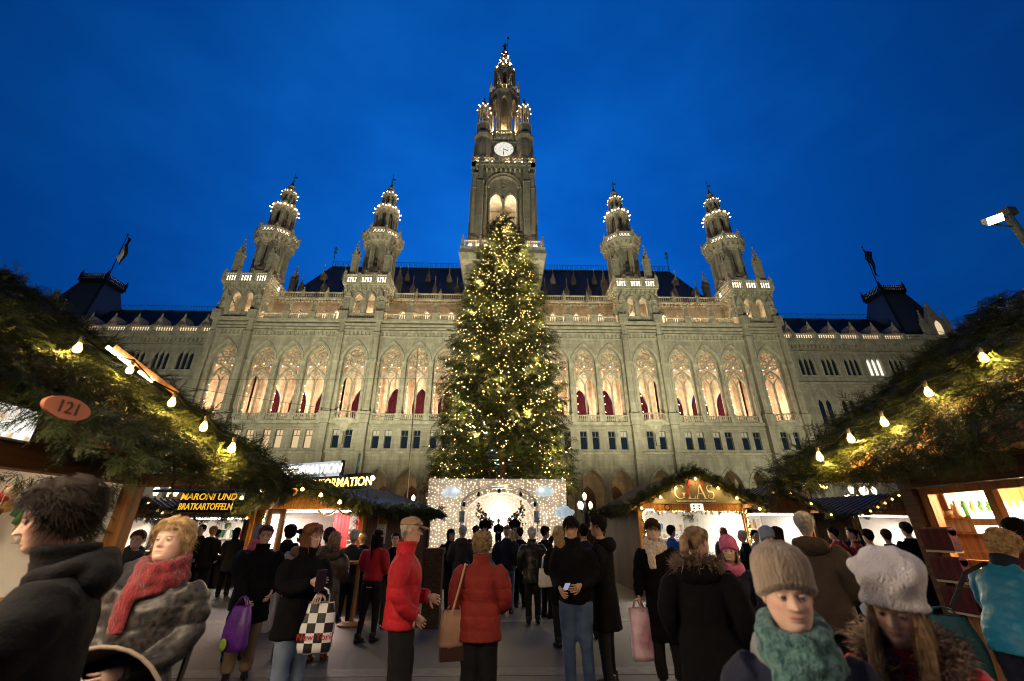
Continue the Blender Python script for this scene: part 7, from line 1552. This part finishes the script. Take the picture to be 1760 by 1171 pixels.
def finish_clothes():
    for o, vox, amp, q, it, sd in PEND:
        m = o.modifiers.new('r', 'REMESH'); m.mode = 'VOXEL'; m.voxel_size = vox; m.use_smooth_shade = True
        m = o.modifiers.new('s', 'SMOOTH'); m.iterations = it; m.factor = .5
    dg = bpy.context.evaluated_depsgraph_get()
    for o, vox, amp, q, it, sd in PEND:
        me = bpy.data.meshes.new_from_object(o.evaluated_get(dg)); n = len(me.vertices); V = np.empty(n * 3, np.float32); me.vertices.foreach_get('co', V); V = V.reshape(-1, 3).astype(float); Nn = np.empty(n * 3, np.float32); me.vertices.foreach_get('normal', Nn); Nn = Nn.reshape(-1, 3)
        d = amp * (.5 if q else 1) * (wave(V, sd, 11) + .45 * wave(V, sd + 1, 26))
        if q:
            p_, a_ = q; ph = V[:, 2] + .005 * wave(V, sd + 2, 9, 3); d = d + a_ * (np.abs(np.sin(PI * ph / p_)) ** .45 - .8) + .4 * amp * wave(V, sd + 3, 55, 4)
        V = V + Nn * d[:, None]; me.vertices.foreach_set('co', V.astype(np.float32).ravel()); me.polygons.foreach_set('use_smooth', np.ones(len(me.polygons), bool)); me.update()
        o.modifiers.clear(); old = o.data; me.name = old.name; o.data = me
# ------------------------------------------------------------------ the people in the square
p1 = person('dark wavy haired man in a black hooded coat, in profile at the left edge', -1.60, 1.82, -126, 1.79, 2, 'skin3', ('wavy', 'dark'), black, .55, .03, 1.1, arms=('fwd', 'pocket'), hd=(0, 12, 0), lean=3, hood=black, collar=True, width=1.12)
p2 = person('blond woman in a thick red scarf and dark mottled jacket holding a white card', -1.90, 2.75, 176, 1.66, 2, 'skin', ('wavy', 'blond'), camo, .70, .04, 1.06, (.105, .0115), jblack, .95, arms=('belly', ((.235, -.02, 1.12), (.12, .24, 1.0))), hd=(4, -8, 0), scarf=knitr, fem=1.2, scarf_up=True)
p3 = person('woman with glasses and short dark hair in a long black coat carrying a purple bag', -3.15, 6.32, 150, 1.66, 1, 'skin3', ('short', 'darkred'), black, .60, .03, 1.1, trousers=beige, tr=1.25, arms=('pocket', ((.22, .10, 1.12), (.10, .26, .93))), glasses=True, fem=1, width=1.1, collar=True)
p4 = person('woman in a pale grey coat and black beret seen from behind, black leggings', -3.02, 7.25, -6, 1.62, 1, 'skin', ('curly', 'sand'), whitec, .78, .02, 1.0, trousers=jblack, tr=.75, shoes=shoer, hat=('beret', black), fem=1, hood=furm)
p5 = person('auburn haired woman in a black coat and faded jeans with a chequered bag', -1.98, 4.92, 126, 1.66, 1, 'skin', ('bob', 'auburn'), black, .72, .035, 1.12, trousers=jeansl, tr=1.05, arms=(((.24, .08, 1.12), (.05, .27, 1.10)), 'chest'), hd=(-16, 2, 0), fem=1, collar=True, width=1.05)
p6 = person('long haired woman in a dark brown quilted down coat with a fur hood, from behind', -2.46, 7.0, -6, 1.58, 1, 'skin', ('long', 'sand'), brnq, .60, .03, 1.08, (.10, .007), jblack, .8, shoes=shoer, arms=('belly', 'belly'), hood=brnq, fur=True, fem=1)
p7 = person('person in a dark purple knit hat with a grey hood, from behind', -2.82, 7.75, 0, 1.60, 1, 'skin', ('crop', 'brown'), greyc, .62, .02, 1.0, arms=('belly', 'belly'), hat=('beanie', purplek), hood=greyhood)
p8 = person('woman in a short red jacket with a long black ponytail and black trousers', -2.10, 8.05, 16, 1.62, 1, 'skin', ('ponytail', 'black'), redp, .92, .01, 1.02, (.12, .005), jblack, .72, arms=('belly', 'belly'), fem=1, hairlen=.16, legs=((-.12, -.05), (.10, .06)))
p9 = person('man in a red quilted jacket and beige cap, in profile towards the right', -.88, 4.5, 78, 1.73, 2, 'skin3', ('crop', 'grey'), redp, .84, .012, 1.16, (.13, .009), jblack, 1.2, arms=('belly', 'pocket'), hd=(6, 4, 0), hat=('cap', capm), collar=True, width=1.06, legs=((-.11, -.02), (.11, .06)))
p10 = person('woman in a brick red quilted jacket seen from behind with a tan shoulder bag', -.18, 4.78, 6, 1.59, 2, 'skin', ('curly', 'sand'), redd, .74, .03, 1.12, (.11, .0075), jblack, 1.45, arms=(((.29, -.06, 1.14), (.25, .04, .92)), ((.29, -.05, 1.14), (.22, .14, 1.0))), collar=True, fem=1, width=1.08)
p11 = person('young man with black hair in a black jacket and blue jeans holding a phone', .88, 5.6, 196, 1.75, 1, 'skin2', ('bowl', 'black'), black, .86, .008, 1.0, trousers=jeans, tr=1.0, arms=('belly', ((.25, -.03, 1.13), (.14, .24, 1.03))), hd=(4, 6, 0), collar=True, legs=((-.11, .0), (.09, .02)))
p12 = person('young man in a long black coat turned away to the left', 1.28, 5.85, -58, 1.78, 1, 'skin2', ('short', 'black'), black, .55, .028, 1.02, trousers=jblack, tr=.9, arms=('belly', 'fwd'), hood=black, hd=(-8, 4, 0))
p13 = person('short haired woman in a black coat and beige scarf carrying a pink bag', 1.98, 5.9, 200, 1.73, 1, 'skin', ('bowl', 'brown'), black, .44, .03, 1.02, arms=('pocket', 'carry'), scarf=scarfb, hd=(0, 0, 0), fem=1)
p14 = person('woman with a sandy ponytail and fur trimmed hood seen from behind', 1.48, 3.5, 28, 1.64, 2, 'skin3', ('ponytail', 'sand'), black, .45, .03, 1.12, arms=('pocket', 'pocket'), hd=(34, 4, 0), hood=black, fur=True, fem=1, width=1.05)
p15 = person('smiling child in a pink knit hat and pink scarf', 2.58, 5.2, 212, 1.49, 1, 'skin', ('long', 'sand'), navy, .70, .02, .98, arms=('pocket', 'pocket'), hat=('beanie', pinkw), scarf=pinkw, headk=1.08, fem=1)
p16 = person('man in a bright blue jacket at the counter of the glass hut', 3.9, 10.4, 64, 1.70, 1, 'skin', ('short', 'dark'), bluej, .85, .01, 1.0, arms=('belly', 'belly'))
p17 = person('girl in a taupe ribbed beanie and teal knitted scarf close to the camera', .99, 1.66, 201, 1.505, 2, 'skin', None, navy, .72, .02, 1.0, arms=('pocket', 'pocket'), hd=(-2, 1, 0), hat=('beanie', knitg), scarf=tealk, headk=1.06, fem=1.8, hood=greyhood, scarf_up=True)
p18 = person('girl in a white knitted hat and red fur trimmed jacket looking down', 1.44, 1.76, 222, 1.46, 2, 'skin', ('long', 'sand'), redp, .72, .02, 1.06, (.16, .004), arms=('belly', 'belly'), hd=(10, 13, -7), hat=('slouch', knitw), headk=1.06, fem=1.6, hood=redp, fur=True, locks=True)
p19 = person('man with cropped grey hair in a taupe jacket seen from behind', 3.18, 4.7, 34, 1.80, 2, 'skin3', ('crop', 'grey'), brownj, .72, .02, 1.14, arms=('pocket', 'pocket'), hood=dkbrown, width=1.1)
p20 = person('blond curly haired woman in a turquoise jacket bending towards the right hut', 4.02, 3.82, 82, 1.66, 2, 'skin', ('curly', 'blond'), turq, .80, .02, 1.1, arms=('fwd', 'fwd'), lean=22, collar=navy, fem=1, trousers=navy)
p21 = person('person in a dark red jacket and black hat at the right edge', 4.80, 4.15, 60, 1.66, 1, 'skin3', ('crop', 'dark'), cloth('wine_shell', (.17, .012, .018), .6), .74, .01, 1.1, arms=('belly', 'belly'), hat=('beanie', black), collar=True)
for i, (x, h, lab) in enumerate(((-.72, 1.72, 'man in a dark jacket standing at the left on the light stage'), (-.06, 1.45, 'smaller person standing in the middle of the light stage'), (.74, 1.72, 'man in a dark jacket standing at the right on the light stage'))):
    person(lab, x, 22.7, 180, h, 0, 'skin', ('short', 'dark'), black, .8, .02, 1.0, arms=('belly', 'belly'), z0=.66)
C0 = dict(det=0)
person('man in a navy jacket, jeans and dark red cap watching the stage', .16, 10.5, 14, 1.70, 1, 'skin3', ('crop', 'grey'), navy, .82, .01, 1.08, trousers=jeans, arms=('pocket', 'pocket'), hat=('cap', rustb))
person('blond woman in a magenta coat watching the stage', .33, 12.5, 5, 1.60, 0, 'skin', ('bob', 'blond'), magenta, .62, .04, arms=('belly', 'belly'), fem=1)
person('woman in a cream jacket behind the man in the navy jacket', .52, 13.4, 10, 1.63, 0, 'skin', ('bob', 'sand'), cream, .85, .02)
person('white haired man in a long black leather coat from behind', .66, 9.4, -4, 1.66, 1, 'skin', ('short', 'white'), leather, .70, .02, 1.08, arms=('pocket', 'pocket'), collar=True)
person('bearded man in a black coat in profile to the right before the stage', .98, 10.0, 62, 1.68, 1, 'skin2', ('short', 'black'), black, .80, .01, arms=('up', 'belly'), beard=True)
person('person in black with a knit cap just left of the white haired man', .50, 11.3, -10, 1.66, 0, 'skin', ('short', 'black'), black, .8, .02)
person('grey haired man in a charcoal hooded coat before the stage', -.83, 10.4, 8, 1.69, 1, 'skin', ('short', 'grey'), greyc, .62, .02, 1.08, arms=('pocket', 'belly'), hood=greyc)
person('man in a black jacket right of the charcoal coat filming the stage', -.60, 11.6, 20, 1.70, 0, 'skin', ('short', 'dark'), black, .8, .01, arms=('up', 'up'))
person('woman in glasses and a long black coat walking left of the stage', -1.16, 11.0, 150, 1.62, 1, 'skin', ('bob', 'black'), black, .45, .05, arms=('down', 'belly'), glasses=True, fem=1, legs=((-.09, -.18), (.09, .2)))
pb = person('long haired blond woman in black with a white shoulder bag', 1.0, 7.7, -18, 1.66, 1, 'skin', ('long', 'blond'), black, .60, .03, arms=('pocket', 'pocket'), fem=1)
person('man in a dark jacket behind the two young men', 1.50, 8.2, 10, 1.70, 1, 'skin2', ('short', 'dark'), navy, .82, .01, arms=('belly', 'belly'))
person('woman with dark red hair in a pale jacket beside the left hut', -4.95, 6.5, 165, 1.60, 1, 'skin3', ('short', 'darkred'), whitec, .75, .02, 1.05, arms=('belly', 'belly'), fem=1, scarf=greyc)
person('person in lilac hood and dark coat behind the woman with glasses', -3.62, 7.1, -12, 1.67, 1, 'skin', None, navy, .62, .03, 1.05, arms=('belly', 'belly'), hat=('hoodup', lilac), scarf=pinkw)
person('dark hooded man leaning on the counter of the red curtain hut', -4.15, 9.25, 14, 1.70, 1, 'skin', ('short', 'dark'), black, .75, .02, 1.05, arms=('belly', 'belly'), hat=('hoodup', black))
person('child in a red bobble hat at the counter of the red curtain hut', -3.95, 9.9, 10, 1.66, 0, 'skin', None, redp, .75, .02, arms=('belly', 'belly'), hat=('beanie', redp))
person('child in a white knit hat before the red curtain', -3.02, 9.7, 0, 1.58, 1, 'skin', ('crop', 'sand'), greyc, .72, .02, arms=('belly', 'belly'), hat=('beanie', cream))
person('blond stallholder leaning over beside the red curtain', -3.0, 10.5, -40, 1.56, 0, 'skin3', ('short', 'blond'), black, .8, .02, lean=15)
person('young person in black beside the woman in the short red jacket', -2.05, 9.2, 160, 1.55, 0, 'skin', ('short', 'dark'), black, .78, .02, trousers=cloth('olive_trousers', (.06, .06, .035)))
for i, (x, y, f, h, c, hr, lab) in enumerate((
    (-9.3, 14.0, 170, 1.55, redd, ('bob', 'dark'), 'woman in a dark red coat in the far left crowd'), (-8.25, 13.0, 190, 1.74, black, ('short', 'dark'), 'tall man in black in the far left crowd'), (-7.7, 12.6, 10, 1.70, black, ('short', 'sand'), 'man with light hair and a black coat in the far left crowd'),
    (-7.4, 13.2, -20, 1.66, greyc, ('bob', 'black'), 'woman in a charcoal coat in the far left crowd'), (-9.0, 15.0, 20, 1.62, navy, ('short', 'brown'), 'person in a navy coat deep in the far left crowd'), (-10.0, 14.2, 160, 1.68, black, ('bob', 'dark'), 'woman in a black coat at the left of the far crowd'),
    (-6.6, 12.8, 40, 1.64, dkbrown, ('bob', 'brown'), 'woman in a brown coat behind the chestnut stall'), (-8.6, 16.2, 0, 1.72, greyc, ('short', 'black'), 'man in a grey coat before the far left shelves'),
    (7.0, 9.5, -30, 1.66, redp, ('short', 'dark'), 'man in a bright red jacket in front of the far right hut'), (7.32, 9.4, -60, 1.66, redd, ('ponytail', 'black'), 'dark haired woman in a red coat holding a cup'), (7.7, 9.9, 20, 1.58, black, ('short', 'dark'), 'short person in black right of the two red jackets'),
    (7.35, 8.6, 30, 1.62, dkbrown, ('short', 'brown'), 'person in a brown coat left of the dark pair at the far right'), (7.6, 8.4, 10, 1.74, black, ('short', 'black'), 'broad man in black before the bright far right shelves'), (8.0, 8.5, -20, 1.66, navy, ('bob', 'dark'), 'woman in navy at the far right of the crowd'),
    (5.25, 8.6, -40, 1.66, black, ('bob', 'brown'), 'brown haired woman in black between the glass hut and the bald man'), (4.9, 9.2, -60, 1.62, black, ('crop', 'white'), 'light haired person in a black coat beside the second hut'), (5.7, 10.2, 170, 1.6, whitec, ('short', 'dark'), 'person in a pale coat before the second hut'),
    (6.5, 8.0, 0, 1.62, greyc, ('short', 'dark'), 'person in grey hidden behind the bald man'), (5.6, 11.4, 5, 1.66, dkbrown, ('bob', 'auburn'), 'customer in a brown coat at the glass hut counter'), (8.9, 11.5, 185, 1.68, navy, ('short', 'brown'), 'man in navy facing the square by the far right hut'))):
    person(lab, x, y, f, h, 0, 'skin', hr, c, (.62, .8, .72)[i % 3], .02, 1.04, arms=(('belly', 'belly'), ('pocket', 'belly'), ('down', 'pocket'))[i % 3], legs=None if i % 2 else ((-.09, -.1), (.1, .12)))
person('child in a pale blue striped hat left of the bald man', 3.98, 6.8, 178, 1.60, 1, 'skin', ('bob', 'brown'), navy, .7, .02, arms=('belly', 'belly'), hat=('beanie', cloth('pale_blue_knit', (.30, .38, .50), .95)), headk=1.05)
finish_clothes()

# ------------------------------------------------------------------ things people hold, stroller
c_ = MB().box(-.045, .045, -.002, .002, -.035, .035); solo('white_card', c_, mat('white_paper', (.8, .8, .82), .6), 'folded white card in the hand of the woman with the red scarf', 'card', pw(p2, (.05, .37, 1.045)), R(-176 + 20)).rotation_euler[1] = R(35)
def sack(nm, lab, cat, P, rz, w_, h_, d_, m, handle=.18, taper=.75, str_=None):
    r_ = thing(nm, lab, cat, P, rz); b = MB(); K = 18
    for i in range(9):
        u = i / 8; z = -h_ * u; ww = w_ * (taper + (1 - taper) * min(1, u * 2.2)) * (1 if u < .95 else .9); dd = d_ * (.35 + .65 * math.sin(min(1, u * 1.25 + .1) * PI / 2)) * (1 if u < .95 else .85)
        for j in range(K): a = 2 * PI * j / K; c, s_ = math.cos(a), math.sin(a); b.v.append((ww / 2 * abs(c) ** .6 * np.sign(c) * (1 + .05 * math.sin(3 * a + 5 * u)), dd / 2 * abs(s_) ** .6 * np.sign(s_) * (1 + .10 * math.sin(5 * a + 4 * u)), z))
    for i in range(8):
        for j in range(K): b.f.append((i * K + j, (i + 1) * K + j, (i + 1) * K + (j + 1) % K, i * K + (j + 1) % K)); b.m.append(0)
    b.f.append(tuple(8 * K + j for j in reversed(range(K)))); b.m.append(0); bo = part('bag_body', b, m, r_, True)
    hd_ = MB()
    for s_ in (-1, 1): hd_.tube([(-w_ * .25, s_ * d_ * .2, -.01), (-w_ * .15, s_ * .01, handle * .8), (0, s_ * .008, handle), (w_ * .15, s_ * .01, handle * .8), (w_ * .25, s_ * d_ * .2, -.01)], .008, 6)
    part('handle', hd_, m if str_ is None else str_, r_, True); return r_
q = sack('carrier_bag', 'crumpled purple plastic carrier bag in the hand of the woman with glasses', 'bag', pw(p3, (.11, .40, .84)), R(-15), .30, .44, .16, mat('purple_plastic', (.11, .018, .26), .35, .35, 7, .6, 12, spec=.5), .1)
part('leaf', MB().ball((-.04, -.12, -.36), .05, 8, 6, sc_=(1, .4, 1.2)), mat('lime_leaf', (.25, .42, .04), .6), q)
chk = newmat('chequered_plastic'); t_ = chk[1]; tc_ = t_.nodes.new('ShaderNodeTexCoord'); ck_ = t_.nodes.new('ShaderNodeTexChecker'); ck_.inputs['Scale'].default_value = 13.0; ck_.inputs['Color1'].default_value = (.72, .72, .72, 1); ck_.inputs['Color2'].default_value = (.015, .015, .018, 1); mp_2 = t_.nodes.new('ShaderNodeMapping'); mp_2.inputs['Location'].default_value = (.01, 5.0, .01); mp_2.inputs['Scale'].default_value = (1, .001, 1); t_.links.new(tc_.outputs['Object'], mp_2.inputs[0]); t_.links.new(mp_2.outputs[0], ck_.inputs['Vector']); t_.links.new(ck_.outputs['Color'], chk[2].inputs['Base Color']); chk[2].inputs['Roughness'].default_value = .4
q = sack('carrier_bag', 'black and white chequered bag lettered New York held by the auburn woman', 'bag', pw(p5, (-.02, .36, 1.05)), R(8), .30, .40, .12, chk[0], .12)
text('lettering', 'New York', .075, mat('red_bag_print', (.5, .02, .02), .5), q, (.0, -.066, -.27), ext=.002)
q = sack('shopping_bag', 'pink and white paper bag held by the woman with the beige scarf', 'bag', pw(p13, (.28, .13, .78)), R(10), .26, .52, .12, mat('pink_paper', (.55, .18, .30), .6, .35, 3.5, col2=(.65, .5, .58)), .09, .95)
q = sack('handbag', 'tan leather shoulder bag hanging at the side of the woman in brick red', 'bag', pw(p10, (-.27, -.06, 1.02)), R(14), .27, .30, .11, mat('tan_leather', (.42, .25, .16), .5, .2, 5), .05, .8); part('base_panel', MB().box(-.115, .115, -.05, .05, -.40, -.29), mat('dark_brown_leather', (.05, .022, .015), .5), q)
part('strap', MB().tube([tuple(Matrix.Rotation(-q.rotation_euler[2], 3, 'Z') @ (pw(p10, v) - q.location)) for v in ((-.27, -.16, 1.0), (-.2, -.155, 1.25), (-.16, -.10, 1.445), (-.17, .05, 1.43), (-.24, .12, 1.2), (-.27, .06, 1.0))], .011, 6), mat('tan_strap', (.45, .30, .2), .5), q)
q = sack('handbag', 'white handbag under the arm of the long haired blond woman', 'bag', pw(pb, (-.29, .0, 1.12)), R(20), .24, .26, .1, mat('white_leather', (.62, .58, .54), .5), .2, .85)
ph = solo('phone', MB().box(-.034, .034, -.005, .005, -.065, .065), mat('phone_black', (.01, .01, .012), .15), 'dark phone in the hand of the young man in jeans', 'phone', pw(p11, (.05, .34, 1.06)), R(-196 + 30)); ph.rotation_euler[0] = R(-50); part('screen', MB().box(-.03, .03, .0052, .006, -.058, .058), emit('phone_screen', (.5, .65, .9), .5), ph)
wl_ = solo('wallet', MB().box(-.05, .05, -.012, .012, -.09, .09), mat('dark_purple_leather', (.02, .012, .025), .4), 'dark wallet held by the auburn haired woman', 'wallet', pw(p5, (.03, .36, 1.24)), R(-126))
q = sack('rucksack', 'dark teal rucksack low beside the woman in turquoise', 'bag', pw(p20, (-.30, -.25, 1.02)), R(-40), .36, .46, .22, mat('teal_nylon', (.01, .07, .09), .5, .25, 5), .06, .7)
part('strap', MB().tube([tuple(Matrix.Rotation(R(40), 3, 'Z') @ (pw(p20, v) - q.location)) for v in ((-.2, -.26, 1.1), (-.14, -.06, 1.36), (-.1, .14, 1.44), (-.16, .26, 1.3))], .018, 6), mat('dark_strap', (.02, .018, .02), .8), q)
# stroller beside the woman with the red scarf
sr = thing('pushchair', 'pushchair with a pale rimmed hood beside the woman with the red scarf', 'pushchair', (-1.80, 2.32, 0), R(20)); sr.scale = (1.14, 1.14, 1.18)
part('hood', MB().tube([(.30 * math.cos(R(a)), .05, .62 + .34 * math.sin(R(a))) for a in range(-20, 150, 10)], .008, 8), mat('pale_rim', (.22, .17, .13), .5), sr, True)
hs = MB()
for i in range(15):
    a = R(-10 + 11 * i)
    for k, yy in enumerate((.05, .2, .34)): hs.v.append(((.30 - .05 * k) * math.cos(a), yy, .62 + (.34 - .04 * k) * math.sin(a)))
for i in range(14):
    for k in range(2): hs.f.append((i * 3 + k, i * 3 + k + 1, i * 3 + k + 4, i * 3 + k + 3)); hs.m.append(0)
part('canopy', hs, mat('brown_canopy', (.10, .07, .055), .8), sr, True)
part('seat_pad', MB().ball((.06, .12, .62), 1, 14, 10, sc_=(.11, .06, .17)), mat('cream_pad', (.5, .44, .24), .8, .12), sr, True); part('seat', MB().box(-.22, .22, -.1, .3, .30, .52), navy, sr); part('blanket', MB().ball((-.12, -.05, .58), 1, 14, 8, sc_=(.2, .22, .09)), mat('blue_blanket', (.03, .07, .22), .8, .4, 8), sr, True)
for sx in (-1, 1):
    part('leg', MB().tube([(sx * .24, -.3, .12), (sx * .24, .25, .5), (sx * .24, .5, 1.0)], .014, 6), M['iron'], sr)
    for yy in (-.3, .3): part('wheel', MB().tube([(sx * .26, yy + .11 * math.cos(2 * PI * i / 16), .12 + .11 * math.sin(2 * PI * i / 16)) for i in range(16)], .018, 6, closed=True), M['cable'], sr)
part('handle', MB().tube([(-.24, .5, 1.0), (.24, .5, 1.0)], .016, 8), M['cable'], sr)
